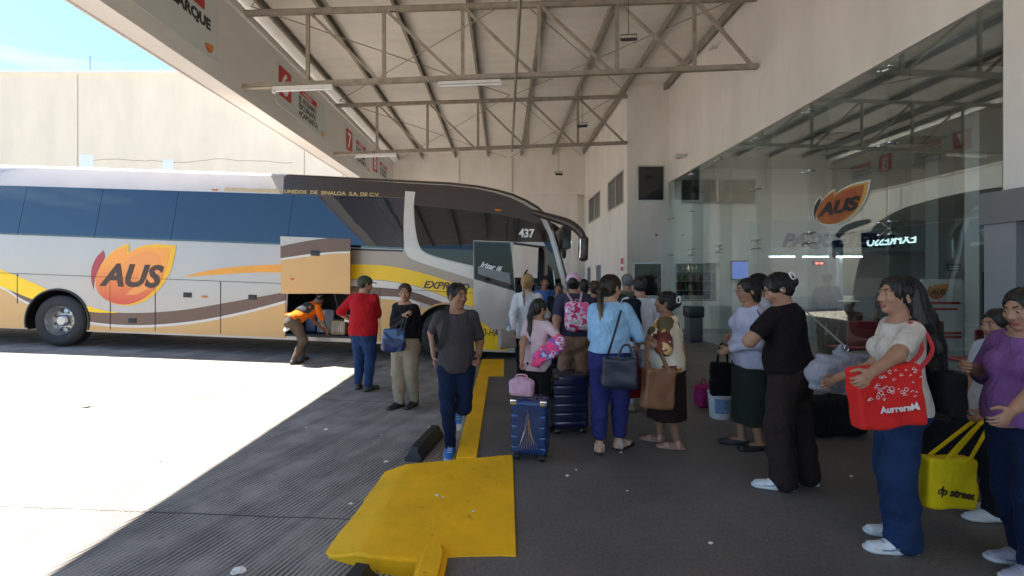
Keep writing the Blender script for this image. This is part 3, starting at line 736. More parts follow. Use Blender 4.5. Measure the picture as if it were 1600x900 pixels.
zr = lambda x: 7.22 + (x + AX) / (AX + GX) * .31
# roof sheet with shallow ribs, built as one sheet
mb = MB(); vs_ = []; ny = 140
prof = []
for k in range(ny + 1):
    y = Y0 + (Y1 + .3 - Y0) * k / ny; prof.append((y, .0 if k % 2 else .018))
for x in (-AX - .5, GX + .05):
    for y, dz in prof: vs_.append((x, y, zr(x) + .12 + dz))
    for y, dz in prof: vs_.append((x, y, zr(x) + .17 + dz))
n1 = ny + 1
fs = [(k, k + 1, 2 * n1 + k + 1, 2 * n1 + k) for k in range(ny)] + [(n1 + k, 3 * n1 + k, 3 * n1 + k + 1, n1 + k + 1) for k in range(ny)]
fs += [(0, 2 * n1, 3 * n1, n1), (ny, n1 + ny, 3 * n1 + ny, 2 * n1 + ny)]
fs += [(k, n1 + k, n1 + k + 1, k + 1) for k in range(ny)] + [(2 * n1 + k, 2 * n1 + k + 1, 3 * n1 + k + 1, 3 * n1 + k) for k in range(ny)]
mb.add(vs_, fs); cb('roof_sheet', mb, M_ROOF)
for x in (-5.0, -3.85, -2.3, -.77, .8, 2.3, 3.75, 5.0):
    z = zr(x); mb = MB()
    mb.box(x - .006, x + .006, Y0, Y1, z - .05, z + .115); mb.box(x - .006, x + .06, Y0, Y1, z - .06, z - .051); mb.box(x + .0062, x + .06, Y0, Y1, z + .108, z + .115)
    cb('purlin', mb, M_STEEL2)
def truss(D, xl, xr, zbl, zbr, ztl, ztr, verts_x, sc=1):
    zb = lambda x: zbl + (x - xl) / (xr - xl) * (zbr - zbl); zt = lambda x: ztl + (x - xl) / (xr - xl) * (ztr - ztl)
    t = MB()
    def angle(a, b_, w, up=(0, 0, 1)):
        a = Vector(a); b_ = Vector(b_)
        t.bar(a + Vector((0, -.026, 0)), b_ + Vector((0, -.026, 0)), .028, w, up); t.bar(a + Vector((0, .026, 0)), b_ + Vector((0, .026, 0)), .028, w, up)
    angle((xl - .05, D, zb(xl)), (xr, D, zb(xr)), .085); angle((xl - .05, D, zt(xl)), (xr, D, zt(xr)), .085)
    t.bar((xl - .05, D, zb(xl) - .05), (xr, D, zb(xr) - .05), .1, .012); t.bar((xl - .05, D, zt(xl) + .05), (xr, D, zt(xr) + .05), .1, .012)
    cb('truss', t, M_STEEL)
    t = MB()
    for i, x in enumerate(verts_x):
        t.bar((x, D, zb(x) + .04), (x, D, zt(x) - .04), .05, .07, (1, 0, 0))
        x2 = (verts_x[i + 1] if i + 1 < len(verts_x) else xr) - .12
        if x2 - x > .5: t.bar((x + .06, D + .001, zt(x + .06) - .03), (x2, D + .001, zb(x2) + .03), .05, .07, (0, 1, 0))
    cb('truss_web', t, M_STEEL)
    # gusset plates
D1, D2 = 9.3, 14.3
X1 = [(p - CX) / FPX * D1 for p in (481, 600, 723, 842, 964, 1085)]
X2 = [(p - CX) / FPX * D2 for p in (589, 668, 747, 825, 903)]
truss(D1, -AX, 5.12, 5.49, 5.90, 6.95, 7.26, X1)
truss(D2, -AX, 3.84, 5.45, 5.80, 6.93, 7.22, X2)
truss(4.3, -AX, 5.12, 5.49, 5.90, 6.95, 7.26, X1)
# longitudinal tie pipe and cross rods
mb = MB(); mb.tube([(.21, Y0, 5.66), (.24, D1, 5.61), (.26, D2 + .1, 5.56)], .03, 8); cb('tie_pipe', mb, M_STEEL2)
mb = MB()
for (a, b_) in (((-5.1, D1), (.2, D2)), ((.2, D1), (-5.1, D2)), ((.3, D1), (3.8, D2)), ((5, D1), (.3, D2)), ((-5.1, D2), (.2, 21.9)), ((.2, D2), (-5.1, 21.9)), ((.3, D2), (3.7, 21.9)), ((3.7, D2), (.3, 21.9)),
              ((-5.1, 4.3), (.2, D1)), ((.2, 4.3), (-5.1, D1)), ((.3, 4.3), (5, D1)), ((5, 4.3), (.3, D1))):
    mb.tube([(a[0], a[1], zr(a[0]) - .12), (b_[0], b_[1], zr(b_[0]) - .12)], .012, 6)
cb('cross_rod', mb, M_STEEL)
# tube battens under the trusses
M_BAT = mat('batten_white', (.72, .72, .7), .45, var=.04)
def batten(px0, px1, D, z, label):
    x0, x1 = (px0 - CX) / FPX * D, (px1 - CX) / FPX * D
    t = empty('light_batten', ((x0 + x1) / 2, D - .06, z), label, 'lamp', 'unlit tube lamps under the trusses')
    h = (x1 - x0) / 2
    mb = MB(); mb.box(-h, h, -.05, .05, -.02, .04); mb.build('housing', M_BAT, t)
    mb = MB(); mb.tube([(-h + .03, 0, -.04), (h - .03, 0, -.04)], .018, 8); mb.build('tube', M_WPATCH, t)
    for s in (-1, 1):
        mb = MB(); mb.box(s * h - .02, s * h + .02, -.04, .04, -.07, -.021); mb.build('end_cap', M_BAT, t)
    t.rotation_euler = (0, -.04, 0)
batten(430, 522, D1, 5.43, 'unlit tube lamp under the nearest truss by the fascia'); batten(686, 782, D1, 5.53, 'unlit tube lamp under the middle of the nearest truss')
batten(557, 620, D2, 5.39, 'unlit tube lamp under the far truss by the fascia'); batten(1085, 1180, 4.3, 5.7, 'unlit tube lamp under the truss overhead')
# hanging floodlights
def flood(px, py, D, ztop, label):
    p = PX(px, py, D); t = empty('floodlight', p, label, 'lamp', 'black floodlights hanging from the roof', random.uniform(-.3, .3))
    mb = MB(); mb.tube([(0, 0, .1), (0, 0, ztop - p.z)], .008, 6); mb.build('cable', M_DGRAY, t)
    mb = MB(); mb.tube([(-.16, 0, 0), (-.16, 0, .1), (.16, 0, .1), (.16, 0, 0)], .01, 6); mb.build('bracket', M_DGRAY, t)
    mb = MB(); mb.box(-.145, .145, -.12, .12, -.02, .03, bev=.01); o = mb.build('body', mat('flood_black', (.02, .02, .02), .4), t); o.rotation_euler = (.5, 0, 0)
    mb = MB(); mb.box(-.11, .11, -.09, .09, -.026, -.021); o2 = mb.build('lens', mat('flood_lens', (.5, .5, .48), .2), t); o2.rotation_euler = (.5, 0, 0)
flood(982, 62, 9.0, zr(2.4), 'black square floodlight hanging in front of the nearest truss'); flood(910, 197, 14.0, zr(2.4), 'black floodlight hanging by the far truss'); flood(873, 272, 19.0, zr(2.3), 'small floodlight hanging farthest back near the end wall')
# bay signs on the inner face of the fascia
M_SB = mat('sign_board', (.68, .72, .71), .6, var=.03); M_TX = mat('sign_text_dark', (.02, .02, .02), .6, var=0)
EMS = [MATS['crimson'], MATS['leaf_yellow'], MATS['leaf_orange'], MATS['leaf_light'], MATS['letters_dark']]
def fy(px): return FPX * AX / (CX - px)
def fz(px, py): return H_CAM + (CY - py) / (CX - px) * AX
def rrect(x0, x1, z0, z1, r=.1, n=5):
    p = []
    for cx_, cz_, a0 in ((x1 - r, z1 - r, 0), (x0 + r, z1 - r, 90), (x0 + r, z0 + r, 180), (x1 - r, z0 + r, 270)):
        for k in range(n + 1):
            a = math.radians(a0 + 90 * k / n); p.append((cx_ + r * math.cos(a), cz_ + r * math.sin(a)))
    return p
def bay_sign(num, y0, y1, z0, z1, lines, label, head=True):
    """board on the fascia; the text runs towards +Y"""
    t = empty('bay_sign', (-AX, (y0 + y1) / 2, (z0 + z1) / 2), label, 'sign', 'bay signs on the canopy fascia')
    hw, hh = (y1 - y0) / 2, (z1 - z0) / 2
    fn = lambda a, b_, q: (q, a, b_)
    mb = MB(); mb.prism(rrect(-hw, hw, -hh, hh, .1), fn, .002, .02); mb.build('board', M_SB, t)
    s = hh * 2
    # text x axis must read left->right when seen from the platform (looking towards -X): +Y
    mb = MB(); mb.prism(rrect(-hw + .12, -hw + .12 + s * .65, hh - s * .76, hh - .04, .06), fn, .021, .026); mb.build('number_plate', M_RED, t)
    text_obj('lettering', num, s * .74, M_WPATCH, t, (.028, -hw + .12 + s * .13, hh - s * .66), (0, 1, 0), (0, 0, 1), .001, bold=.012)
    xs = -hw + s * 1.2
    if head:
        mb = MB(); mb.prism(rrect(xs, xs + s * 1.15, hh - s * .29, hh - s * .14, .02), fn, .021, .026); mb.build('band', M_RED, t)
        text_obj('lettering', 'EXPRESSO', s * .13, M_WPATCH, t, (.028, xs + .22, hh - s * .26), (0, 1, 0), (0, 0, 1), .001)
    for i, ln in enumerate(lines):
        text_obj('lettering', ln, s * .205, M_TX, t, (.022, xs, hh - s * .49 - i * s * .19), (0, 1, 0), (0, 0, 1), .001, bold=.006)
    emblem(t, (.021, hw - s * .24, -hh + s * .04), (0, 1, 0), (0, 0, 1), s * .18, EMS, (1, 0, 0), txt=False, step=.001)
ya, yb = fy(430), fy(506); z1s = 6.64; z0s = 5.66
bay_sign('6', ya, yb, z0s, z1s, ['EL ROSARIO', 'ESCUINAPA', 'ACAPONETA'], 'bay sign six, three towns listed beside a red number plate')
ya, yb = 15.2, 18.0
bay_sign('7', ya, yb, z0s, z1s, ['EL ROSARIO', 'ESCUINAPA', 'ACAPONETA'], 'bay sign seven, half hidden behind the lower truss')
bay_sign('8', 18.35, 21.2, z0s, z1s, ['EL ROSARIO', 'ESCUINAPA'], 'bay sign eight, farthest along the fascia above the bus roof')
# big boarding sign nearest to the camera
t = empty('boarding_sign', (-AX, 7.0, 6.1), 'large pale boarding sign on the fascia cut by the top edge', 'sign')
y1_ = fy(340) ; hh = .55
fn = lambda a, b_, q: (q, a, b_)
mb = MB(); mb.prism(rrect(-3.2, y1_ - 7.0, -.55, .62, .12), fn, .002, .02); mb.build('board', M_SB, t)
text_obj('lettering', 'EMBARQUE', .255, M_TX, t, (.022, -.08, -.05), (0, 1, 0), (0, 0, 1), .001, bold=.014)
mb = MB(); mb.prism(rrect(.55, 1.07, .22, .56, .03), fn, .021, .026); mb.build('number_plate', M_RED, t)
emblem(t, (.021, y1_ - 7.0 - .38, -.46), (0, 1, 0), (0, 0, 1), .24, EMS, (1, 0, 0), txt=False, step=.001)
# ------------------------------------------------------------------ the coach
# local frame: x = world X + .44, z = height over the yard, y = 0 at the side facing the camera, +y away
TILT = .037
def bl(px, py, D=9.35):
    xw = (px - CX) / FPX * D; zw = H_CAM + (CY - py) / FPX * D
    X, Z = xw + .44, zw + .1
    return (X - TILT * Z, Z + TILT * X)
M_BSIL = mat('coach_silver', (.45, .405, .365), .3, .2, var=.04, scale=1.5, coat=.5)
M_BBRN = mat('coach_brown', (.05, .033, .027), .42, .1, var=.08, scale=2, coat=.15)
M_BSAND = mat('coach_sand', (.34, .27, .21), .35, .2, var=.04, scale=1.5, coat=.4)
M_BGOLD = mat('coach_gold', (.60, .35, .125), .38, .1, var=.04, scale=1.5, coat=.25)
M_BBAND = mat('coach_band', (.135, .072, .048), .38, .1, var=.04, scale=1.5, coat=.2)
M_BYEL = mat('coach_yellow', (.92, .58, .002), .4, .0, var=.04, scale=1.5, coat=.15)
M_BORG = mat('coach_orange', (.80, .33, .02), .35, 0, var=.15, scale=.8, coat=.4)
M_BWHT = mat('coach_white_line', (.62, .58, .54), .35, .1, var=.03, coat=.4)
M_BGLS = mat('coach_glass', (.004, .012, .03), .02, var=0, ior=1.85, bump=.35, bscale=.9)
M_BBLK = mat('coach_black', (.010, .010, .011), .35, var=.2)
M_BGAP = mat('coach_gap', (.03, .028, .026), .7, var=0)
M_CHRM = MATS['chrome']
SHEARZ = 2.28
def lean(z): return max(0, z - SHEARZ) * .12
prof = [(-12.6, .36), (-12.75, 1.2), (-12.75, 2.9), (-12.6, 3.45), (-12.35, 3.62)]
prof += [(-9, 3.65), (-4.2, 3.67)] + [bl(*q) for q in ((640, 283), (700, 286), (745, 291), (775, 297), (800, 304), (822, 314), (840, 325), (853, 338), (862, 360), (872, 398), (882, 437), (889, 480), (892, 515))]
prof += [(1.80, .42), (1.72, .30)]
prof[-3] = (1.86, .75)
W = 2.55
rows_ = [(0, 0), (.02, .035), (.07, .075), (.16, .11), (.40, .145), (.85, .19), (W / 2, .21)]
rows_ = rows_ + [(W - y, o) for y, o in rows_[-2::-1]]
def offset(P, o):
    n = len(P); out = []
    for i, (x, z) in enumerate(P):
        a = P[max(0, i - 1)]; c = P[min(n - 1, i + 1)]
        dx, dz = c[0] - a[0], c[1] - a[1]; L = math.hypot(dx, dz) or 1
        nx, nz_ = -dz / L, dx / L
        k = o * (.7 if nx > -.5 else .3)
        out.append((x + nx * k, max(.3 if z < .5 else 0, z + nz_ * k)))
    return out
bus = empty('coach', (-.44, 9.35, -.1), 'long silver, gold and brown passenger coach with open luggage hatch parked at the platform', 'bus')
bus.rotation_euler = (0, TILT, 0)
def mat_of(x, z, y=0): return 0
bm = bmesh.new(); ringv = []
for y, o in rows_:
    ringv.append([bm.verts.new((x, y, z)) for x, z in offset(prof, o)])
npf = len(prof)
for j in range(len(rows_) - 1):
    for i in range(npf - 1):
        f = bm.faces.new((ringv[j][i], ringv[j][i + 1], ringv[j + 1][i + 1], ringv[j + 1][i]))
        xm = (prof[i][0] + prof[i + 1][0]) / 2; zm = (prof[i][1] + prof[i + 1][1]) / 2
        f.material_index = 1 if (xm > -4.15 and zm > 2.45) else 0; f.smooth = True
    bm.faces.new((ringv[j][-1], ringv[j][0], ringv[j + 1][0], ringv[j + 1][-1]))
bm.faces.new(ringv[0]); bm.faces.new(ringv[-1])
for pz in (SHEARZ,): bmesh.ops.bisect_plane(bm, geom=bm.verts[:] + bm.edges[:] + bm.faces[:], plane_co=(0, 0, pz), plane_no=(0, 0, 1))
bmesh.ops.bisect_plane(bm, geom=bm.verts[:] + bm.edges[:] + bm.faces[:], plane_co=(-4.15, 0, 0), plane_no=(1, 0, 0))
for f in bm.faces:
    c = f.calc_center_median()
    if c.x > -4.15 and c.z > 3.2: f.material_index = 1
bmesh.ops.recalc_face_normals(bm, faces=bm.faces)
for v in bm.verts: v.co.y += lean(v.co.z) * (1 - 2 * v.co.y / W)
me = bpy.data.meshes.new('body'); bm.to_mesh(me); bm.free()
for m in (M_BSIL, M_BBRN, M_BBLK): me.materials.append(m)
body = bpy.data.objects.new('body', me); COL.objects.link(body); body.parent = bus
# cutters: wheel arches, luggage bay, door well, driver's far window
cut = []
def cutter(mb):
    o = mb.build('cutter', M_BBLK, bus); cut.append(o); return o
WX = [(-9.08 + .44, .53), (-1.20 + .44, .53)]
HZ0, HZ1 = bl(500, 524)[1], bl(500, 458)[1]; HX0, HX1 = bl(448, 500)[0], bl(547, 500)[0]
for i, (wx, wz) in enumerate(WX):
    mb = MB(); mb.lathe([(.63, -.6), (.63, .85)], 40, axis='y', c=(wx, 0, wz), smooth=False); cutter(mb)
    mb = MB(); mb.lathe([(.63, W - .85), (.63, W + .6)], 40, axis='y', c=(wx, 0, wz), smooth=False); cutter(mb)
mb = MB(); mb.box(HX0, HX1, -.6, 2.0, HZ0, HZ1); cutter(mb)
DX0, DX1 = bl(805, 450)[0], bl(868, 450)[0]
mb = MB(); mb.prism([(DX0, .36), (bl(880, 450)[0], .36), (bl(876, 437)[0], 1.75), bl(853, 385), (bl(800, 378)[0] + .03, bl(850, 380)[1])], lambda a, b_, t: (a, t, b_), -.6, 1.15); cutter(mb)
mb = MB(); mb.box(DX0 - 1.9, DX0 + .75, .75, 2.35, 1.2, 2.75); cutter(mb)
mb = MB(); mb.box(DX0 - .1, DX0 + .62, 2.2, 3.2, 1.75, 2.6); cutter(mb)
def carve(o, cs):
    for c in cs:
        md = o.modifiers.new('b', 'BOOLEAN'); md.operation = 'DIFFERENCE'; md.object = c; md.solver = 'EXACT'
    dg = bpy.context.evaluated_depsgraph_get(); dg.update()
    me2 = bpy.data.meshes.new_from_object(o.evaluated_get(dg)); nm = o.data.name
    o.modifiers.clear(); old = o.data; o.data = me2; bpy.data.meshes.remove(old); me2.name = nm
bpy.context.view_layer.update()
carve(body, cut)
body.data.set_sharp_from_angle(angle=math.radians(35))

def onside(x, z, t): return (x, -t + lean(z), z)
def decal(name, pts, m, lvl=1, carve_it=False, parent=None, px=True, th=.003):
    """flat shape on the camera side, pts in photograph pixels or local metres"""
    P = [bl(*p) for p in pts] if px else pts
    # split at the tumblehome line
    bm = bmesh.new(); vv = [bm.verts.new((a, 0, b_)) for a, b_ in P]; f = bm.faces.new(vv)
    for zz in (SHEARZ,): bmesh.ops.bisect_plane(bm, geom=bm.verts[:] + bm.edges[:] + bm.faces[:], plane_co=(0, 0, zz), plane_no=(0, 0, 1))
    bmesh.ops.triangulate(bm, faces=bm.faces)
    r = bmesh.ops.extrude_face_region(bm, geom=bm.faces[:])
    t1 = lvl * th; mv = {g for g in r['geom'] if isinstance(g, bmesh.types.BMVert)}
    for v in bm.verts: v.co.y = lean(v.co.z) + (-t1 if v in mv else .004)
    bmesh.ops.recalc_face_normals(bm, faces=bm.faces)
    me = bpy.data.meshes.new(name); bm.to_mesh(me); bm.free(); me.materials.append(m)
    o = bpy.data.objects.new(name, me); COL.objects.link(o); o.parent = parent or bus
    if carve_it: bpy.context.view_layer.update(); carve(o, cut)
    return o
def curve(pts, n=8):
    out = []
    P = [pts[0]] + list(pts) + [pts[-1]]
    for i in range(1, len(P) - 2):
        p0, p1, p2, p3 = P[i - 1:i + 3]
        for k in range(n):
            t = k / n
            out.append(tuple(.5 * ((2 * p1[a]) + (-p0[a] + p2[a]) * t + (2 * p0[a] - 5 * p1[a] + 4 * p2[a] - p3[a]) * t * t + (-p0[a] + 3 * p1[a] - 3 * p2[a] + p3[a]) * t ** 3) for a in (0, 1)))
    out.append(tuple(pts[-1])); return out
def band(top, bot, n=6): return curve(top, n) + curve(bot, n)[::-1]
# left part, behind the hatch
decal('gold_panel', band([(-180, 405), (-80, 428), (0, 450), (40, 474), (100, 496), (150, 508), (220, 512), (300, 506), (380, 491), (448, 473)], [(-180, 505), (-80, 508), (0, 512), (60, 514), (130, 517), (220, 519), (300, 522), (380, 525), (448, 528)]), M_BGOLD, 1, True)
decal('white_line', band([(-180, 398), (-80, 424), (0, 446), (40, 470), (100, 492), (150, 504), (220, 508), (300, 502), (380, 487), (448, 469)], [(-180, 405), (-80, 428), (0, 450), (40, 474), (100, 496), (150, 508), (220, 512), (300, 506), (380, 491), (448, 473)]), M_BWHT, 1, True)
decal('brown_band', band([(-180, 378), (-80, 408), (0, 438), (60, 464), (120, 483), (200, 489), (280, 485), (360, 472), (448, 456)], [(-180, 398), (-80, 424), (0, 446), (40, 470), (100, 492), (150, 504), (220, 508), (300, 502), (380, 487), (448, 469)]), M_BBAND, 1, True)
decal('yellow_swoosh', band([(-180, 370), (-80, 395), (0, 421), (50, 441), (100, 464), (150, 482), (184, 488)], [(-180, 390), (-80, 420), (0, 447), (50, 467), (100, 482), (150, 488), (184, 489)]), M_BYEL, 2, True)
decal('orange_arrow', band([(287, 432), (330, 422), (380, 416), (441, 413)], [(287, 432), (340, 429), (400, 426), (441, 426)], 4), M_BORG, 1)
decal('orange_arrow_tip', band([(287, 432.5), (330, 423.5), (370, 419)], [(287, 432.5), (330, 430), (360, 428)], 4), M_BORG, 2)
# right part
decal('sand_panel', band([(547, 391), (590, 391), (628, 392), (642, 403), (680, 417), (740, 434)], [(547, 447), (600, 450), (640, 456), (680, 466), (710, 474), (740, 480)]), M_BSAND, 1, True)
decal('yellow_band', band([(547, 413), (600, 415), (650, 424), (700, 439), (740, 452)], [(547, 436), (600, 438), (650, 447), (690, 461), (740, 481)]), M_BYEL, 2, True)
decal('white_line', band([(547, 437), (600, 439), (650, 448), (690, 462), (712, 474)], [(547, 447), (600, 450), (640, 455), (680, 468), (700, 476)]), M_BWHT, 2, True)
decal('brown_band', band([(547, 447), (600, 450), (640, 455), (680, 468), (700, 476)], [(547, 462), (600, 463), (630, 465), (650, 470), (680, 480)]), M_BBAND, 2, True)
decal('gold_panel', band([(547, 467), (600, 467), (640, 474), (680, 490), (740, 520)], [(547, 531), (600, 534), (640, 537), (680, 540), (742, 543)]), M_BGOLD, 1, True)
decal('white_line', band([(547, 462), (600, 463), (630, 465), (655, 474)], [(547, 467), (600, 467), (640, 474), (655, 480)]), M_BWHT, 2, True)
decal('yellow_corner', [(700, 500), (742, 512), (742, 544), (700, 541)], M_BYEL, 2, True)
# window band
def winpoly(x0, x1, n=4, top=None):
    t = lambda x: 288.5 + max(0, x) * .031 + min(0, x) * .02; b_ = lambda x: 366 + x * .0375
    return [(x0 + 3, t(x0)), (x1 + 3 * (x1 < 600), t(x1)), (x1 - 3 * (x1 < 600), b_(x1)), (x0 - 3, b_(x0))]
M_BGL2 = mat('coach_glass_front', (.010, .011, .013), .02, var=0, ior=1.5)
for a, c in ((-250, -120), (-119, 31.3), (32, 151.3), (152, 270.3), (271, 451.3), (452, 630)):
    wdw = decal('window', winpoly(a, c), M_BGLS, 3)
decal('window_surround', winpoly(-252, 631), M_BBLK, 1)
decal('window_skirt', [(452, 384.5), (630, 391), (630, 393.5), (547, 391), (452, 387)], M_BBLK, 2)
# brown cant rail over the right windows with the company name
decal('cant_rail', [(438, 273), (520, 277), (580, 280.5), (640, 284.5), (700, 287.5), (742, 292.5), (772, 299), (797, 307), (818, 317), (836, 328), (846, 342), (856, 366), (845, 354), (805, 340), (700, 325), (645, 320), (646, 300), (631, 307.5), (438, 301.5)], M_BBRN, 1)
decal('front_pillar', [(838, 347), (846, 345), (857, 366), (866, 398), (876, 437), (882, 478), (872, 478), (868, 440), (858, 395), (850, 380)], M_BGL2, 3)
# silver sweep between side glass and driver's glass
decal('silver_sweep', curve([(631, 297), (630, 340), (631, 375), (634, 394), (646, 406), (690, 421), (741, 437)], 6) + curve([(741, 418), (700, 408), (668, 398), (655, 385), (648, 355), (645, 325), (647, 298)], 6), M_BWHT, 4)
# driver's glass
dg_ = decal('window', curve([(645.5, 320), (700, 325), (760, 332), (805, 340), (838, 350), (850, 361)], 4) + [(856, 378), (742, 378), (742, 416)] + curve([(742, 416), (700, 406), (668, 396), (655, 383), (648, 352)], 4)[1:], M_BGL2, 3)
text_obj('lettering', '437', .235, MATS['white_patch'], bus, onside(*bl(811, 370), .012), (1, 0, 0), (0, 0, 1), .001, bold=.008, sx=.85)
text_obj('lettering', 'AUTOTRANSPORTES  UNIDOS  DE  SINALOA  S.A. DE C.V.', .10, mat('name_gold', (.55, .40, .15), .5, var=0), bus, onside(*bl(345, 296.5), .010), (1, 0, .0), (0, .0, 1), .001, bold=.003, sx=1.235)
text_obj('lettering', 'EXPRESO', .20, M_BBRN, bus, onside(*bl(661, 449.5), .009), (1, 0, -.03), (.03, 0, 1), .001, bold=.006, shear=.3, sx=1.12)
# emblem on the flank
BEM = [MATS['crimson'], MATS['leaf_yellow'], MATS['leaf_orange'], MATS['leaf_light'], MATS['letters_dark']]
MATS['crimson'].node_tree.nodes['Principled BSDF'].inputs['Base Color'].default_value = (.38, .05, .06, 1)
o_, e_ = bl(142, 474.5), bl(273, 474.5)
emblem(bus, (o_[0], -.004, o_[1]), (1, 0, 0), (0, 0, 1), e_[0] - o_[0], BEM, (0, -1, 0), step=.003)
# panel gaps, handles, markers
mb = MB()
def gap(a, b_, w_=.007):
    p, q = bl(*a), bl(*b_); mb.bar((p[0], -.006 + lean(p[1]), p[1]), (q[0], -.006 + lean(q[1]), q[1]), .012, w_, (0, 0, 1) if abs(p[0] - q[0]) > .2 else (1, 0, 0))
gap((-200, 419), (440, 443)); gap((547, 448), (739, 458), .008)
for x, y0 in ((28, 428), (173, 434), (243, 436), (345, 440)): gap((x, y0), (x, 474 if x == 28 else 515 + (x - 173) * .035))
gap((128, 474), (131, 512)); gap((594, 450), (594, 533)); gap((548, 392), (548, 530)); gap((447, 388), (447, 527))
mb.build('panel_gap', M_BGAP, bus)
def handle(px, py, parent=None):
    x, z = bl(px, py)
    mb = MB(); mb.box(x - .085, x + .085, -.012, .002, z - .05, z + .05, bev=.005); h = mb.build('latch', M_BBLK, parent or bus)
    mb = MB(); mb.box(x - .06, x + .06, -.02, -.013, z - .012, z + .028, bev=.003); mb.build('latch_lever', M_BGAP, h)
handle(293.5, 461); handle(395, 464.5); handle(207.5, 501)
M_AMB = mat('amber_lens', (.55, .16, .01), .2, var=0)
for px, py in ((320, 463.5), (330, 294.5), (778, 327.5)):
    x, z = bl(px, py)
    mb = MB(); ball(mb, (x, -.012 + lean(z), z), .07, 8, sc=(1, .22, .3)); mb.build('marker_light', M_AMB, bus)
# skirt trim around the wheel arches
for i, (wx, wz) in enumerate(WX):
    mb = MB(); mb.tube([(wx + .645 * math.cos(t), -.008, wz + .645 * math.sin(t)) for t in [math.radians(-14 + 208 * k / 30) for k in range(31)]], .02, 8)
    mb.build('arch_trim', M_BGOLD if i else M_BBLK, bus)
# wheels
M_TYR = mat('tyre', (.022, .022, .023), .75, var=.3, scale=12, bump=.3, bscale=40)
M_RIM = mat('rim_metal', (.42, .425, .43), .28, .85, var=.08)
def coach_wheel(wx, wz, y, dish):
    t = bpy.data.objects.new('wheel', None); COL.objects.link(t); t.parent = bus; t.location = (wx, y, wz)
    s = 1 if y < 1 else -1
    mb = MB(); mb.lathe([(.30, -.02 * s), (.34, -.05 * s), (.44, -.055 * s), (.495, -.03 * s), (.52, .0), (.52, .22 * s), (.49, .26 * s), (.3, .27 * s)], 48, axis='y', caps=False); mb.build('tyre', M_TYR, t)
    mb = MB(); mb.lathe([(.305, -.03 * s), (.29, -.045 * s), (.28, -.02 * s), (.265, .07 * s), (.23, .11 * s), (.12, .10 * s), (.115, .03 * s), (.085, .0 * s), (0.0001, -.005 * s)] if dish else [(.305, -.03 * s), (.27, -.05 * s), (.2, -.06 * s), (.13, -.07 * s), (.0001, -.09 * s)], 48, axis='y', caps=False); mb.build('rim', M_RIM, t)
    mb = MB()
    for k in range(10):
        a = 2 * math.pi * k / 10; mb.lathe([(.014, .10 * s), (.014, .065 * s), (.008, .055 * s)], 8, axis='y', c=(.16 * math.cos(a), 0, .16 * math.sin(a)))
    mb.build('wheel_nuts', M_RIM, t)
    mb = MB()
    for k in range(8):
        a = 2 * math.pi * (k + .5) / 8; mb.lathe([(.034, .115 * s), (.034, .100 * s)], 14, axis='y', c=(.205 * math.cos(a), 0, .205 * math.sin(a)))
    mb.build('rim_holes', M_BBLK, t)
for wx, wz in WX:
    coach_wheel(wx, wz, .07, True); coach_wheel(wx, wz, W - .07, True)
# underbody
mb = MB(); mb.box(-12, -9.4, .1, 2.4, .45, .6); mb.box(-7.9, -4.2, .2, 2.3, .4, .5); mb.build('chassis', M_BBLK, bus)
# raised luggage hatch: swings out parallel to the side and up
hp = bpy.data.objects.new('luggage_hatch', None); COL.objects.link(hp); hp.parent = bus
def bl2(px, py, D=9.03): return bl(px, py, D)
def hpoly(pts, m, name, t0, t1, n_=0):
    mb = MB(); mb.prism([bl2(*p) for p in pts], lambda a, b_, t: (a, -.32 - t, b_), t0, t1); return mb.build(name, m, hp)
hpoly([(439.5, 369.5), (548, 374), (548, 458.5), (440.5, 459)], M_BGOLD, 'panel', 0, .035)
hpoly([(439.5, 369.5), (516, 372.7), (480, 377), (440, 385)], M_BSIL, 'silver_corner', .0355, .038)
hpoly(curve([(440, 385), (480, 377), (516, 372.7), (548, 374)], 4) + curve([(548, 393), (520, 394), (480, 398), (440, 404)], 4), M_BBAND, 'brown_band', .0355, .040)
hpoly(curve([(440, 404), (480, 398), (520, 394), (548, 393)], 4) + curve([(548, 396), (520, 397), (480, 401.5), (440, 407)], 4), M_BWHT, 'white_line', .0355, .040)
x, z = bl2(494, 396)
mb = MB(); mb.box(x - .085, x + .085, -.375, -.356, z - .05, z + .05, bev=.005); mb.build('latch', M_BBLK, hp)
x, z = bl2(458, 436); mb = MB(); ball(mb, (x, -.358, z), .04, 8, sc=(1, .3, .6)); mb.build('marker_light', M_AMB, hp)
mb = MB()
for x in (HX0 + .06, HX1 - .06): mb.tube([(x, .05, HZ1 - .02), (x, -.30, HZ1 + .35)], .015, 6)
mb.build('gas_strut', M_BGAP, hp)
# luggage bay lining and luggage (each bag is its own thing)
mb = MB(); mb.box(HX0 - .02, HX1 + .02, -.01, .06, HZ0 - .04, HZ0 + .005); mb.build('bay_sill', M_BGAP, bus)
mb = MB()
for k in range(3):
    x = HX0 + .3 + k * .38; mb.tube([(x, .7, HZ1), (x + .1, .7, HZ0 + .5), (x + .32, .7, HZ0 + .42)], .012, 6)
mb.build('bay_rail', M_ALU, bus)
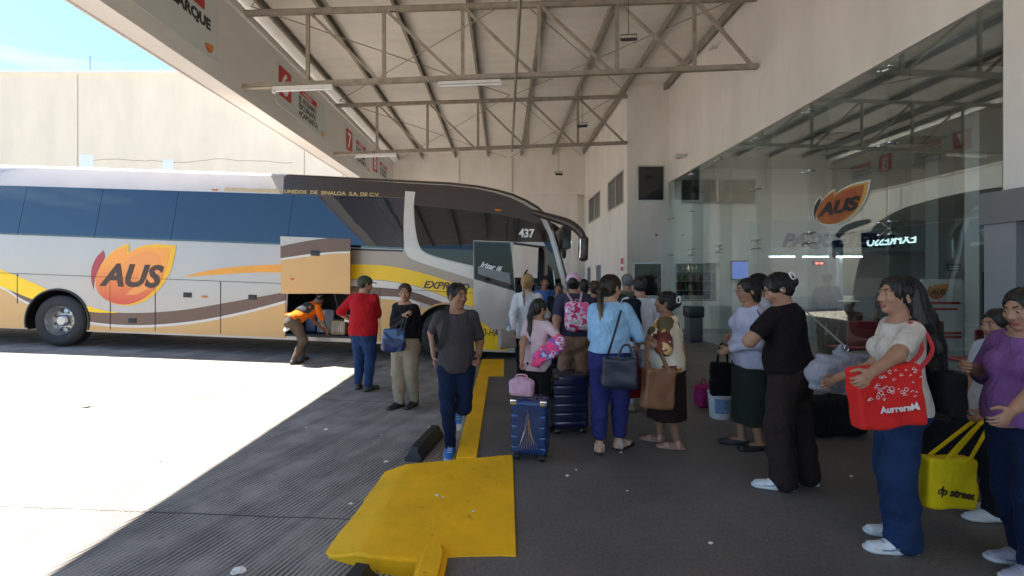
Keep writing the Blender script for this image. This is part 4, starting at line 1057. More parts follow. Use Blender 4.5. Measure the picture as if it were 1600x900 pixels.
# open door leaf, pushed out and forward of the side
DL = 9.22
dl = bpy.data.objects.new('door', None); COL.objects.link(dl); dl.parent = bus
def dprism(pts, m, name, t0, t1, parent=None):
    mb = MB(); mb.prism([bl(*p, DL) for p in pts], lambda a, b_, t: (a, -.13 - t, b_), t0, t1); return mb.build(name, m, parent or dl)
dprism([(740, 376), (797, 378), (802, 400), (806, 470), (806, 548), (740, 545)], M_BSIL, 'leaf', 0, .04)
dprism([(740.5, 377), (797, 379), (800, 400), (804.5, 455), (741, 436)], M_BBLK, 'window_frame', .041, .046)
dw = dprism([(743, 380), (794, 382), (797, 401), (801, 450), (743.5, 432.5)], mat('door_glass', (.008, .01, .012), .05, var=0, ior=1.35), 'window', .0465, .050)
dprism([(747, 416), (796, 427), (798, 444), (747, 428)], mat('sill_grey', (.2, .22, .23), .5), 'lower_pane', .0505, .053, dw)
mv_ = bl(748, 419, DL)
text_obj('lettering', 'Irizar i6', .145, MATS['white_patch'], dw, (mv_[0] + .03, -.185, mv_[1] + .035), (1, 0, -.2), (.2, 0, 1), .001, bold=.004, shear=.35, sx=.92)
dprism(curve([(740, 497), (760, 508), (780, 527), (795, 548)], 4) + [(740, 545)], M_BYEL, 'yellow_corner', .041, .044)
nx_ = bl(748, 524, DL)
text_obj('lettering', '73-HA-8K', .21, M_BBLK, dl, (nx_[0] + .02, -.176, nx_[1]), (1, 0, -.01), (.01, 0, 1), .001, bold=.001, sx=.66)
mb = MB(); p0, p1 = bl(740, 546, DL), bl(806, 549, DL); mb.box(p0[0], p1[0], -.18, -.12, p1[1] - .02, p1[1] + .02); mb.build('bottom_trim', M_ALU, dl)
# door well interior: steps, seat, dashboard, wheel, driver's screen
mb = MB()
for k in range(3): mb.box(DX0 + .02, DX1 - .0, .05 + k * .3, .35 + k * .3 - .004, .37 + k * .2, .55 + k * .2)
mb.build('step', mat('step_grey', (.1, .1, .1), .6), bus)
mb = MB(); mb.box(DX0 + .42, DX0 + .78, .9, 2.2, 1.0, 1.62, bev=.04); mb.build('dashboard', M_BBLK, bus)
mb = MB(); mb.box(DX0 - .6, DX0 - .15, 1.35, 1.95, 1.25, 1.45, bev=.04); mb.box(DX0 - .68, DX0 - .55, 1.35, 1.95, 1.45, 2.25, bev=.04); mb.build('driver_seat', mat('seat_fabric', (.05, .05, .06), .9), bus)
mb = MB(); c = Vector((DX0 + .2, 1.6, 1.75)); ax1 = Vector((0, 1, 0)); ax2 = Vector((.5, 0, .85)).normalized()
mb.tube([c + (ax1 * math.cos(t) + ax2 * math.sin(t)) * .23 for t in [2 * math.pi * k / 20 for k in range(21)]], .015, 8); mb.tube([c - ax1 * .22, c + ax1 * .22], .012, 6); mb.build('steering_wheel', M_BBLK, bus)
mb = MB(); mb.tube([(DX1 + .02, .12, .9), (DX1 + .0, .1, 1.6), (DX1 - .08, .1, 2.2)], .018, 8); mb.build('grab_rail', M_ALU, bus)
# driver's far window pane stays see-through
# windscreen: follows the nose, from the side pillars across
wr = [(y, o) for y, o in rows_ if .05 < y < W - .05]
fi = [i for i, (x, z) in enumerate(prof) if x > 1.2 and 1.2 < z < 3.12]
bm = bmesh.new(); gv = []
for y, o in wr:
    P = offset(prof, o + .012); gv.append([bm.verts.new((P[i][0] + .01, y + lean(P[i][1]) * (1 - 2 * y / W), P[i][1])) for i in fi])
for j in range(len(wr) - 1):
    for k in range(len(fi) - 1):
        f = bm.faces.new((gv[j][k], gv[j][k + 1], gv[j + 1][k + 1], gv[j + 1][k])); f.smooth = True
bmesh.ops.recalc_face_normals(bm, faces=bm.faces)
me = bpy.data.meshes.new('windscreen'); bm.to_mesh(me); bm.free(); me.materials.append(M_BGLS)
o = bpy.data.objects.new('windscreen', me); COL.objects.link(o); o.parent = bus
# bright A-pillar edge
mb = MB(); mb.tube([(x + .02, .015 + lean(z), z) for x, z in prof if x > 1.2 and .9 < z < 3.0], .022, 8); mb.build('pillar_trim', mat('pillar_grey', (.22, .23, .23), .3, .5), bus)
# destination display behind the top of the windscreen
disp = text_obj('destination_display', 'EXPRESSO', .30, mat('display_white', (.5, .8, .9), .5, var=0, emit=(.65, .92, 1), estr=1.3), bus, (1.80, .55, 2.55), (0, 1, 0), (-.16, 0, 1), .003, bold=0)
mb = MB(); mb.box(1.6, 1.78, .45, 2.1, 2.42, 2.9); mb.build('display_box', M_BBLK, bus)
# head lamps, bumper line, grille
for y in (.22, W - .22):
    mb = MB(); ball(mb, (1.93, y, .95), .2, 10, sc=(.35, .9, .8)); mb.build('headlight', mat('headlight_glass', (.5, .52, .54), .1, .3, var=0), bus)
mb = MB(); mb.box(1.96, 2.0, .5, W - .5, .55, .85, bev=.01); mb.build('grille', M_BBLK, bus)
# the big swan-neck mirrors
def mirror(y, s, pts, head):
    t = bpy.data.objects.new('mirror', None); COL.objects.link(t); t.parent = bus
    mb = MB(); mb.tube(curve3(pts, 6), [.055 + .032 * math.sin(math.pi * i / ((len(pts) - 1) * 6)) for i in range((len(pts) - 1) * 6 + 1)], 14); mb.build('arm', M_BBRN, t)
    mb = MB(); c = head
    mb.box(c[0] - .085, c[0] + .075, c[1] - .12, c[1] + .12, c[2] - .27, c[2] + .22, bev=.06); mb.build('housing', M_BBRN, t)
    mb = MB(); mb.box(c[0] - .098, c[0] - .088, c[1] - .09, c[1] + .09, c[2] - .21, c[2] + .16); mb.build('glass', M_CHRM, t)
def curve3(pts, n):
    out = []; P = [pts[0]] + list(pts) + [pts[-1]]
    for i in range(1, len(P) - 2):
        p0, p1, p2, p3 = [Vector(q) for q in P[i - 1:i + 3]]
        for k in range(n):
            t = k / n; out.append(.5 * ((2 * p1) + (-p0 + p2) * t + (2 * p0 - 5 * p1 + 4 * p2 - p3) * t * t + (-p0 + 3 * p1 - 3 * p2 + p3) * t ** 3))
    out.append(Vector(pts[-1])); return out
def at_(px, py, y):   # local point seen at a pixel, at local depth y
    x, z = bl(px + (8 if y < 1 else 3), py, 9.35 + y); return (x, y, z)
mirror(0, 1, [at_(822, 331, .12), at_(856, 341, .02), at_(882, 350, -.12), at_(899, 364, -.2), at_(905, 380, -.22)], at_(904.5, 387, -.22))
mirror(0, -1, [at_(838, 345, 2.5), at_(852, 350, 2.6), at_(866, 358, 2.72), at_(876, 370, 2.75)], at_(877, 388, 2.75))
for c in cut: bpy.data.objects.remove(c)
# ------------------------------------------------------------------ implicit-surface modelling for people, bags and clothes
V = lambda *a: np.array(a, float)
def nrm(v): v = np.asarray(v, float); return v / (np.linalg.norm(v) + 1e-12)
class S:
    """list of primitives blended smoothly; mode '+' add, '-' cut, '&' keep half-space"""
    def __init__(s): s.q = []
    def seg(s, a, b, r1, r2=None, k=.03, ax=None, sq=1.0, mode='+'):
        s.q.append(('seg', V(*a), V(*b), r1, r1 if r2 is None else r2, k, None if ax is None else nrm(ax), sq, mode)); return s
    def ell(s, c, r, k=.03, M=None, mode='+'):
        s.q.append(('ell', V(*c), V(*r), k, np.eye(3) if M is None else np.array(M, float), mode)); return s
    def box(s, c, h, rd, k=.0, M=None, mode='+'):
        s.q.append(('box', V(*c), V(*h), rd, k, np.eye(3) if M is None else np.array(M, float), mode)); return s
    def cut(s, p, n): s.q.append(('pl', V(*p), nrm(n))); return s      # removes the side n points to
    def warp(s, f): s.q.append(('wp', f)); return s
    def bounds(s):
        lo = V(9, 9, 9); hi = -lo
        for q in s.q:
            if q[0] == 'seg' and q[8] == '+':
                r = max(q[3], q[4]) * max(1, q[7])
                for p in (q[1], q[2]): lo = np.minimum(lo, p - r); hi = np.maximum(hi, p + r)
            if q[0] in ('ell', 'box') and q[5 if q[0] == 'ell' else 6] == '+':
                r = np.linalg.norm(q[2]) if q[0] == 'box' else max(q[2]); lo = np.minimum(lo, q[1] - r); hi = np.maximum(hi, q[1] + r)
        return lo - .03, hi + .03
def smin(a, b, k):
    if k <= 1e-6: return np.minimum(a, b)
    h = np.clip(.5 + .5 * (b - a) / k, 0, 1); return b + (a - b) * h - k * h * (1 - h)
def mesh_sdf(sd_, res):
    lo, hi = sd_.bounds(); n = np.ceil((hi - lo) / res).astype(int) + 1
    X = lo[0] + np.arange(n[0]) * res; Y = lo[1] + np.arange(n[1]) * res; Z = lo[2] + np.arange(n[2]) * res
    F = np.full(n, .5, np.float32)
    def sub(l, h):
        i0 = np.clip(((l - lo) / res).astype(int) - 1, 0, n); i1 = np.clip(((h - lo) / res).astype(int) + 3, 0, n)
        sl = tuple(slice(a, b) for a, b in zip(i0, i1))
        return sl, np.stack(np.meshgrid(X[sl[0]], Y[sl[1]], Z[sl[2]], indexing='ij'), -1).astype(np.float32)
    for q in sd_.q:
        if q[0] == 'seg':
            _, a, b, r1, r2, k, ax, sq, mode = q; r = max(r1, r2) * max(1, sq) + k + 2 * res
            sl, P = sub(np.minimum(a, b) - r, np.maximum(a, b) + r)
            if not P.size: continue
            ab = b - a; L = ab @ ab + 1e-12; t = np.clip(((P - a) @ ab) / L, 0, 1); d = P - (a + t[..., None] * ab)
            if ax is not None: d = d + (d @ ax)[..., None] * ax * (1 / sq - 1)
            D = np.sqrt((d * d).sum(-1)) - (r1 + (r2 - r1) * t)
            if ax is not None and sq < 1: D = D * (.5 + .5 * sq)
        elif q[0] == 'ell':
            _, c, r, k, M, mode = q; R = max(r) + k + 2 * res; sl, P = sub(c - R, c + R)
            if not P.size: continue
            p = (P - c) @ M; k0 = np.sqrt(((p / r) ** 2).sum(-1)); k1 = np.sqrt(((p / (r * r)) ** 2).sum(-1)) + 1e-9
            D = k0 * (k0 - 1) / k1
        elif q[0] == 'box':
            _, c, h, rd, k, M, mode = q; R = np.linalg.norm(h) + k + 2 * res; sl, P = sub(c - R, c + R)
            if not P.size: continue
            p = np.abs((P - c) @ M) - (h - rd); D = np.sqrt((np.maximum(p, 0) ** 2).sum(-1)) + np.minimum(p.max(-1), 0) - rd
        elif q[0] == 'pl':
            sl, P = sub(lo, hi); D = (P - q[1]) @ q[2]; F[sl] = np.maximum(F[sl], D); continue
        elif q[0] == 'wp':
            sl, P = sub(lo, hi); F[sl] = F[sl] + q[1](P); continue
        F[sl] = smin(F[sl], D, k) if mode == '+' else -smin(-F[sl], D, k)
    F[0] = F[-1] = .5; F[:, 0] = F[:, -1] = .5; F[:, :, 0] = F[:, :, -1] = .5
    ins = F < 0
    c = [ins[i:n[0] - 1 + i, j:n[1] - 1 + j, k:n[2] - 1 + k] for i in (0, 1) for j in (0, 1) for k in (0, 1)]
    tot = sum(x.astype(np.int8) for x in c); act = (tot > 0) & (tot < 8)
    idx = np.full(act.shape, -1, np.int64); ids = np.argwhere(act); idx[act] = np.arange(len(ids))
    if not len(ids): return np.zeros((0, 3)), np.zeros((0, 4), int)
    acc = np.zeros((len(ids), 3)); cnt = np.zeros(len(ids))
    co = [(i, j, k) for i in (0, 1) for j in (0, 1) for k in (0, 1)]
    fv = {o: F[ids[:, 0] + o[0], ids[:, 1] + o[1], ids[:, 2] + o[2]] for o in co}
    for o in co:
        for a in range(3):
            if o[a]: continue
            o2 = list(o); o2[a] = 1; f0, f1 = fv[o], fv[tuple(o2)]; m = (f0 < 0) != (f1 < 0)
            t = np.where(m, f0 / np.where(m, f0 - f1, 1), 0)
            p = np.array(o, float)[None].repeat(len(ids), 0); p[:, a] = t
            acc[m] += p[m]; cnt[m] += 1
    verts = lo + (ids + acc / cnt[:, None]) * res
    faces = []
    for a in range(3):
        b_, c_ = (a + 1) % 3, (a + 2) % 3
        s0 = [slice(1, n[k] - 1) for k in range(3)]; s0[a] = slice(0, n[a] - 1); s1 = list(s0); s1[a] = slice(1, n[a])
        A = ins[tuple(s0)]; B = ins[tuple(s1)]; e = np.argwhere(A != B); off = [1, 1, 1]; off[a] = 0; g = e + np.array(off)
        fl = A[tuple(e.T)]
        def cell(db, dc):
            h = g.copy(); h[:, b_] -= db; h[:, c_] -= dc; return idx[tuple(h.T)]
        Q = np.stack([cell(1, 1), cell(0, 1), cell(0, 0), cell(1, 0)], 1); Q[~fl] = Q[~fl][:, ::-1]; faces.append(Q)
    fc = np.concatenate(faces); fc = fc[(fc >= 0).all(1)]
    # one light smoothing pass evens out the grid
    nb = np.zeros_like(verts); nc = np.zeros(len(verts))
    for i in range(4):
        a_, b2 = fc[:, i], fc[:, (i + 1) % 4]
        np.add.at(nb, a_, verts[b2]); np.add.at(nc, a_, 1)
    verts = verts * .5 + .5 * nb / np.maximum(nc, 1)[:, None]
    return verts, fc
def mk_mesh(name, parts, mats, parent=None, mats_fn=None):
    """parts: list of (verts, faces, material index)"""
    vs_ = np.concatenate([p[0] for p in parts]); o = 0; fs = []; mi = []
    for p in parts: fs.append(p[1] + o); o += len(p[0]); mi += [p[2]] * len(p[1])
    fs = np.concatenate(fs)
    me = bpy.data.meshes.new(name)
    me.vertices.add(len(vs_)); me.vertices.foreach_set('co', vs_.astype(np.float32).ravel())
    me.loops.add(fs.size); me.loops.foreach_set('vertex_index', fs.astype(np.int32).ravel())
    me.polygons.add(len(fs)); me.polygons.foreach_set('loop_start', np.arange(0, fs.size, 4, dtype=np.int32)); 
    mi = np.array(mi, np.int32)
    if mats_fn is not None:
        ce = vs_[fs].mean(1); mi = mats_fn(ce, mi)
    for m in (mats if isinstance(mats, (list, tuple)) else [mats]): me.materials.append(m)
    me.polygons.foreach_set('material_index', mi.astype(np.int32)); me.polygons.foreach_set('use_smooth', np.ones(len(fs), bool))
    me.update(calc_edges=True)
    ob = bpy.data.objects.new(name, me); COL.objects.link(ob); ob.parent = parent
    return ob
def sdo(name, sd_, res, m, parent=None):
    v, f = mesh_sdf(sd_, res)
    return mk_mesh(name, [(v, f, 0)], m, parent)
def wrinkle(a, f=14, seed=0, vert=.6):
    r = np.random.RandomState(seed); ph = r.uniform(0, 6, 9)
    def fn(P):
        x, y, z = P[..., 0] * f, P[..., 1] * f, P[..., 2] * f * vert
        return a * (np.sin(x * 1.1 + 1.7 * np.sin(z * .7 + ph[0]) + ph[1]) * np.sin(z * 1.3 + 1.2 * np.sin(y + ph[2]) + ph[3]) + .6 * np.sin(y * 1.9 + z * 1.6 + ph[4] + 1.5 * np.sin(x * .8 + ph[5])) + .4 * np.sin(z * 3.7 + x * 1.3 + ph[6]))
    return fn
def strands(a, c, f=60):
    def fn(P):
        th = np.arctan2(P[..., 1] - c[1], P[..., 0] - c[0]); return a * np.sin(f * th * .35 + 3 * np.sin(P[..., 2] * 9) + P[..., 2] * 4) + a * .6 * np.sin(f * th + P[..., 2] * 14)
    return fn

def skin(name, c): 
    return mat('skin_' + name, c, .5, var=.08, scale=14, bump=.12, bscale=220, spec=.4)
SK = {'mid': skin('mid', (.36, .19, .12)), 'tan': skin('tan', (.27, .135, .08)), 'dark': skin('dark', (.19, .09, .053)), 'fair': skin('fair', (.47, .28, .19))}
M_LIP = mat('lips', (.30, .09, .07), .4, var=.05); M_EYE = mat('eye_white', (.42, .40, .38), .25, var=0); M_IRIS = mat('eye_iris', (.02, .012, .008), .2, var=0)
HR = {'black': hair_mat('hair_black', (.011, .009, .008)), 'brown': hair_mat('hair_brown', (.05, .024, .012)), 'grey': hair_mat('hair_grey', (.16, .155, .15)),
      'ombre': hair_mat('hair_ombre', (.022, .013, .008), (.42, .25, .11), (1.22, 1.42)), 'blonde': hair_mat('hair_blonde', (.33, .20, .09))}
PEOPLE = {}
def ik(a, t, l1, l2, pole):
    a, t = V(*a), V(*t); d = t - a; L = np.linalg.norm(d); L2 = min(L, (l1 + l2) * .995); d = d / (L + 1e-9); t = a + d * L2
    x = (l1 * l1 - l2 * l2 + L2 * L2) / (2 * L2); h = math.sqrt(max(0, l1 * l1 - x * x)); p = np.array(pole, float); p = p - d * (p @ d); p = nrm(p)
    return a + d * x + p * h, t
def basis(f, u):   # columns: left, back(-f), up
    f = nrm(f); u = np.array(u, float); u = nrm(u - f * (u @ f)); l = np.cross(u, f); return np.stack([l, -f, u], 1)
def person(key, label, x, y, yaw, H=1.65, z=None, girth=1.0, fem=True, skin_='mid', head=(0, 0), spine=(0, 0, 1), twist=0, drop=0.0, feet=None, hands=None, poles=None, curl=(.5, .5), group=None,
           hair='short', hair_c='black', top=None, bottom=None, shoes=None, res=1.0, extra=None, hdir=(None, None), cap=None, foot_yaw=(12, -12), shoulder=1.0, far=False, glasses=False, lift=(0, 0), hat=None):
    """local frame: faces -Y, left is +X. head=(turn, nod) in degrees. feet/hands: (left, right) targets in the local frame."""
    z = ground_z(x) if z is None else z
    s = H; F = V(0, -1, 0); U = V(0, 0, 1); up = nrm(spine)
    P = V(0, 0, .525 * s - drop) + (V(0, 0, 0) if extra is None else V(*extra.get('hip', (0, 0, 0))))
    tw = math.radians(twist); L = V(math.cos(tw), math.sin(tw), 0); L = nrm(L - up * (L @ up)); Fc = np.cross(up, L) * -1
    Fc = nrm(np.cross(L, up)) ; 
    if Fc @ F < 0: Fc = -Fc
    sw = (.088 if fem else .099) * s * shoulder
    Cw, Cc, Cs = P + up * .105 * s, P + up * .205 * s, P + up * .268 * s
    N = P + up * .325 * s
    SH = [P + up * .282 * s + L * sw, P + up * .282 * s - L * sw]
    # head frame
    ty, tp = math.radians(head[0]) + tw * .5, math.radians(head[1])
    hu = nrm(up * .5 + U * .5); hf = V(math.sin(ty), -math.cos(ty), 0); hl = nrm(np.cross(hu, hf)); hf = nrm(np.cross(hl, hu))
    hf2 = nrm(hf * math.cos(tp) - hu * math.sin(tp)); hu2 = nrm(np.cross(hf2, hl)); hu2 = hu2 if hu2 @ hu > 0 else -hu2
    hs = s * .133 / .222 if s > 1.3 else s * .145 / .222
    HC = N + hu * .052 * s + hf2 * .012 * s + hu2 * .028 * s
    hp = lambda l, f, u: HC + (hl * l + hf2 * f + hu2 * u) * hs
    HM = np.stack([hl, -hf2, hu2], 1)
    hr = .09 if fem else .095
    # legs
    HJ = [P + L * .052 * s - U * .01, P - L * .052 * s - U * .01]
    ft = feet or ((.06 * s, 0), (-.06 * s, 0)); ank = []; knee = []
    for i in (0, 1):
        t = ft[i]; a = V(t[0], t[1] + .0, (t[2] if len(t) > 2 else 0) + .048 * s); kn, a = ik(HJ[i], a, .2405 * s, .2345 * s, (.12 if i == 0 else -.12, -1, 0) if poles is None or len(poles) < 4 else poles[2 + i]); knee.append(kn); ank.append(a)
    # arms
    hd = hands or ((sw + .05 * s, -.02 * s, .47 * s), (-sw - .05 * s, -.02 * s, .47 * s)); el = []; wr_ = []
    for i in (0, 1):
        e, w_ = ik(SH[i], V(*hd[i]), .17 * s, .148 * s, (poles[i] if poles is not None and poles[i] is not None else ((.5 if i == 0 else -.5), .8, -.3))); el.append(e); wr_.append(w_)
    g = girth; inf = 0.0
    def torso(q, d, hip=1.0, lowcut=None):
        pr = (.092 if fem else .088) * s * g * hip
        q.seg(P - up * .015 * s, P + up * .03 * s, pr + d, pr * .97 + d, .04, Fc, .74)
        q.seg(P + up * .03 * s, Cw, pr * .97 + d, (.074 if fem else .082) * s * g + d, .05, Fc, .76)
        q.seg(Cw, Cc, (.074 if fem else .082) * s * g + d, (.080 if fem else .092) * s * g ** .7 + d, .05, Fc, .74)
        q.seg(Cc, Cs, (.080 if fem else .092) * s * g ** .7 + d, .07 * s * g ** .5 + d, .04, Fc, .70)
        q.seg(SH[0] - L * .02 * s, SH[1] + L * .02 * s, .027 * s + d * .8, .027 * s + d * .8, .045)
        q.seg(Cs, N - up * .012 * s, .055 * s + d * .6, .036 * s + d * .4, .05)
        if fem:
            for sg in (-1, 1): q.ell(P + up * .205 * s + L * sg * .04 * s + Fc * .048 * s * g ** .7, V(.04, .036, .04) * s * g ** .6 + d, .03)
        for sg in (-1, 1): q.ell(P + L * sg * .04 * s - Fc * .034 * s * g - up * .012 * s, V(.046, .042, .052) * s * g + d * .8, .03)
        if g > 1.12: q.ell(P + up * .07 * s + Fc * .035 * s * g, V(.07, .05, .075) * s * g + d, .05)
        return q
    def arm(q, i, d, t1=1.0, fore=True, hand=True, k=.025):
        ra = .029 * s * g ** .8
        q.seg(SH[i], SH[i] + (el[i] - SH[i]) * min(1, t1), .0275 * s * g ** .6 + d, ra * .90 + d, k)
        if t1 >= 1 and fore: q.seg(el[i], el[i] + (wr_[i] - el[i]) * (t1 - 1 if t1 < 2 else 1), ra * .88 + d, .0165 * s + d * .9 + (ra * .88 - .0165 * s) * max(0, 2 - t1), k)
        return q
    # ---- body (one mesh): torso, arms, legs; neck, head and hands at finer grain
    r0 = .012 * res
    q = torso(S(), 0)
    cv = .82 if (bottom and bottom.get('kind') != 'skirt') else 1.0
    for i in (0, 1):
        arm(q, i, 0, 2)
        q.seg(HJ[i], knee[i], .050 * s * g * cv, .031 * s * g ** .7 * cv, .03); q.seg(knee[i], knee[i] + (ank[i] - knee[i]) * .35 - V(0, -.004 * s, 0), .030 * s * g ** .7 * cv, .031 * s * g ** .7 * cv, .03)
        q.seg(knee[i] + (ank[i] - knee[i]) * .35 - V(0, -.004 * s, 0), ank[i], .031 * s * g ** .7 * cv, .02 * s, .03)
    parts = [(*mesh_sdf(q, r0), 0)]
    q = S(); q.seg(N - up * .02 * s, hp(0, -.012, -.05), .036 * s * (1 if fem else 1.12) * g ** .3, .052 * hs * (1 if fem else 1.15), .02)
    q.ell(hp(0, -.012, .03), V(.076, .096, .086) * hs, .02, HM); q.ell(hp(0, .03, -.035), V(.060 * g ** .3, .062, .074) * hs, .03, HM)
    q.ell(hp(0, .066, -.092), V(.024, .02, .018) * hs, .025, HM)
    q.seg(hp(0, .086, .016), hp(0, .104, -.026), .010 * hs, .0145 * hs, .012); q.ell(hp(0, .096, -.031), V(.018, .012, .010) * hs, .008, HM)
    for sg in (-1, 1):
        q.ell(hp(sg * .033, .100, .010), V(.018, .012, .012) * hs, .012, HM, '-')
        q.ell(hp(sg * .042, .068, -.02), V(.022, .02, .022) * hs, .02, HM)
        q.ell(hp(sg * .030, .080, .034), V(.024, .012, .009) * hs, .012, HM)
        q.ell(hp(sg * .079, -.012, -.006), V(.009, .02, .032) * hs, .006, HM); q.ell(hp(sg * .089, -.012, -.004), V(.006, .011, .018) * hs, .004, HM, '-')
        q.ell(hp(sg * .033, .078, .008), V(.014, .014, .012) * hs, .004, HM)
    q.ell(hp(0, .089, -.056), V(.024, .010, .007) * hs, .006, HM); q.ell(hp(0, .087, -.068), V(.020, .010, .007) * hs, .006, HM); q.ell(hp(0, .103, -.062), V(.026, .008, .0018) * hs, .003, HM, '-')
    hv = mesh_sdf(q, (.0045 if not far else .008) * max(res, 1)); parts.append((*hv, 0))
    # hands
    for i in (0, 1):
        w_ = wr_[i]; d = hdir[i] if hdir[i] is not None else nrm(w_ - el[i]) + V(0, 0, -.15); d = nrm(d)
        side = 1 if i == 0 else -1
        inw = -L * side; n_ = nrm(inw - d * (inw @ d)) if abs(inw @ d) < .95 else nrm(np.cross(d, F))
        t_ = np.cross(d, n_) * (1 if i == 0 else -1)
        if t_ @ F < 0: t_ = -t_
        hsz = s * .105 / .178
        q = S(); hl_ = hsz
        q.seg(w_ - d * .02, w_ + d * .015 * hl_, .0165 * s, .020 * hl_, .02, n_, .75)
        q.seg(w_ + d * .02 * hl_, w_ + d * .075 * hl_, .026 * hl_, .034 * hl_, .02, n_, .42)
        cu = curl[i]
        for j, (o2, ln) in enumerate(((.028, .066), (.0095, .074), (-.0095, .069), (-.028, .055))):
            b0 = w_ + d * (.088 - abs(o2) * .25) * hl_ + t_ * o2 * hl_; dd_ = d.copy(); ang = 0; r = .0092 * hl_
            for sg_, fr in ((0, .45), (1, .3), (2, .25)):
                ang += cu * (.55 if sg_ == 0 else .85) + .08
                dd_ = d * math.cos(ang) + n_ * math.sin(ang) + t_ * o2 * 1.6; b1 = b0 + nrm(dd_) * ln * fr * hl_
                q.seg(b0, b1, r, r * .9, .004); b0 = b1; r *= .9
        b0 = w_ + d * .028 * hl_ + t_ * .026 * hl_; dt = nrm(d * .65 + t_ * .8 + n_ * (.25 + cu * .4)); b1 = b0 + dt * .036 * hl_; q.seg(b0, b1, .0125 * hl_, .0105 * hl_, .01)
        dt = nrm(d * .9 + t_ * .25 + n_ * (.25 + cu * .6)); q.seg(b1, b1 + dt * .032 * hl_, .0105 * hl_, .0085 * hl_, .005)
        parts.append((*mesh_sdf(q, .005 if not far else .008), 0))
    # bare feet inside shoes / sandals
    FD = []
    for i in (0, 1):
        a = math.radians(foot_yaw[i]); fd = V(math.sin(a), -math.cos(a), -lift[i]); fd = nrm(fd); FD.append(fd)
    def footq(i, d, sole=False, flat=1.0):
        q = S(); a = ank[i]; fd = FD[i]; fu = nrm(np.cross(np.cross(fd, U), fd)); base = a - fu * .03 * s
        if sole:
            q.seg(base - fd * .028 * s - fu * .010 * s, base + fd * .105 * s - fu * .010 * s, .024 * s, .027 * s, .0, fu, .42)
            q.seg(base + fd * .04 * s - fu * .01 * s, base + fd * .095 * s - fu * .010 * s, .029 * s, .028 * s, .02, fu, .40)
            return q
        q.seg(a + fu * .012 * s, base - fd * .012 * s, .023 * s + d, .024 * s + d, .02)
        q.seg(base - fd * .022 * s, base + fd * .04 * s, .023 * s + d, .025 * s + d, .02)
        q.seg(base + fd * .03 * s, base + fd * .100 * s - fu * .004 * s, .026 * s + d, .019 * s + d, .02, fu, .75)
        q.cut(base - fu * .012 * s, -fu)
        return q
    if shoes and shoes.get('kind') in ('sandal', 'flat'):
        for i in (0, 1): parts.append((*mesh_sdf(footq(i, -.003), .007), 0))
    def lipf(ce, mi):
        p = (ce - HC) @ np.stack([hl, hf2, hu2], 1) / hs
        m = (np.abs(p[:, 0]) < .025) & (p[:, 1] > .083) & (np.abs(p[:, 2] + .062) < .0125) & (p[:, 2] > -.0745); mi = mi.copy(); mi[m] = 1; return mi
    body_ = mk_mesh('person', parts, [SK[skin_], M_LIP], None, lipf)
    body_.location = (x, y, z); body_.rotation_euler = (0, 0, math.radians(yaw)); tag(body_, label, 'person', group)
    B = body_
    if not far:
        for sg in (-1, 1):
            mb = MB(); c = hp(sg * .033, .0805, .009); ball(mb, c, .0108 * hs, 8)
            c2 = c + hf2 * .0052 * hs - hu2 * .0005; ball(mb, c2, .0078 * hs, 6, 1); mb.build('eye', [M_EYE, M_IRIS], B)
        q = S()
        for sg in (-1, 1): q.seg(hp(sg * .015, .094, .034), hp(sg * .036, .090, .041), .0045 * hs, .004 * hs, .004); q.seg(hp(sg * .036, .090, .041), hp(sg * .054, .076, .034), .004 * hs, .0025 * hs, .004)
        sdo('eyebrow', q, .0035, HR['black' if hair_c in ('ombre', 'blonde') else hair_c], B)
    if glasses:
        mb = MB()
        for sg in (-1, 1): mb.tube([hp(sg * .034 + .024 * math.cos(t), .106, .006 + .02 * math.sin(t)) for t in [k * math.pi / 8 for k in range(17)]], .0016, 6); mb.tube([hp(sg * .058, .104, .01), hp(sg * .082, -.01, .012)], .0018, 6)
        mb.tube([hp(-.012, .108, .01), hp(.012, .108, .01)], .0016, 6); mb.build('glasses', M_BGAP, B)
    # ---- hair
    hm = HR[hair_c]; hres = (.006 if not far else .009) * max(res, 1)
    if hair != 'none':
        q = S(); th = .010 if hair in ('short', 'man') else .014
        q.ell(hp(0, -.016, .034), V(.078 + th, .096 + th, .084 + th) * hs, .01, HM)
        if hair != 'man': q.ell(hp(0, -.05, -.02), V(.074, .062, .07) * hs, .03, HM)
        else: q.ell(hp(0, -.045, -.01), V(.070, .058, .06) * hs, .03, HM)
        q.ell(hp(0, .110, -.022), V(.070 if hair != 'man' else .078, .088, .104) * hs, .010, HM, '-')
        for sg in (-1, 1): q.ell(hp(sg * .095, .012 if hair in ('long',) else -.002, -.03), V(.028, .05 if hair != 'man' else .06, .05) * hs, .012, HM, '-')
        if hair in ('man', 'short', 'bun'): q.warp(wrinkle(.0022, 95, 4, .8))
        if cap or hat: q.cut(hp(0, 0, .055), hu2)
        q.warp(strands(.0016 * hs, HC, 70))
        bk = -hf2
        def down(p0, pts, r, sqs=.5, tip=.4):
            p = p0
            for k_, d_ in enumerate(pts):
                nx2 = p + V(*d_); f_ = 1 - (1 - tip) * k_ / len(pts); f2 = 1 - (1 - tip) * (k_ + 1) / len(pts); q.seg(p, nx2, r * f_, r * f2, .03, bk, sqs); p = nx2
        if hair == 'long':      # loose, down the back
            b0 = hp(0, -.085, -.01); down(b0, [bk * .03 * s + V(0, 0, -.08 * s), bk * .035 * s + V(0, 0, -.1 * s), bk * .012 * s + V(0, 0, -.13 * s), V(0, 0, -.07 * s)], .088 * hs, .7, .8)
            for sg in (-1, 1): q.seg(hp(sg * .068, -.045, .02), hp(sg * .085, -.075, -.16), .028 * hs, .038 * hs, .03)
            q.warp(strands(.0035, HC, 60))
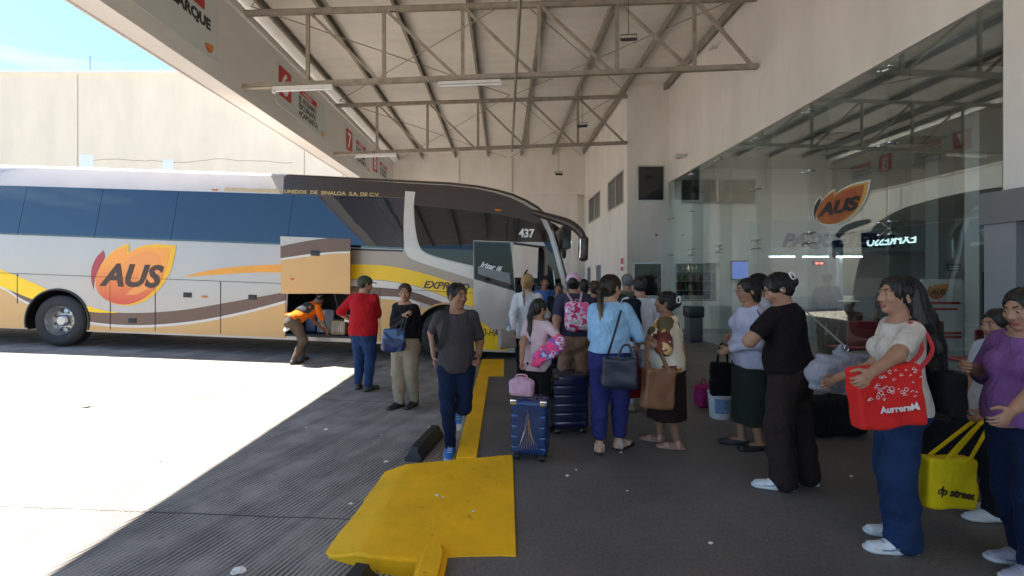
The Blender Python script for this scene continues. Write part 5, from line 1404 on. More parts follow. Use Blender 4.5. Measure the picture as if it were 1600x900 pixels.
        if hair == 'pony':
            b0 = hp(0, -.115, .01); q.ell(b0, V(.028, .028, .028) * hs, .01); down(b0, [bk * .035 * s + V(0, 0, -.03 * s), bk * .0 * s + V(0, 0, -.08 * s), -bk * .008 * s + V(0, 0, -.08 * s)], .026 * hs, .8, .45); q.warp(strands(.002, b0, 26))
        if hair == 'longpony':
            b0 = hp(0, -.115, -.01); q.ell(b0, V(.03, .03, .03) * hs, .01); down(b0, [bk * .02 * s + V(0, 0, -.06 * s), V(0, 0, -.1 * s), -bk * .01 * s + V(0, 0, -.1 * s), V(0, 0, -.06 * s)], .042 * hs, .75, .4); q.warp(strands(.003, b0, 30))
        if hair == 'bun': q.ell(hp(0, -.12, .01), V(.05, .045, .05) * hs, .02, HM)
        if hair == 'bob':
            for sg in (-1, 1): q.seg(hp(sg * .055, -.045, .0), hp(sg * .055, -.05, -.085), .038 * hs, .03 * hs, .03)
            q.seg(hp(0, -.07, 0), hp(0, -.075, -.09), .05 * hs, .045 * hs, .03)
        if hair == 'curly':
            r_ = random.Random(int(x * 100))
            for k_ in range(34):
                a, b2 = r_.uniform(0, 6.28), r_.uniform(-.75, 1.3); dd_ = V(math.cos(a) * math.cos(b2), math.sin(a) * math.cos(b2), math.sin(b2))
                if dd_[1] > .45 and dd_[2] < .4: continue
                q.ell(hp(dd_[0] * .092, dd_[1] * .105 - .02, dd_[2] * .095 + .02), V(.026, .026, .026) * hs, .008)
        hv_ = sdo('hair', q, hres, hm, B)
        if hair in ('pony', 'longpony'):
            mb = MB(); c = hp(0, -.125, .005 if hair == 'pony' else -.018); mb.tube([c + (hl * math.cos(t) + hu2 * math.sin(t)) * .026 * hs for t in [k * math.pi / 6 for k in range(13)]], .008, 6); mb.build('hair_tie', mat('tie_pink', (.6, .38, .38), .7), B)
        if res <= .8 and hair != 'none' and not cap:
            rs_ = random.Random(int(abs(x) * 1000)); mb = MB()
            for k_ in range(150):
                a0 = rs_.uniform(math.radians(62), math.radians(298)); e0 = rs_.uniform(.35, 1.4); e1 = e0 - rs_.uniform(.5, 1.3); rr = rs_.uniform(1.0, 1.07); pts_ = []
                for t_ in range(6):
                    e_ = e0 + (e1 - e0) * t_ / 5; a_ = a0 + .12 * math.sin(t_ + k_); r2 = rr + .05 * (t_ / 5) ** 2 * rs_.random()
                    pts_.append(hp(math.sin(a_) * math.cos(e_) * .091 * r2, math.cos(a_) * math.cos(e_) * .109 * r2 - .016, math.sin(e_) * .097 * r2 + .034))
                mb.tube(pts_, [.0014, .0014, .0013, .0012, .001, .0005], 4)
            if hair in ('long', 'longpony', 'pony'):
                L_h = {'long': .42, 'longpony': .36, 'pony': .2}[hair] * s; sp_ = {'long': .085, 'longpony': .035, 'pony': .02}[hair]
                for k_ in range(110):
                    o_ = rs_.uniform(-1, 1) * sp_; z0_ = rs_.uniform(.02, .12); p0_ = hp(o_, -.105 - (.03 if hair == 'long' else .02) * rs_.random(), -.02); ln_ = L_h * rs_.uniform(.55, 1.06); bo = bk * (.05 if hair == 'long' else .02) * s
                    pts_ = [p0_ + bo * math.sin(min(1, t_ / 3) * 1.5) * rs_.uniform(.9, 1.15) + V(0, 0, -ln_ * t_ / 6) + hl * (o_ * .3 * t_ / 6 + rs_.uniform(-.004, .004)) for t_ in range(7)]
                    mb.tube(pts_, [.0015] * 6 + [.0006], 4)
            tag(mb.build('loose_strands', hm, hv_, fix=False), kind='stuff')
    if cap:
        q = S(); q.ell(hp(0, -.014, .040), V(.097, .116, .094) * hs, .0, HM); q.cut(hp(0, 0, .018), -nrm(hu2 - hf2 * .22)); 
        sg = -1 if cap.get('back') else 1
        q.ell(hp(0, sg * .12, .042), V(.066, .068, .006) * hs, .01, HM)
        if cap.get('peak') is False: q.q.pop()
        c_ = sdo('cap', q, hres, cap['m'], B)
        mb = MB(); ball(mb, hp(0, -.012, .128), .008 * hs, 6); mb.build('button', cap['m'], c_)
    if hat:
        q = S(); q.ell(hp(0, -.005, .075), V(.085, .10, .075) * hs, 0, HM); q.seg(hp(0, -.07, .15), hp(0, .07, .15), .02 * hs, .02 * hs, .02, None, 1, '-'); q.ell(hp(0, 0, .045), V(.165, .19, .012) * hs, .02, HM)
        sdo('hat', q, .007, hat, B)
    # ---- clothes
    cr_ = .010 * res
    sh_objs = {}
    if top:
        d = top.get('d', .012); q = torso(S(), d + .004, top.get('hipf', 1.06)); sl = top.get('sleeve', .62)
        hz = top.get('hem', .50) * s
        if top.get('loose'): q.seg(P - up * .04 * s, Cc, .095 * s * g + top['loose'], .082 * s * g + d, .04, Fc, .78)
        q.cut(N - up * .004 * s + Fc * -.02 * s, nrm(up + Fc * .25 * (1 + top.get('neck', 0))))
        q.cut(V(0, 0, hz) if top.get('hemz', True) else P + up * (hz - .525 * s), -up if not top.get('hemz', True) else V(0, 0, -1))
        for i in (0, 1):
            qa = S()
            if sl <= 1: arm(q, i, d + .002, sl, False, k=.022)
            else: arm(q, i, d + .001, sl, k=.022)
        q.warp(wrinkle(top.get('w', .0065), 15, int(abs(x) * 100)))
        pr_ = sdo(top.get('name', 'shirt'), q, cr_, top['m'], B)
    if bottom:
        d = bottom.get('d', .010); kind = bottom.get('kind', 'trousers'); ln = bottom.get('len', .035) * s
        q = S()
        pr = (.092 if fem else .088) * s * g
        q.seg(P - up * .015 * s, P + up * .045 * s, pr + d, pr * .95 + d, .04, Fc, .76)
        for sg in (-1, 1): q.ell(P + L * sg * .04 * s - Fc * .034 * s * g - up * .012 * s, V(.046, .043, .054) * s * g + d, .03)
        if kind == 'skirt':
            fl = bottom.get('flare', .02); q.seg(P, V(P[0], P[1] + bottom.get('drift', 0), ln), pr * 1.02 + d, pr + d + fl, .03, F, .82); q.cut(V(0, bottom.get('drift', 0), ln), -nrm(U + F * bottom.get('slant', 0)))
        else:
            for i in (0, 1):
                tk = ((.056 if bottom.get('wide', 0) < 1.5 else .052) * s * g + d, (.038 + .006 * bottom.get('wide', 0)) * s * g ** .6 + d, (.029 + .012 * bottom.get('wide', 0)) * s + d * .7)
                q.seg(HJ[i], knee[i], tk[0], tk[1], .03 if bottom.get('wide', 0) < 1 else .035)
                e_ = ank[i] + (knee[i] - ank[i]) * max(0, (ln / s - .03) / .24)
                q.seg(knee[i], knee[i] + (e_ - knee[i]) * .5, tk[1], (tk[1] + tk[2]) * .48, .03); q.seg(knee[i] + (e_ - knee[i]) * .5, e_, (tk[1] + tk[2]) * .48, tk[2], .03)
        wz = bottom.get('waist', .60) * s
        q.cut(P + up * (wz - .525 * s), up)
        if kind != 'skirt':
            q.warp(wrinkle(bottom.get('w', .0042), 15, int(abs(y) * 100), .9))
            for i in (0, 1): pass
        else: q.warp(wrinkle(.006, 20, 3, .08))
        sdo(kind, q, cr_, bottom['m'], B)
        if bottom.get('belt'):
            q = S(); q.seg(P + up * .02 * s, P + up * .06 * s, pr + d + .004, pr + d + .004, .0, Fc, .76); q.cut(P + up * (wz - .525 * s), up); q.cut(P + up * (wz - .525 * s - .03), -up); sdo('belt', q, .008, bottom['belt'], B)
    if shoes:
        kind = shoes.get('kind', 'shoe')
        for i in (0, 1):
            if kind == 'sandal':
                so_ = sdo('sandal', footq(i, 0, True), .006, shoes['sole'], B)
                q = footq(i, .004); a = ank[i]; fd = FD[i]; q2 = S(); base = a - U * .03 * s
                for t0, w2 in ((.068, .014), (-.004, .012)):
                    q = footq(i, .005); q.cut(base + fd * (t0 + w2) * s, fd); q.cut(base + fd * (t0 - w2) * s, -fd)
                    if t0 < 0: q.cut(a + U * .008 * s, U)
                    sdo('strap', q, .006, shoes['m'], so_)
            elif kind == 'flat':
                q = footq(i, .003); q.cut(ank[i] - U * .016 * s, U); so_ = sdo('shoe', q, .006, shoes['m'], B); sdo('sole', footq(i, 0, True), .007, shoes.get('sole', shoes['m']), so_)
            else:
                q = footq(i, .009); q.cut(ank[i] + nrm(knee[i] - ank[i]) * .012 * s, nrm(knee[i] - ank[i])); q.warp(wrinkle(.0012, 60, 1)); so_ = sdo('shoe', q, .006 if not far else .01, shoes['m'], B); sdo('sole', footq(i, 0, True), .007 if not far else .01, shoes.get('sole', shoes['m']), so_)
                if shoes.get('trim') is not None:
                    fd = FD[i]; fs_ = nrm(np.cross(fd, U)); fu = nrm(np.cross(fs_, fd)); b0 = ank[i] - fu * .03 * s
                    for k_ in range(4):
                        mb = MB(); o1 = b0 + fd * (.030 + .013 * k_) * s + fu * (.036 - .0055 * k_) * s; mb.tube([o1 - fs_ * .013 * s - fu * .004, o1 + fu * .003, o1 + fs_ * .013 * s - fu * .004], .0032, 6); mb.build('lace', shoes['trim'], so_)
                    for sg in (-1, 1):
                        mb = MB(); mb.tube([b0 + fd * t_ * s + fs_ * sg * w_ * s + fu * h_ * s for t_, w_, h_ in ((-.02, .033, .008), (.01, .036, .004), (.035, .037, .012), (.06, .034, .003), (.085, .030, .0))], .0035, 6); mb.build('stripe', shoes['trim'], so_)
    R = Matrix.Translation((x, y, z)) @ Matrix.Rotation(math.radians(yaw), 4, 'Z')
    info = dict(B=B, P=P, up=up, L=L, F=Fc, SH=SH, el=el, wr=wr_, N=N, HC=HC, hp=hp, hl=hl, hf=hf2, hu=hu2, hs=hs, s=s, R=R, ank=ank, knee=knee, Cc=Cc, Cw=Cw, fd=FD, yaw=yaw, loc=(x, y, z), HM=HM, g=g)
    PEOPLE[key] = info
    return info
def worn(o, pi, label, cat, group=None):
    """a separate thing built in its wearer's local frame: same placement as the wearer"""
    o.location = pi['loc']; o.rotation_euler = (0, 0, math.radians(pi['yaw'])); return tag(o, label, cat, group)
# ------------------------------------------------------------------ the people
def gx(px, D): return (px - CX) / FPX * D
def L3(x, y, yaw, px, py, D):
    """a point seen at a pixel, in the local frame of someone standing at x, y"""
    p = PX(px, py, D); a = math.radians(-yaw); z0 = ground_z(x); dx, dy = p.x - x, p.y - y
    return (dx * math.cos(a) - dy * math.sin(a), dx * math.sin(a) + dy * math.cos(a), p.z - z0)
c_ = cloth
JEANS = c_('denim_blue', (.022, .048, .125), .9, .7, .35, 5); JEAND = c_('denim_dark', (.010, .018, .048), .9, .7, .35, 5)
BLK = c_('black_cloth', (.012, .012, .014)); SOLE_W = mat('sole_white', (.6, .6, .58), .5); SOLE_B = mat('sole_black', (.02, .02, .02), .6)
GQ = 'passengers queuing to board'; GW = 'people around the luggage hold'
# man in grey T-shirt walking to the camera
x, y, w = gx(713, 4.66), 4.66, 8
person('walker', 'man in a dark grey T-shirt and jeans walking forward past the wheel stop', x, y, w, 1.71, fem=False, skin_='tan', head=(34, 4), hair='man', hair_c='black', girth=1.03,
       feet=((.02, .30, .27), (-.06, -.08, 0)), lift=(1.2, -.02), foot_yaw=(5, -6), hands=(L3(x, y, w, 748, 556, 4.55), L3(x, y, w, 678, 556, 4.72)), poles=((.25, 1, -.1), (-.3, 1, -.1)), curl=(.8, .7),
       top=dict(m=c_('tee_grey', (.055, .05, .055)), sleeve=.78, hem=.475, d=.012, w=.005, name='t_shirt'), bottom=dict(m=JEAND, kind='jeans', waist=.58, d=.008), shoes=dict(m=mat('sneaker_blue', (.02, .16, .5), .5, var=.2, scale=20), sole=SOLE_W, trim=SOLE_W), group=GW, drop=.02, res=.8)
# woman in black with khaki trousers
x, y, w = gx(633, 6.15), 6.15, -18
person('khaki', 'woman in a black long sleeved top and khaki trousers looking at the camera', x, y, w, 1.63, skin_='mid', head=(22, 2), hair='bun', hair_c='brown', girth=1.12,
       feet=((.10, .06), (-.05, -.06)), foot_yaw=(-2, -20), hands=((.16, .10, .80), L3(x, y, w, 632, 492, 5.92)), poles=((.6, .8, 0), (-.7, .1, -.8)), curl=(.5, 1.2),
       top=dict(m=c_('black_top', (.014, .012, .015)), sleeve=1.8, hem=.565, d=.009, name='top'), bottom=dict(m=c_('khaki', (.34, .27, .19), .9, .8), wide=.8, waist=.64, d=.012), shoes=dict(m=mat('shoe_black', (.015, .015, .017), .4), sole=SOLE_B), group=GW, res=.9)
# man in the red shirt
x, y, w = gx(568, 6.9), 6.9, 168
person('red', 'heavy man in a red shirt and grey green cap with his back to the camera', x, y, w, 1.70, fem=False, skin_='mid', head=(-38, 8), hair='man', girth=1.2,
       feet=((.10, -.02), (-.10, .04)), foot_yaw=(22, -14), hands=(L3(x, y, w, 547, 500, 7.15), L3(x, y, w, 584, 498, 7.2)), poles=((.8, .5, -.6), (-.8, .5, -.6)), curl=(1, 1),
       top=dict(m=c_('red_cloth', (.38, .012, .018)), sleeve=.95, hem=.49, d=.02, name='shirt', loose=.012), bottom=dict(m=JEANS, kind='jeans', waist=.56), shoes=dict(m=mat('shoe_brown', (.05, .04, .035), .6), sole=SOLE_B), group=GW,
       cap=dict(m=c_('cap_green', (.065, .08, .055))), res=.9)
# luggage handler bending into the hold
x, y, w = gx(467, 8.75), 8.75, 146
person('handler', 'luggage handler in an orange shirt and dark vest bending into the luggage hold', x, y, w, 1.66, fem=False, skin_='tan', head=(0, 50), spine=(0, -.86, .50), hair='man', drop=.07, extra=dict(hip=(0, .12, 0)),
       feet=((.09, -.13), (-.10, .16)), foot_yaw=(30, 10), hands=((.12, -.56, .60), (-.12, -.52, .56)), poles=((.5, .4, -1), (-.5, .4, -1)), curl=(.9, .9),
       top=dict(m=c_('orange_cloth', (.75, .15, .01)), sleeve=.8, hem=.50, d=.014, hemz=False, name='shirt'), bottom=dict(m=c_('brown_trousers', (.10, .075, .055)), waist=.56), shoes=dict(m=mat('work_shoe', (.06, .055, .05), .7), sole=SOLE_B), group=GW, res=.9)
pi = PEOPLE['handler']; q = S(); u, F_, L_ = pi['up'], pi['F'], pi['L']; s_ = pi['s']
q.seg(pi['Cw'], pi['Cc'] + u * .06, .105 * s_, .10 * s_, 0, F_, .86); q.cut(pi['Cc'] - F_ * .0, F_); q.cut(pi['Cw'], -u); q.cut(pi['Cc'] + u * .09, u)
v_ = sdo('work_vest', q, .009, c_('vest_grey', (.045, .047, .055)), None); worn(v_, pi, 'dark grey safety harness worn over the orange shirt of the bending handler', 'harness')
q = S(); a = pi['P'] - F_ * .13 + L_ * .02; q.seg(a, a + V(0, .03, -.26), .06, .075, 0, F_, .25); q.warp(wrinkle(.008, 30, 2)); o = sdo('towel', q, .009, c_('towel_white', (.6, .58, .52)), None); worn(o, pi, 'pale rag hanging from the hip pocket of the bending handler', 'rag')
# woman in the white long sleeved top at the door
x, y, w = gx(824, 6.6), 6.6, 166
person('white_top', 'fair haired woman in a white long sleeved top at the bus door', x, y, w, 1.69, skin_='fair', head=(-8, 0), hair='pony', hair_c='blonde', girth=1.12,
       feet=((.09, 0), (-.09, 0.05)), hands=(L3(x, y, w, 800, 520, 6.3), (-.12, -.30, 1.05)), poles=((.9, .3, -.5), (-.8, .4, -.5)), curl=(.8, .8),
       top=dict(m=c_('white_knit', (.58, .58, .60)), sleeve=1.95, hem=.46, d=.014, loose=.008, name='top'), bottom=dict(m=BLK, waist=.56), shoes=dict(m=mat('shoe_black', (0, 0, 0)), sole=SOLE_B), group=GQ)
# man at the foot of the bus steps
x, y, w = gx(851, 8.9), 8.9, 12
person('steward', 'man in a blue shirt facing the queue at the bus steps', x, y, w, 1.66, fem=False, skin_='tan', head=(-10, 12), hair='man', hands=((.12, -.32, 1.0), (-.12, -.32, 1.0)),
       top=dict(m=c_('blue_shirt', (.06, .13, .34)), sleeve=.8, hem=.5, name='shirt'), bottom=dict(m=BLK), shoes=dict(m=mat('shoe_black', (0, 0, 0)), sole=SOLE_B), far=True, res=1.1)
# girl with the long ponytail
x, y, w = gx(840, 4.95), 4.95, 142
person('girl', 'girl with a long black ponytail and pale pink T-shirt beside the blue suitcase', x, y, w, 1.42, skin_='mid', head=(-18, 8), hair='longpony', girth=.98, shoulder=.95,
       feet=((.07, 0), (-.07, .03)), hands=(L3(x, y, w, 809, 596, 4.62), L3(x, y, w, 872, 528, 4.95)), poles=((.4, 1, 0), (-.9, .6, -.3)), curl=(1.1, .9),
       top=dict(m=c_('tee_pink', (.62, .46, .50)), sleeve=.55, hem=.47, d=.013, loose=.006, name='t_shirt'), bottom=dict(m=BLK, waist=.55), shoes=dict(m=mat('shoe_black', (0, 0, 0)), sole=SOLE_B), group=GQ, res=.85)
# woman with the pink cap
x, y, w = gx(896, 6.0), 6.0, 176
person('pinkcap', 'broad woman in a pale pink cap, slate blue shirt and tan trousers seen from behind', x, y, w, 1.70, skin_='mid', head=(-12, 4), hair='bun', girth=1.34, shoulder=1.12,
       feet=((.11, 0), (-.11, 0)), hands=(L3(x, y, w, 868, 552, 5.75), (-.22, -.22, 1.0)), poles=((.8, .5, -.3), (-.8, .5, -.5)),
       top=dict(m=c_('slate_cloth', (.045, .047, .08)), sleeve=.72, hem=.53, d=.014, name='shirt'), bottom=dict(m=c_('tan_trousers', (.27, .17, .11)), waist=.60, d=.008), shoes=dict(m=mat('shoe_tan', (.2, .14, .1)), sole=SOLE_B), group=GQ,
       cap=dict(m=c_('cap_pink', (.62, .40, .50))), res=.9)
# light blue woman
x, y, w = gx(953, 4.42), 4.42, 162
person('blue', 'woman with a two tone ponytail, light blue top and navy trousers', x, y, w, 1.675, skin_='fair', head=(-34, 2), hair='pony', hair_c='ombre', girth=1.12,
       feet=((.09, .09), (-.08, -.07)), foot_yaw=(4, -34), hands=((.08, -.30, 1.04), (-.26, -.28, 1.0)), poles=((.4, 1, -.5), (-.5, 1, -.5)), curl=(.8, .8),
       top=dict(m=c_('pale_blue_cloth', (.27, .46, .66)), sleeve=1.0, hem=.565, d=.016, loose=.006, name='top'), bottom=dict(m=c_('navy_trousers', (.028, .03, .13), .8, .9), waist=.60, len=.085, wide=.5, d=.014),
       shoes=dict(kind='sandal', m=mat('strap_white', (.5, .48, .44), .5), sole=SOLE_B), group=GQ, res=.75)
# floral woman
x, y, w = gx(1042, 4.55), 4.55, -112
FLOR = ramp_mat('floral_cloth', [(0, rgb(215, 200, 175)), (.26, rgb(110, 45, 30)), (.42, rgb(190, 140, 60)), (.56, rgb(225, 215, 195)), (.72, rgb(80, 72, 40)), (.82, rgb(200, 165, 110)), (.92, rgb(90, 30, 25))], scale=8, kind='voronoi', distort=.28)
person('floral', 'stout woman in a floral brown and cream blouse and long dark skirt facing left', x, y, w, 1.51, skin_='tan', head=(0, -4), hair='bun', girth=1.36,
       feet=((.07, .10), (-.07, -.07)), foot_yaw=(4, -6), hands=(L3(x, y, w, 1002, 532, 4.42), L3(x, y, w, 1000, 526, 4.75)), poles=((.4, .6, -1), (-.4, .6, -1)), curl=(.7, .7),
       top=dict(m=FLOR, sleeve=1.15, hem=.50, d=.018, loose=.02, name='blouse'), bottom=dict(kind='skirt', m=c_('skirt_brown', (.025, .014, .012)), len=.19, flare=.03, waist=.56),
       shoes=dict(kind='sandal', m=mat('strap_pink', (.42, .24, .19), .6), sole=mat('sandal_pink', (.34, .19, .15), .7)), group=GQ, res=.8)
# man in white with black sling bag
x, y, w = gx(1000, 5.7), 5.7, 172
person('whiteman', 'man in a white T-shirt and pale trousers with a black bag', x, y, w, 1.655, fem=False, skin_='mid', head=(8, 4), hair='man', girth=1.1,
       hands=((.2, -.2, .95), (-.24, -.2, .95)), top=dict(m=c_('white_tee', (.55, .57, .62)), sleeve=.85, hem=.47, d=.016, name='t_shirt'), bottom=dict(m=c_('pale_trousers', (.34, .36, .42))), shoes=dict(m=mat('shoe_tan', (0, 0, 0)), sole=SOLE_B), group=GQ)
# the rest of the queue near the bus nose
for key, px, D, top_y, col, lab, kw in (
    ('q1', 980, 7.3, 428, (.10, .13, .085), 'grey haired man in a green shirt standing by the corner wall window', dict(fem=False, hair='man', hair_c='grey', head=(10, 0))),
    ('q2', 957, 6.7, 431, (.045, .06, .05), 'dark haired person in a dark green top in front of the grey haired man', dict(fem=False, hair='curly', head=(-20, 0))),
    ('q3', 929, 7.0, 439, (.06, .02, .03), 'person with curly brown hair and maroon top beside the pink cap', dict(hair='curly', hair_c='brown', head=(20, 0))),
    ('q5', 912, 8.0, 436, (.03, .03, .04), 'dark haired person in black half hidden behind the pink cap', dict(hair='bob', head=(30, 0)))):
    person(key, lab, gx(px, D), D, 172, (H_CAM + (CY - top_y) / FPX * D) / 1.0 * .995, skin_='mid', top=dict(m=c_('q_' + key, col), sleeve=.7, hem=.48, name='shirt'), bottom=dict(m=BLK), shoes=dict(m=mat('shoe_black', (0, 0, 0)), sole=SOLE_B), group=GQ, far=True, res=1.1, **kw)
x, y = gx(873, 8.4), 8.4
person('q4', 'short dark haired person facing the camera between the bus nose and the pink cap', x, y, -14, 1.53, fem=False, skin_='tan', hair='man', top=dict(m=BLK, sleeve=.7, hem=.48, name='shirt'), bottom=dict(m=JEAND), shoes=dict(m=mat('shoe_black', (0, 0, 0)), sole=SOLE_B), group=GQ, far=True, res=1.1)
# elderly woman in lavender shirt and olive skirt
x, y, w = gx(1172, 4.5), 4.5, -98
person('olive', 'woman with glasses, pale lavender shirt and long olive skirt facing left', x, y, w, 1.645, skin_='mid', head=(6, 6), hair='bob', glasses=True, girth=1.18,
       feet=((.06, .06), (-.06, -.06)), hands=(L3(x, y, w, 1141, 546, 4.38), L3(x, y, w, 1140, 540, 4.62)), poles=((.5, 1, -.5), (-.5, 1, -.5)), curl=(1, 1),
       top=dict(m=c_('lavender_shirt', (.47, .47, .60)), sleeve=1.92, hem=.485, d=.014, loose=.012, name='shirt'), bottom=dict(kind='skirt', m=c_('olive_skirt', (.026, .033, .026)), len=.155, flare=.012, waist=.56),
       shoes=dict(kind='flat', m=mat('flat_black', (.015, .015, .016), .5), sole=SOLE_B), group=GQ, res=.8)
# man with black cap behind her
x, y, w = gx(1186, 5.4), 5.4, -150
person('blackcap', 'man in a black cap and white T-shirt standing behind the woman with glasses', x, y, w, 1.69, fem=False, skin_='mid', head=(-6, 0), hair='man', hands=((.2, -.25, .95), (-.2, -.25, .95)),
       top=dict(m=c_('white_tee', (0, 0, 0)), sleeve=.85, hem=.47, d=.016, name='t_shirt'), bottom=dict(m=BLK), shoes=dict(m=mat('shoe_black', (0, 0, 0)), sole=SOLE_B), cap=dict(m=BLK, back=True), group=GQ)
# woman in dark brown with phone
x, y, w = gx(1236, 3.72), 3.72, -150
person('brown', 'woman in dark brown with flared trousers and white trainers bent over her phone', x, y, w, 1.70, skin_='mid', head=(44, 26), hair='bun', girth=1.2, spine=(0, -.10, 1),
       feet=((.17, .03), (-.10, .07)), foot_yaw=(42, 22), hands=(L3(x, y, w, 1200, 510, 3.80), L3(x, y, w, 1210, 505, 3.98)), poles=((.97, -.3, -.8), (-.6, .6, -.8)), curl=(1, 1),
       top=dict(m=c_('dark_brown_top', (.014, .010, .011)), sleeve=.62, hem=.53, d=.012, name='top'), bottom=dict(m=c_('brown_flares', (.030, .020, .018), .85, .8), wide=2.1, waist=.62, len=.03, d=.010),
       shoes=dict(m=mat('sneaker_white', (.62, .63, .65), .5, var=.15, scale=30), sole=SOLE_W, trim=mat('shoe_trim', (.16, .2, .28), .5)), group=GQ, res=.7)
# woman with the red tote
x, y, w = gx(1408, 2.9), 2.9, -110
person('long', 'woman with very long black hair, cream T-shirt and wide jeans carrying a red tote', x, y, w, 1.665, skin_='mid', head=(14, -2), hair='long', girth=.93,
       feet=((.13, -.04), (-.07, .04)), foot_yaw=(12, 2), hands=(L3(x, y, w, 1352, 592, 2.50), (-.14, -.30, .98)), poles=((.35, 1.0, -.6), (-.4, 1, -.6)), curl=(.9, .9),
       top=dict(m=c_('cream_tee', (.56, .50, .44)), sleeve=.66, hem=.50, d=.014, w=.0035, name='t_shirt'), bottom=dict(m=c_('denim_mid', (.016, .033, .085), .9, .7, .35, 5), kind='jeans', wide=2.0, waist=.60, len=.035, d=.010),
       shoes=dict(m=mat('sneaker_white', (0, 0, 0)), sole=SOLE_W, trim=MATS['shoe_trim']), group=GQ, res=.6)
# girl in white with yellow tote
x, y, w = gx(1564, 3.2), 3.2, -96
person('yellowgirl', 'girl in a white top and black trousers facing left behind the yellow tote', x, y, w, 1.435, skin_='mid', head=(2, 4), hair='bob', girth=1.1,
       feet=((.06, -.10), (-.06, .04)), foot_yaw=(0, -10), hands=(L3(x, y, w, 1507, 686, 3.05), (-.14, -.15, .75)), poles=((.4, 1, -.1), (-.4, 1, -.3)), curl=(1.2, 1.2),
       top=dict(m=c_('white_blouse', (.5, .55, .62)), sleeve=.7, hem=.47, d=.015, loose=.01, name='t_shirt'), bottom=dict(m=BLK, wide=.8, waist=.55), shoes=dict(m=mat('shoe_pale', (.5, .5, .5), .5), sole=SOLE_W), group=GQ, res=.75)
# woman in purple at the right edge
x, y, w = gx(1610, 2.62), 2.62, -88
person('purple', 'woman in a purple top and jeans at the right edge reaching forward', x, y, w, 1.60, skin_='mid', head=(0, 12), hair='bun', girth=1.25,
       feet=((.07, -.05), (-.07, .06)), foot_yaw=(2, -12), hands=(L3(x, y, w, 1584, 640, 2.36), L3(x, y, w, 1512, 572, 2.80)), poles=((.6, 1, -.4), (-.6, .6, -.8)), curl=(.6, .8),
       top=dict(m=c_('purple_cloth', (.20, .085, .24)), sleeve=1.25, hem=.52, d=.015, w=.0028, name='top'), bottom=dict(m=JEAND, kind='jeans', wide=1, waist=.60), shoes=dict(m=mat('sneaker_lilac', (.36, .34, .42), .5), sole=SOLE_W, trim=MATS['shoe_trim']), group=GQ, res=.65)
# people inside the hall
x, y = gx(1327, 8.35), 8.35
person('hatman', 'seated man in a white straw hat seen from behind through the glass', x, y, 175, 1.68, z=.0, fem=False, skin_='dark', hair='man', drop=.40, feet=((.1, -.45), (-.1, -.45)), hands=((.12, -.35, .62), (-.12, -.35, .62)),
       top=dict(m=c_('hall_brown', (.06, .035, .03)), sleeve=.9, hem=.30, name='shirt'), bottom=dict(m=BLK), shoes=dict(m=mat('shoe_black', (0, 0, 0)), sole=SOLE_B), hat=mat('straw', (.6, .55, .42), .7), far=True, res=1.1)
person('hall1', 'standing man in dark clothes with a shoulder bag seen through the glass', gx(1292, 9.8), 9.8, 160, 1.72, z=0, fem=False, skin_='tan', hair='man', top=dict(m=c_('hall_dark', (.03, .03, .035)), sleeve=.9, hem=.48, name='shirt'), bottom=dict(m=BLK), shoes=dict(m=mat('shoe_black', (0, 0, 0)), sole=SOLE_B), far=True, res=1.1)
person('hall2', 'man in a dark cap standing inside the hall left of the banner', gx(1388, 8.9), 8.9, -80, 1.62, z=0, fem=False, skin_='tan', hair='man', cap=dict(m=BLK), top=dict(m=c_('hall_blue', (.04, .06, .09)), sleeve=.9, hem=.48, name='shirt'), bottom=dict(m=BLK), shoes=dict(m=mat('shoe_black', (0, 0, 0)), sole=SOLE_B), far=True, res=1.1)

# claw clips with the big letter shape
M_CLIP = mat('clip_white', (.7, .68, .62), .3)
for key, of in (('floral', (.045, -.125, .05)), ('brown', (.045, -.12, .055))):
    pi = PEOPLE[key]; c = V(*pi['hp'](*of)); hl_, hf_, hu_ = pi['hl'], pi['hf'], pi['hu']
    sdv = nrm(hf_ * -.35 + hl_)      # faces the camera side
    mb = MB(); a1 = -nrm(np.cross(hu_, sdv)); hh, ww = .029, .015
    loop = [c + hu_ * hh - a1 * ww, c + hu_ * hh + a1 * ww * .4, c + hu_ * hh * .6 + a1 * ww, c - hu_ * hh * .6 + a1 * ww, c - hu_ * hh + a1 * ww * .4, c - hu_ * hh - a1 * ww, c + hu_ * hh - a1 * ww]
    mb.tube([p + sdv * .02 for p in loop], .006, 8)
    o = mb.build('hair_claw', M_CLIP, pi['B'])
# earbud, earring
for key, of, r in (('brown', (.088, .0, -.005), .009), ('long', (-.084, -.004, -.034), .004), ('long', (.084, -.004, -.034), .004), ('purple', (.086, -.004, -.034), .005), ('purple', (-.086, -.004, -.034), .005)):
    pi = PEOPLE[key]; mb = MB(); ball(mb, pi['hp'](*of), r, 6); mb.build('earpiece' if key == 'brown' else 'earring', M_CLIP, pi['B'])
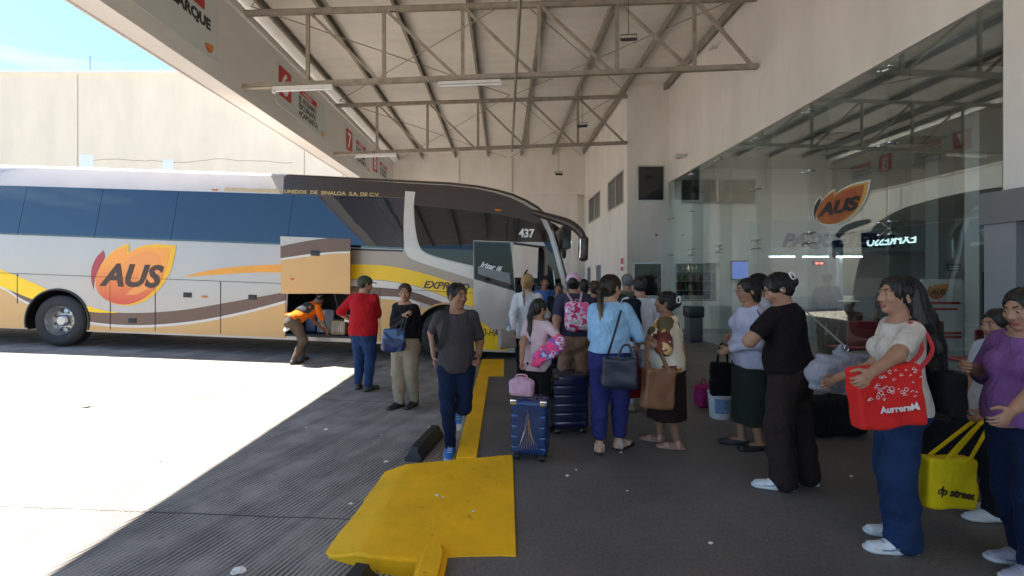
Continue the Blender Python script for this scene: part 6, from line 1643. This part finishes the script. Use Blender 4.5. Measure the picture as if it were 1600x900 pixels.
# ------------------------------------------------------------------ bags and luggage
def Rz(a): 
    a = math.radians(a); return np.array([[math.cos(a), -math.sin(a), 0], [math.sin(a), math.cos(a), 0], [0, 0, 1]])
def WL(pi, p):  # wearer's local -> world
    v = pi['R'] @ Vector([float(t) for t in p]); return V(v.x, v.y, v.z)
def place(o, c, rz=0): o.location = tuple(c); o.rotation_euler = (0, 0, math.radians(rz)); return o
def tote(name, label, c, w, h, d, rz, m, handles=None, hm=None, tilt=0, flare=.0, wr=.006, res=.008, hw=.022, cat='bag', dome=False, group=None):
    """soft bag: w along local x, d along y; handles = list of (pts) in world coordinates"""
    q = S(); q.box((0, 0, 0), (w / 2, d / 2, h / 2), min(d, w) * .2)
    if dome: q.ell((0, 0, h * .38), (w * .42, d * .45, h * .25), .04)
    if flare: q.ell((0, 0, -h * .25), (w * .5 + flare, d * .5 + flare, h * .28), .04)
    q.warp(wrinkle(wr, 20, int(w * 1000)))
    e = empty(name, tuple(c), label, cat, group, math.radians(rz))
    b_ = sdo('body', q, res, m, e)
    if tilt: e.rotation_euler = (0, math.radians(tilt), math.radians(rz))
    M = e.matrix_basis.copy() if False else (Matrix.Translation(tuple(c)) @ e.rotation_euler.to_matrix().to_4x4())
    Mi = M.inverted()
    for hpts, nn in (handles or []):
        mb = MB(); P_ = [Mi @ Vector([float(t) for t in p]) for p in hpts]; P_ = curve3(P_, 5) if len(P_) > 2 else P_
        mb.ribbon(P_, hw, .006, tuple(Mi.to_3x3() @ Vector(nn))); mb.build('handle', hm or m, e)
    return e, M
# red tote on the long haired woman's shoulder
pi = PEOPLE['long']; M_RT = cloth('tote_red', (.62, .025, .022), .6, .35, .08); M_RTS = mat('tote_strap_red', (.45, .02, .03), .6)
c = PX(1383, 618, 2.62)
sh = WL(pi, pi['SH'][0] + V(0, 0, .050)); 
e, M = tote('tote_bag', 'red shopping tote printed with white doodles on the long haired woman\'s shoulder', c, .37, .35, .11, 0, M_RT, res=.006, wr=.004,
     handles=[([c + Vector((.06, -.05, .16)), V(sh[0] - .02, sh[1] - .085, sh[2] - .14), sh + V(-.03, -.02, .008), sh + V(-.02, .05, -.06)], (0, -1, .3)), ([c + Vector((.15, -.05, .16)), V(sh[0] + .045, sh[1] - .08, sh[2] - .14), sh + V(.02, -.01, .008), sh + V(.03, .05, -.06)], (0, -1, .3))], hm=M_RTS, tilt=-6)
bodyr = e
mb = MB(); r_ = random.Random(4)
for k in range(46):
    a = r_.uniform(-.17, .17); b_ = r_.uniform(.0, .155); rr_ = r_.uniform(.006, .014); kk = r_.randrange(3); n_ = 10
    if kk == 0: mb.tube([(a + rr_ * math.cos(t), -.0635, b_ + rr_ * math.sin(t)) for t in [2 * math.pi * i / n_ for i in range(n_ + 1)]], .0016, 4)
    elif kk == 1: mb.tube([(a - rr_, -.0635, b_), (a, -.0635, b_ + rr_), (a + rr_, -.0635, b_), (a - rr_, -.0635, b_)], .0016, 4)
    else: mb.tube([(a - rr_, -.0635, b_ - rr_ * .5), (a, -.0635, b_ + rr_ * .6), (a + rr_, -.0635, b_ - rr_ * .2)], .0018, 4)
M_PRW = mat('print_white', (.75, .7, .7), .6, var=0)
mb.build('doodle_print', M_PRW, bodyr)
text_obj('lettering', 'Aurrera', .052, M_PRW, bodyr, (-.085, -.0645, -.075), (1, 0, 0), (0, 0, 1), .0015, bold=.0012)
mb = MB(); mb.prism([(.075, -.075), (.092, -.035), (.105, -.055), (.118, -.03), (.135, -.075), (.120, -.075), (.106, -.063), (.092, -.075)], lambda a, b_, t: (a, -t, b_), .0625, .066); mb.build('print_mark', M_PRW, bodyr)
# her black shoulder bag, behind
sh2 = WL(pi, pi['SH'][0] + V(-.03, .0, .045)); c = WL(pi, V(.02, .20, .97)); 
tote('shoulder_bag', 'large black shoulder bag behind the red tote', c, .24, .26, .11, -100, BLK, handles=[([c + V(0, 0, .14), (c + sh2) / 2 + V(.02, -.06, 0), sh2 + V(.03, 0, .02), sh2 + V(0, .12, -.1)], (1, -.4, 0))], hm=BLK)
# yellow tote
pi = PEOPLE['yellowgirl']; h_ = WL(pi, pi['wr'][0]) + V(-.02, 0, -.06); M_YT = cloth('tote_yellow', (.86, .60, .012), .6, .3, .08)
c = PX(1478, 752, 2.98)
e, M = tote('tote_bag', 'bright yellow shopping tote with black lettering hanging near the floor', c, .34, .32, .11, 4, M_YT, res=.006, wr=.004, tilt=3,
     handles=[([c + Vector((-.06, -.05, .15)), V(h_[0] - .03, h_[1] - .03, h_[2] - .02), V(h_[0] + .03, h_[1] - .03, h_[2] - .02), c + Vector((.10, -.05, .15))], (0, -1, 0)), ([c + Vector((-.06, .05, .15)), V(h_[0] - .02, h_[1] + .02, h_[2] - .02), V(h_[0] + .03, h_[1] + .02, h_[2] - .02), c + Vector((.10, .05, .15))], (0, -1, 0))])
text_obj('lettering', 'dp street', .070, MATS['letters_dark'], e, (-.125, -.0575, -.055), (1, 0, -.14), (.14, 0, 1), .002, bold=.0022, shear=.2)
# grey duffel of the woman in brown
pi = PEOPLE['brown']; c = PX(1320, 578, 3.30); q = S()
q.seg((-.13, 0, -.03), (.12, 0, -.03), .135, .14, .0, (0, 1, 0), .8); q.seg((-.02, 0, .15), (0, 0, .0), .03, .14, .06, (0, 1, 0), .7); q.warp(wrinkle(.009, 17, 5, 1.6)); q.warp(wrinkle(.003, 40, 8))
M_DUF = cloth('duffel_grey', (.27, .27, .31), .75, .8, .1)
e = empty('duffel_bag', tuple(c), 'crumpled pale grey duffel bag slung from the shoulder of the woman in brown', 'bag'); sdo('body', q, .007, M_DUF, e)
sh = WL(pi, pi['SH'][1] + V(.0, .0, .045)); cl = Vector((-.02, -.04, .17)); M_STR = mat('strap_grey', (.25, .24, .23), .8)
top_ = Vector(sh) - Vector(c); mb = MB(); mb.ribbon(curve3([cl, top_ * .5 + Vector((.0, -.02, .10)), top_ + Vector((.02, -.03, .0)), top_ + Vector((-.06, .05, .02))], 6), .042, .006, (.3, -1, .2)); mb.build('strap', M_STR, e)
mb = MB(); mb.tube([cl + Vector((.015 * math.cos(t), 0, .022 * math.sin(t) - .01)) for t in [2 * math.pi * i / 12 for i in range(13)]], .004, 6); mb.build('buckle', M_CHROME, e)
# phone
ph = (WL(pi, pi['wr'][0]) + WL(pi, pi['wr'][1])) / 2 + V(-.06, .03, .05)
e = empty('phone', tuple(ph), 'phone in a purple case held up by the woman in brown', 'phone', rz=math.radians(-40)); e.rotation_euler = (.5, 0, math.radians(-120))
mb = MB(); mb.box(-.038, .038, -.006, .006, -.07, .08, bev=.005); mb.build('case', mat('case_purple', (.10, .05, .16), .4), e)
mb = MB()
for a, b_ in ((-.02, .06), (.015, .06), (-.02, .02)): ball(mb, (a, .008, b_), .013, 6, sc=(1, .4, 1))
mb.build('charm', M_PRW, e)
# light blue woman's handbag
pi = PEOPLE['blue']; c = PX(968, 582, 4.12); sh = WL(pi, pi['SH'][1] + V(0, 0, .05)); M_NB = mat('leather_navy', (.014, .018, .035), .38, bump=.3, bscale=150)
a2 = WL(pi, pi['el'][1])
tote('handbag', 'navy leather handbag hanging from the shoulder of the light blue woman', c, .31, .27, .13, -6, M_NB, flare=.01, wr=.004,
     handles=[([c + Vector((-.12, -.02, .12)), V(c.x - .07, c.y - .08, c.z + .34), sh + V(-.06, -.06, -.05), sh + V(-.03, .03, .012)], (.0, -1, 0)), ([c + Vector((-.03, -.05, .13)), c + Vector((.02, -.04, .24)), c + Vector((.08, -.04, .24)), c + Vector((.11, -.04, .12))], (0, -1, 0))], hw=.02)
# red bag hidden behind her, held by the floral woman
c = PX(990, 598, 4.75); tote('shopping_bag', 'dark red shopping bag between the light blue woman and the brown tote', c, .24, .30, .12, 10, cloth('bag_darkred', (.30, .015, .02)), handles=[([c + Vector((-.05, 0, .14)), c + Vector((-.03, 0, .34)), c + Vector((.02, 0, .34)), c + Vector((.06, 0, .14))], (0, -1, 0))], hw=.015)
# brown tote of the floral woman
c = PX(1028, 607, 4.2); pi = PEOPLE['floral']; w_ = WL(pi, pi['el'][0] * .4 + pi['wr'][0] * .6)
tote('tote_bag', 'brown leather tote hanging from the arm of the floral woman', c, .29, .36, .12, 8, mat('leather_brown', (.21, .095, .045), .42, bump=.3, bscale=120), tilt=4, wr=.005,
     handles=[([c + Vector((-.10, -.045, .16)), w_ + V(-.03, -.03, .03), w_ + V(.02, -.02, .05), c + Vector((.10, -.045, .16))], (0, -1, 0)), ([c + Vector((-.10, .045, .16)), w_ + V(-.03, .04, .03), w_ + V(.02, .04, .05), c + Vector((.10, .045, .16))], (0, -1, 0))], hw=.018)
# blue bag of the woman in khaki
pi = PEOPLE['khaki']; h_ = WL(pi, pi['wr'][1]); c = PX(615, 531, 5.85)
BB = ramp_mat('bag_two_blue', [(0, rgb(70, 105, 150)), (.47, rgb(70, 105, 150)), (.5, rgb(28, 42, 85)), (.58, rgb(40, 60, 105))], .45, scale=4, distort=.5)
tote('handbag', 'two tone blue handbag held by the woman in khaki trousers', c, .27, .28, .14, 12, BB, flare=.01, handles=[([c + Vector((-.06, -.03, .13)), h_ + V(-.03, -.03, -.06), h_ + V(.01, -.04, .0), c + Vector((.09, -.03, .13))], (0, -1, 0)), ([c + Vector((-.02, .05, .13)), h_ + V(-.01, .03, -.06), h_ + V(.02, .02, -.02), c + Vector((.12, .05, .13))], (0, -1, 0))], hm=mat('strap_dark', (.02, .018, .02), .5), hw=.018)
# beige handbag at the bus door
pi = PEOPLE['white_top']; c = PX(792, 530, 6.3); w_ = WL(pi, pi['wr'][0]); tote('handbag', 'beige handbag hanging from the elbow of the woman in white', c, .24, .24, .12, 20, mat('leather_beige', (.30, .25, .22), .5, bump=.2), handles=[([c + Vector((-.06, 0, .11)), w_ + V(-.02, 0, .0), w_ + V(.03, 0, .0), c + Vector((.07, 0, .11))], (0, -1, 0))], hw=.02)
# bundle in the girl's arm
pi = PEOPLE['girl']; c = PX(858, 548, 4.72); q = S(); q.seg((-.12, 0, -.10), (.08, 0, .05), .07, .09, .0, (0, 1, 0), .8); q.ell((.09, .02, .10), (.07, .06, .05), .04); q.warp(wrinkle(.013, 32, 6, .9))
o = sdo('rolled_jacket', q, .007, ramp_mat('bundle_print', [(0, rgb(235, 75, 130)), (.47, rgb(235, 75, 130)), (.52, rgb(120, 90, 170)), (.56, rgb(205, 200, 215)), (.62, rgb(225, 60, 120))], .8, scale=7, distort=.8)); place(o, c); tag(o, 'bright pink and lilac bundled jacket tucked under the arm of the ponytail girl', 'jacket')
# backpacks
def backpack(key, label, size, dz, m, sm, dx=0, off=.0, straps=(0, 1), pocket=True, sw_=.03):
    pi = PEOPLE[key]; s_, F_, L_, u = pi['s'], pi['F'], pi['L'], pi['up']; w_, h_, d_ = size
    cc = pi['P'] + u * dz * s_ - F_ * (.088 * s_ * pi['g'] ** .8 * .8 + d_ * .5 + off) + L_ * dx
    Mx = np.stack([L_, -F_, u], 1)
    e = bpy.data.objects.new('backpack', None); COL.objects.link(e); worn(e, pi, label, 'backpack'); e.empty_display_size = .1
    q = S(); q.box(cc, (w_ / 2, d_ / 2, h_ / 2), d_ * .42, 0, Mx); q.ell(cc - u * h_ * .18, (w_ * .52, d_ * .55, h_ * .34), .04, Mx); q.warp(wrinkle(.005, 22, 3)); sdo('body', q, .008, m, e)
    if pocket:
        q = S(); q.box(cc - F_ * d_ * .5 - u * h_ * .18, (w_ * .36, .025, h_ * .2), .02, 0, Mx); sdo('pocket', q, .008, m, e)
    for i in straps:
        sg = 1 if i == 0 else -1; mb = MB(); top_ = pi['SH'][i] - L_ * sg * .045 * s_ + u * .045 * s_; front = pi['SH'][i] - L_ * sg * .03 * s_ + F_ * .075 * s_ * pi['g'] ** .6 - u * .06 * s_
        a = cc + u * h_ * .42 + L_ * sg * w_ * .12 + F_ * d_ * .3; low = pi['SH'][i] + F_ * .06 * s_ * pi['g'] ** .6 - u * .17 * s_ + L_ * sg * .01; en = cc - u * h_ * .35 + L_ * sg * w_ * .42 + F_ * d_ * .3
        side = pi['SH'][i] - u * .20 * s_ + L_ * sg * .012 * s_ * 0 - F_ * .02
        pts = [a, top_ - F_ * .06 * s_, top_ + F_ * .015 * s_, front, low, en]; nn = [-F_ + u * .5, -F_ * .5 + u, F_ * .4 + u, F_, F_, L_ * sg]
        P_ = curve3([Vector([float(t) for t in p]) for p in pts], 4); N_ = []
        for k in range(len(P_)):
            t = k / (len(P_) - 1) * (len(nn) - 1); j = min(int(t), len(nn) - 2); N_.append(tuple(nn[j] * (1 - t + j) + nn[j + 1] * (t - j)))
        mb.ribbon(P_, sw_, .008, N_); mb.build('strap', sm, e)
    mb = MB(); tp = cc + u * h_ * .5; mb.tube([tp - L_ * .03, tp - L_ * .02 + u * .03, tp + L_ * .02 + u * .03, tp + L_ * .03], .006, 6); mb.build('grab_handle', sm, e)
    return e
PLAID = ramp_mat('pink_plaid', [(0, rgb(225, 90, 150)), (.42, rgb(225, 90, 150)), (.47, rgb(190, 190, 195)), (.54, rgb(240, 215, 225)), (.58, rgb(200, 40, 110))], .6, scale=9, distort=.3, stretch=(1, 1, 1.4))
backpack('pinkcap', 'small pink checked backpack on the back of the woman in the pink cap', (.30, .36, .12), .16, PLAID, mat('strap_pink2', (.55, .30, .36), .7), dx=-.03, sw_=.026)
backpack('walker', 'black backpack on the shoulders of the man in the grey T-shirt', (.30, .44, .16), .17, BLK, mat('strap_black', (.015, .015, .017), .7), dx=-.09, straps=(1,), sw_=.05)
backpack('whiteman', 'black sling bag on the back of the man in white', (.22, .42, .12), .19, cloth('sling_navy', (.012, .014, .022)), MATS['strap_black'], dx=.13, straps=(0,), sw_=.06)
# suitcases
def suitcase(label, c, w, h, d, rz, m, lines=False, group='suitcases on the platform'):
    e = empty('suitcase', tuple(c), label, 'suitcase', group, math.radians(rz))
    q = S(); q.box((0, 0, h / 2 + .06), (w / 2, d / 2, h / 2), .035)
    def rib(P):
        x_ = P[..., 0]; side = np.abs(P[..., 1]) > d / 2 - .03
        g = np.exp(-((np.mod(P[..., 2] - .06 + 9, .095) - .0475) / .006) ** 2) * .006
        return g * (np.abs(x_) > w / 2 - (.07 if lines else .5)) * (P[..., 2] > .12) * (P[..., 2] < h)
    q.warp(rib); sdo('shell', q, .006, m, e)
    mb = MB(); n_ = 40
    mb.tube([(math.copysign(min(abs(w * .72 * math.cos(t)), w / 2 - .002), math.cos(t)), 0, .06 + h / 2 + math.copysign(min(abs(h * .72 * math.sin(t)), h / 2 - .002), math.sin(t))) for t in [2 * math.pi * k / n_ for k in range(n_ + 1)]], .006, 6); mb.build('zip', M_BGAP, e)
    for sx in (-1, 1):
        for sy in (-1, 1):
            mb = MB(); X, Y = sx * (w / 2 - .05), sy * (d / 2 - .045); mb.box(X - .025, X + .025, Y - .022, Y + .022, .035, .075, bev=.008); wf = mb.build('wheel_fork', M_BBLK, e)
            mb = MB(); mb.lathe([(.002, -.026), (.028, -.026), (.03, -.018), (.03, -.008), (.026, -.005), (.026, .005), (.03, .008), (.03, .018), (.028, .026), (.002, .026)], 18, axis='x', c=(X, Y, .030)); mb.build('wheel', M_BBLK, wf)
            mb = MB(); mb.lathe([(.001, -.028), (.012, -.028), (.012, -.0265)], 12, axis='x', c=(X, Y, .03)); mb.build('hub', M_CLIP, wf)
    mb = MB(); mb.tube([(-.06, 0, h + .06), (-.055, 0, h + .09), (.055, 0, h + .09), (.06, 0, h + .06)], .009, 8); mb.build('top_handle', M_BBLK, e)
    mb = MB()
    for sx in (-1, 1): mb.tube([(sx * .09, d / 2 - .03, h + .05), (sx * .09, d / 2 - .03, h + .075)], .012, 8)
    mb.build('trolley_socket', M_BGAP, e)
    for sx in (-1, 1):
        mb = MB(); mb.box(sx * (w / 2 - .03) - .03, sx * (w / 2 - .03) + .03, -d / 2 - .004, -d / 2 + .03, h + .02, h + .064, bev=.004); mb.build('corner_guard', M_CHROME if lines else M_BBLK, e)
    if lines:
        mb = MB()
        for k in range(8):
            a = (k - 3.5) * .021; hgt = .36 - abs(k - 3.2) * .055; mb.tube([(a * 1.15, -d / 2 - .002, .12), (a * .28 - .004, -d / 2 - .002, .12 + hgt)], .0022, 5)
        mb.build('line_print', M_CHROME, e)
    return e
M_SB1 = mat('case_blue', (.012, .045, .15), .25, .3, var=.1, coat=.5); M_SB2 = mat('case_navy', (.007, .012, .05), .3, .2, var=.1, coat=.4)
suitcase('small glossy blue suitcase with silver lines on the front, pink bag on top', (gx(829, 4.25), 4.25, 0), .335, .49, .23, -14, M_SB1, True)
suitcase('large dark navy suitcase standing behind the small blue one', (gx(889, 4.95), 4.98, 0), .38, .565, .26, 6, M_SB2)
c = PX(815, 611, 4.25); c.z = .645
q = S(); q.box((0, 0, 0), (.115, .07, .075), .045); q.ell((0, 0, .03), (.1, .06, .07), .03); q.warp(wrinkle(.003, 26, 5))
e = empty('lunch_bag', tuple(c), 'small pale pink zip bag sitting on top of the blue suitcase', 'bag', rz=math.radians(-10)); sdo('body', q, .006, cloth('bag_pink', (.52, .33, .44)), e)
mb = MB(); mb.tube(curve3([Vector((-.05, 0, .08)), Vector((-.04, 0, .115)), Vector((.04, 0, .115)), Vector((.05, 0, .08))], 5), .007, 8); mb.build('handle', MATS['strap_pink2'], e)
mb = MB(); mb.tube([(-.1, -.066, .045), (0, -.076, .055), (.1, -.066, .045)], .003, 6); mb.build('zip', MATS['strap_pink2'], e)
# bucket, pink bag, black tote by the olive skirt
bk = empty('bucket', (gx(1124, 5.45), 5.45, 0), 'white plastic bucket with a pale blue label on the floor', 'bucket')
mb = MB(); mb.lathe([(.001, 0), (.105, 0), (.108, .01), (.128, .29), (.134, .292), (.134, .305), (.125, .306), (.120, .295), (.10, .015), (.001, .014)], 32); mb.build('pail', mat('plastic_white', (.6, .63, .66), .35), bk)
mb = MB(); n_ = 12
vs_ = []; fs = []
for k in range(n_ + 1):
    a = math.radians(-140 + 110 * k / n_)
    for z_ in (.07, .24): r_ = .108 + (z_ - .01) / .28 * .02 + .002; vs_.append((r_ * math.cos(a), r_ * math.sin(a), z_))
for k in range(n_): fs.append((2 * k, 2 * k + 2, 2 * k + 3, 2 * k + 1))
mb.add(vs_, fs, 0, True); mb.build('label_print', mat('label_blue', (.18, .30, .52), .5, var=.5, scale=30), bk, fix=False)
mb = MB(); mb.tube([(.13 * math.cos(t), .02 + .0 * t, .295 - .13 * math.sin(t) * .55) for t in [math.pi * k / 14 for k in range(15)]], .003, 6); mb.build('bail', M_CHROME, bk)
c = PX(1128, 592, 5.0); tote('tote_bag', 'black cloth tote hanging above the white bucket', c, .24, .36, .12, -10, BLK, handles=[([c + Vector((-.05, 0, .17)), c + Vector((-.02, .0, .36)), c + Vector((.04, 0, .36)), c + Vector((.06, 0, .17))], (0, -1, 0))])
c = V(gx(1099, 5.9), 5.9, .14); tote('shopping_bag', 'magenta carrier bag standing on the floor behind the white bucket', c, .2, .27, .14, 20, cloth('bag_magenta', (.38, .03, .18)), handles=[([c + V(-.04, 0, .12), c + V(-.02, 0, .2), c + V(.02, 0, .2), c + V(.04, 0, .12)], (0, -1, 0))], hw=.015)
c = V(gx(1300, 4.9), 4.9, .2); tote('duffel_bag', 'black travel bag on the floor behind the woman in brown', c, .62, .38, .32, 8, BLK, handles=[([c + V(-.1, -.1, .17), c + V(-.07, -.08, .27), c + V(.07, -.08, .27), c + V(.1, -.1, .17)], (0, -1, 0))])
c = V(gx(1490, 4.1), 4.1, .22); tote('duffel_bag', 'black travel bag on the floor behind the yellow tote', c, .5, .42, .3, -8, BLK, handles=[([c + V(-.1, -.1, .19), c + V(-.07, -.08, .29), c + V(.07, -.08, .29), c + V(.1, -.1, .19)], (0, -1, 0))])
# luggage in the hold
B_ = lambda x, y, z: (bus.matrix_basis if False else (Matrix.Translation((-.44, 9.35, -.1)) @ Matrix.Rotation(TILT, 4, 'Y'))) @ Vector((x, y, z))
zf = HZ0 + .006
def hold(name, label, x, y, w, h, d, m, cat, rz=0):
    p = B_(x, y, zf); e = empty(name, tuple(p), label, cat, None, math.radians(rz)); e.rotation_euler = (0, TILT, math.radians(rz))
    mb = MB(); mb.box(-w / 2, w / 2, -d / 2, d / 2, 0, h, bev=.025); mb.build('shell', m, e); return e
e = hold('suitcase', 'grey hard suitcase standing in the open luggage hold', HX0 + .66, .5, .34, .50, .42, mat('case_grey', (.16, .18, .2), .35), 'suitcase', 4)
mb = MB(); mb.box(-.08, -.02, -.214, -.211, .03, .47); mb.build('stripe', M_BWHT, e)
mb = MB(); mb.tube([(-.05, 0, .5), (-.05, 0, .53), (.05, 0, .53), (.05, 0, .5)], .01, 6); mb.build('handle', M_BBLK, e)
e = hold('suitcase', 'navy suitcase lying left of the grey one in the luggage hold', HX0 + .36, .55, .24, .42, .4, mat('case_blue2', (.02, .04, .1), .4), 'suitcase', -6)
mb = MB(); mb.tube([(-.05, 0, .42), (-.05, 0, .45), (.05, 0, .45), (.05, 0, .42)], .01, 6); mb.build('handle', M_BBLK, e)
e = hold('pet_carrier', 'small tan and grey pet carrier with a barred door in the luggage hold', HX0 + 1.02, .22, .3, .30, .3, mat('carrier_tan', (.38, .27, .16), .6), 'pet carrier')
mb = MB()
for k in range(6): mb.bar((-.1 + k * .04, -.158, .08), (-.1 + k * .04, -.158, .27), .006, .006, (0, 1, 0))
for k in range(5): mb.bar((-.11, -.16, .09 + k * .042), (.11, -.16, .09 + k * .042), .006, .006)
mb.build('door_grille', M_ALU, e)
# paper in the red-shirt man's hand
pi = PEOPLE['red']; p = WL(pi, pi['wr'][0]) + V(-.02, -.05, .0); o = empty('paper_slip', tuple(p), 'white ticket slips in the hand of the man in red', 'ticket')
mb = MB(); mb.box(-.05, .05, -.002, .002, -.03, .09); s_ = mb.build('sheet', M_PAP, o); s_.rotation_euler = (.3, .3, .2)
# bottle of the woman in white
pi = PEOPLE['white_top']; p = WL(pi, pi['wr'][0]) + V(-.05, -.02, -.02); bt = empty('water_bottle', tuple(p), 'clear water bottle in the hand of the woman in white', 'bottle')
mb = MB(); mb.lathe([(.001, -.09), (.03, -.09), (.032, -.08), (.032, .04), (.014, .075), (.013, .085)], 16); mb.build('bottle', mat('bottle_clear', (.35, .45, .55), .1), bt)
mb = MB(); mb.lathe([(.016, .085), (.016, .105), (.001, .106)], 12); mb.build('cap', mat('cap_blue', (.05, .15, .4), .4), bt)
# potted plants inside the glass, right
pl = empty('potted_plant', (gx(1500, 5.2), 5.0, 0), 'low leafy green plants in a planter behind the long haired woman', 'plant')
mb = MB(); mb.box(-.35, .35, -.15, .15, 0, .35, bev=.02); mb.build('planter', M_DGRAY, pl)
mb = MB(); r_ = random.Random(9)
for k in range(150):
    a, b_ = r_.uniform(0, 6.28), r_.uniform(.2, 1.2); L_ = r_.uniform(.12, .3); o0 = Vector((r_.uniform(-.3, .3), r_.uniform(-.1, .1), .34)); d_ = Vector((math.cos(a) * math.cos(b_), math.sin(a) * math.cos(b_), math.sin(b_)))
    sd2 = d_.cross(Vector((0, 0, 1))).normalized() * .022; m_ = o0 + d_ * L_ * .6; t_ = o0 + d_ * L_ + Vector((0, 0, -.05))
    mb.add([o0, m_ - sd2, t_, m_ + sd2], [(0, 1, 2, 3)], 0)
mb.build('leaves', mat('leaf_green', (.035, .07, .025), .5, var=.4, scale=20), pl, fix=False)
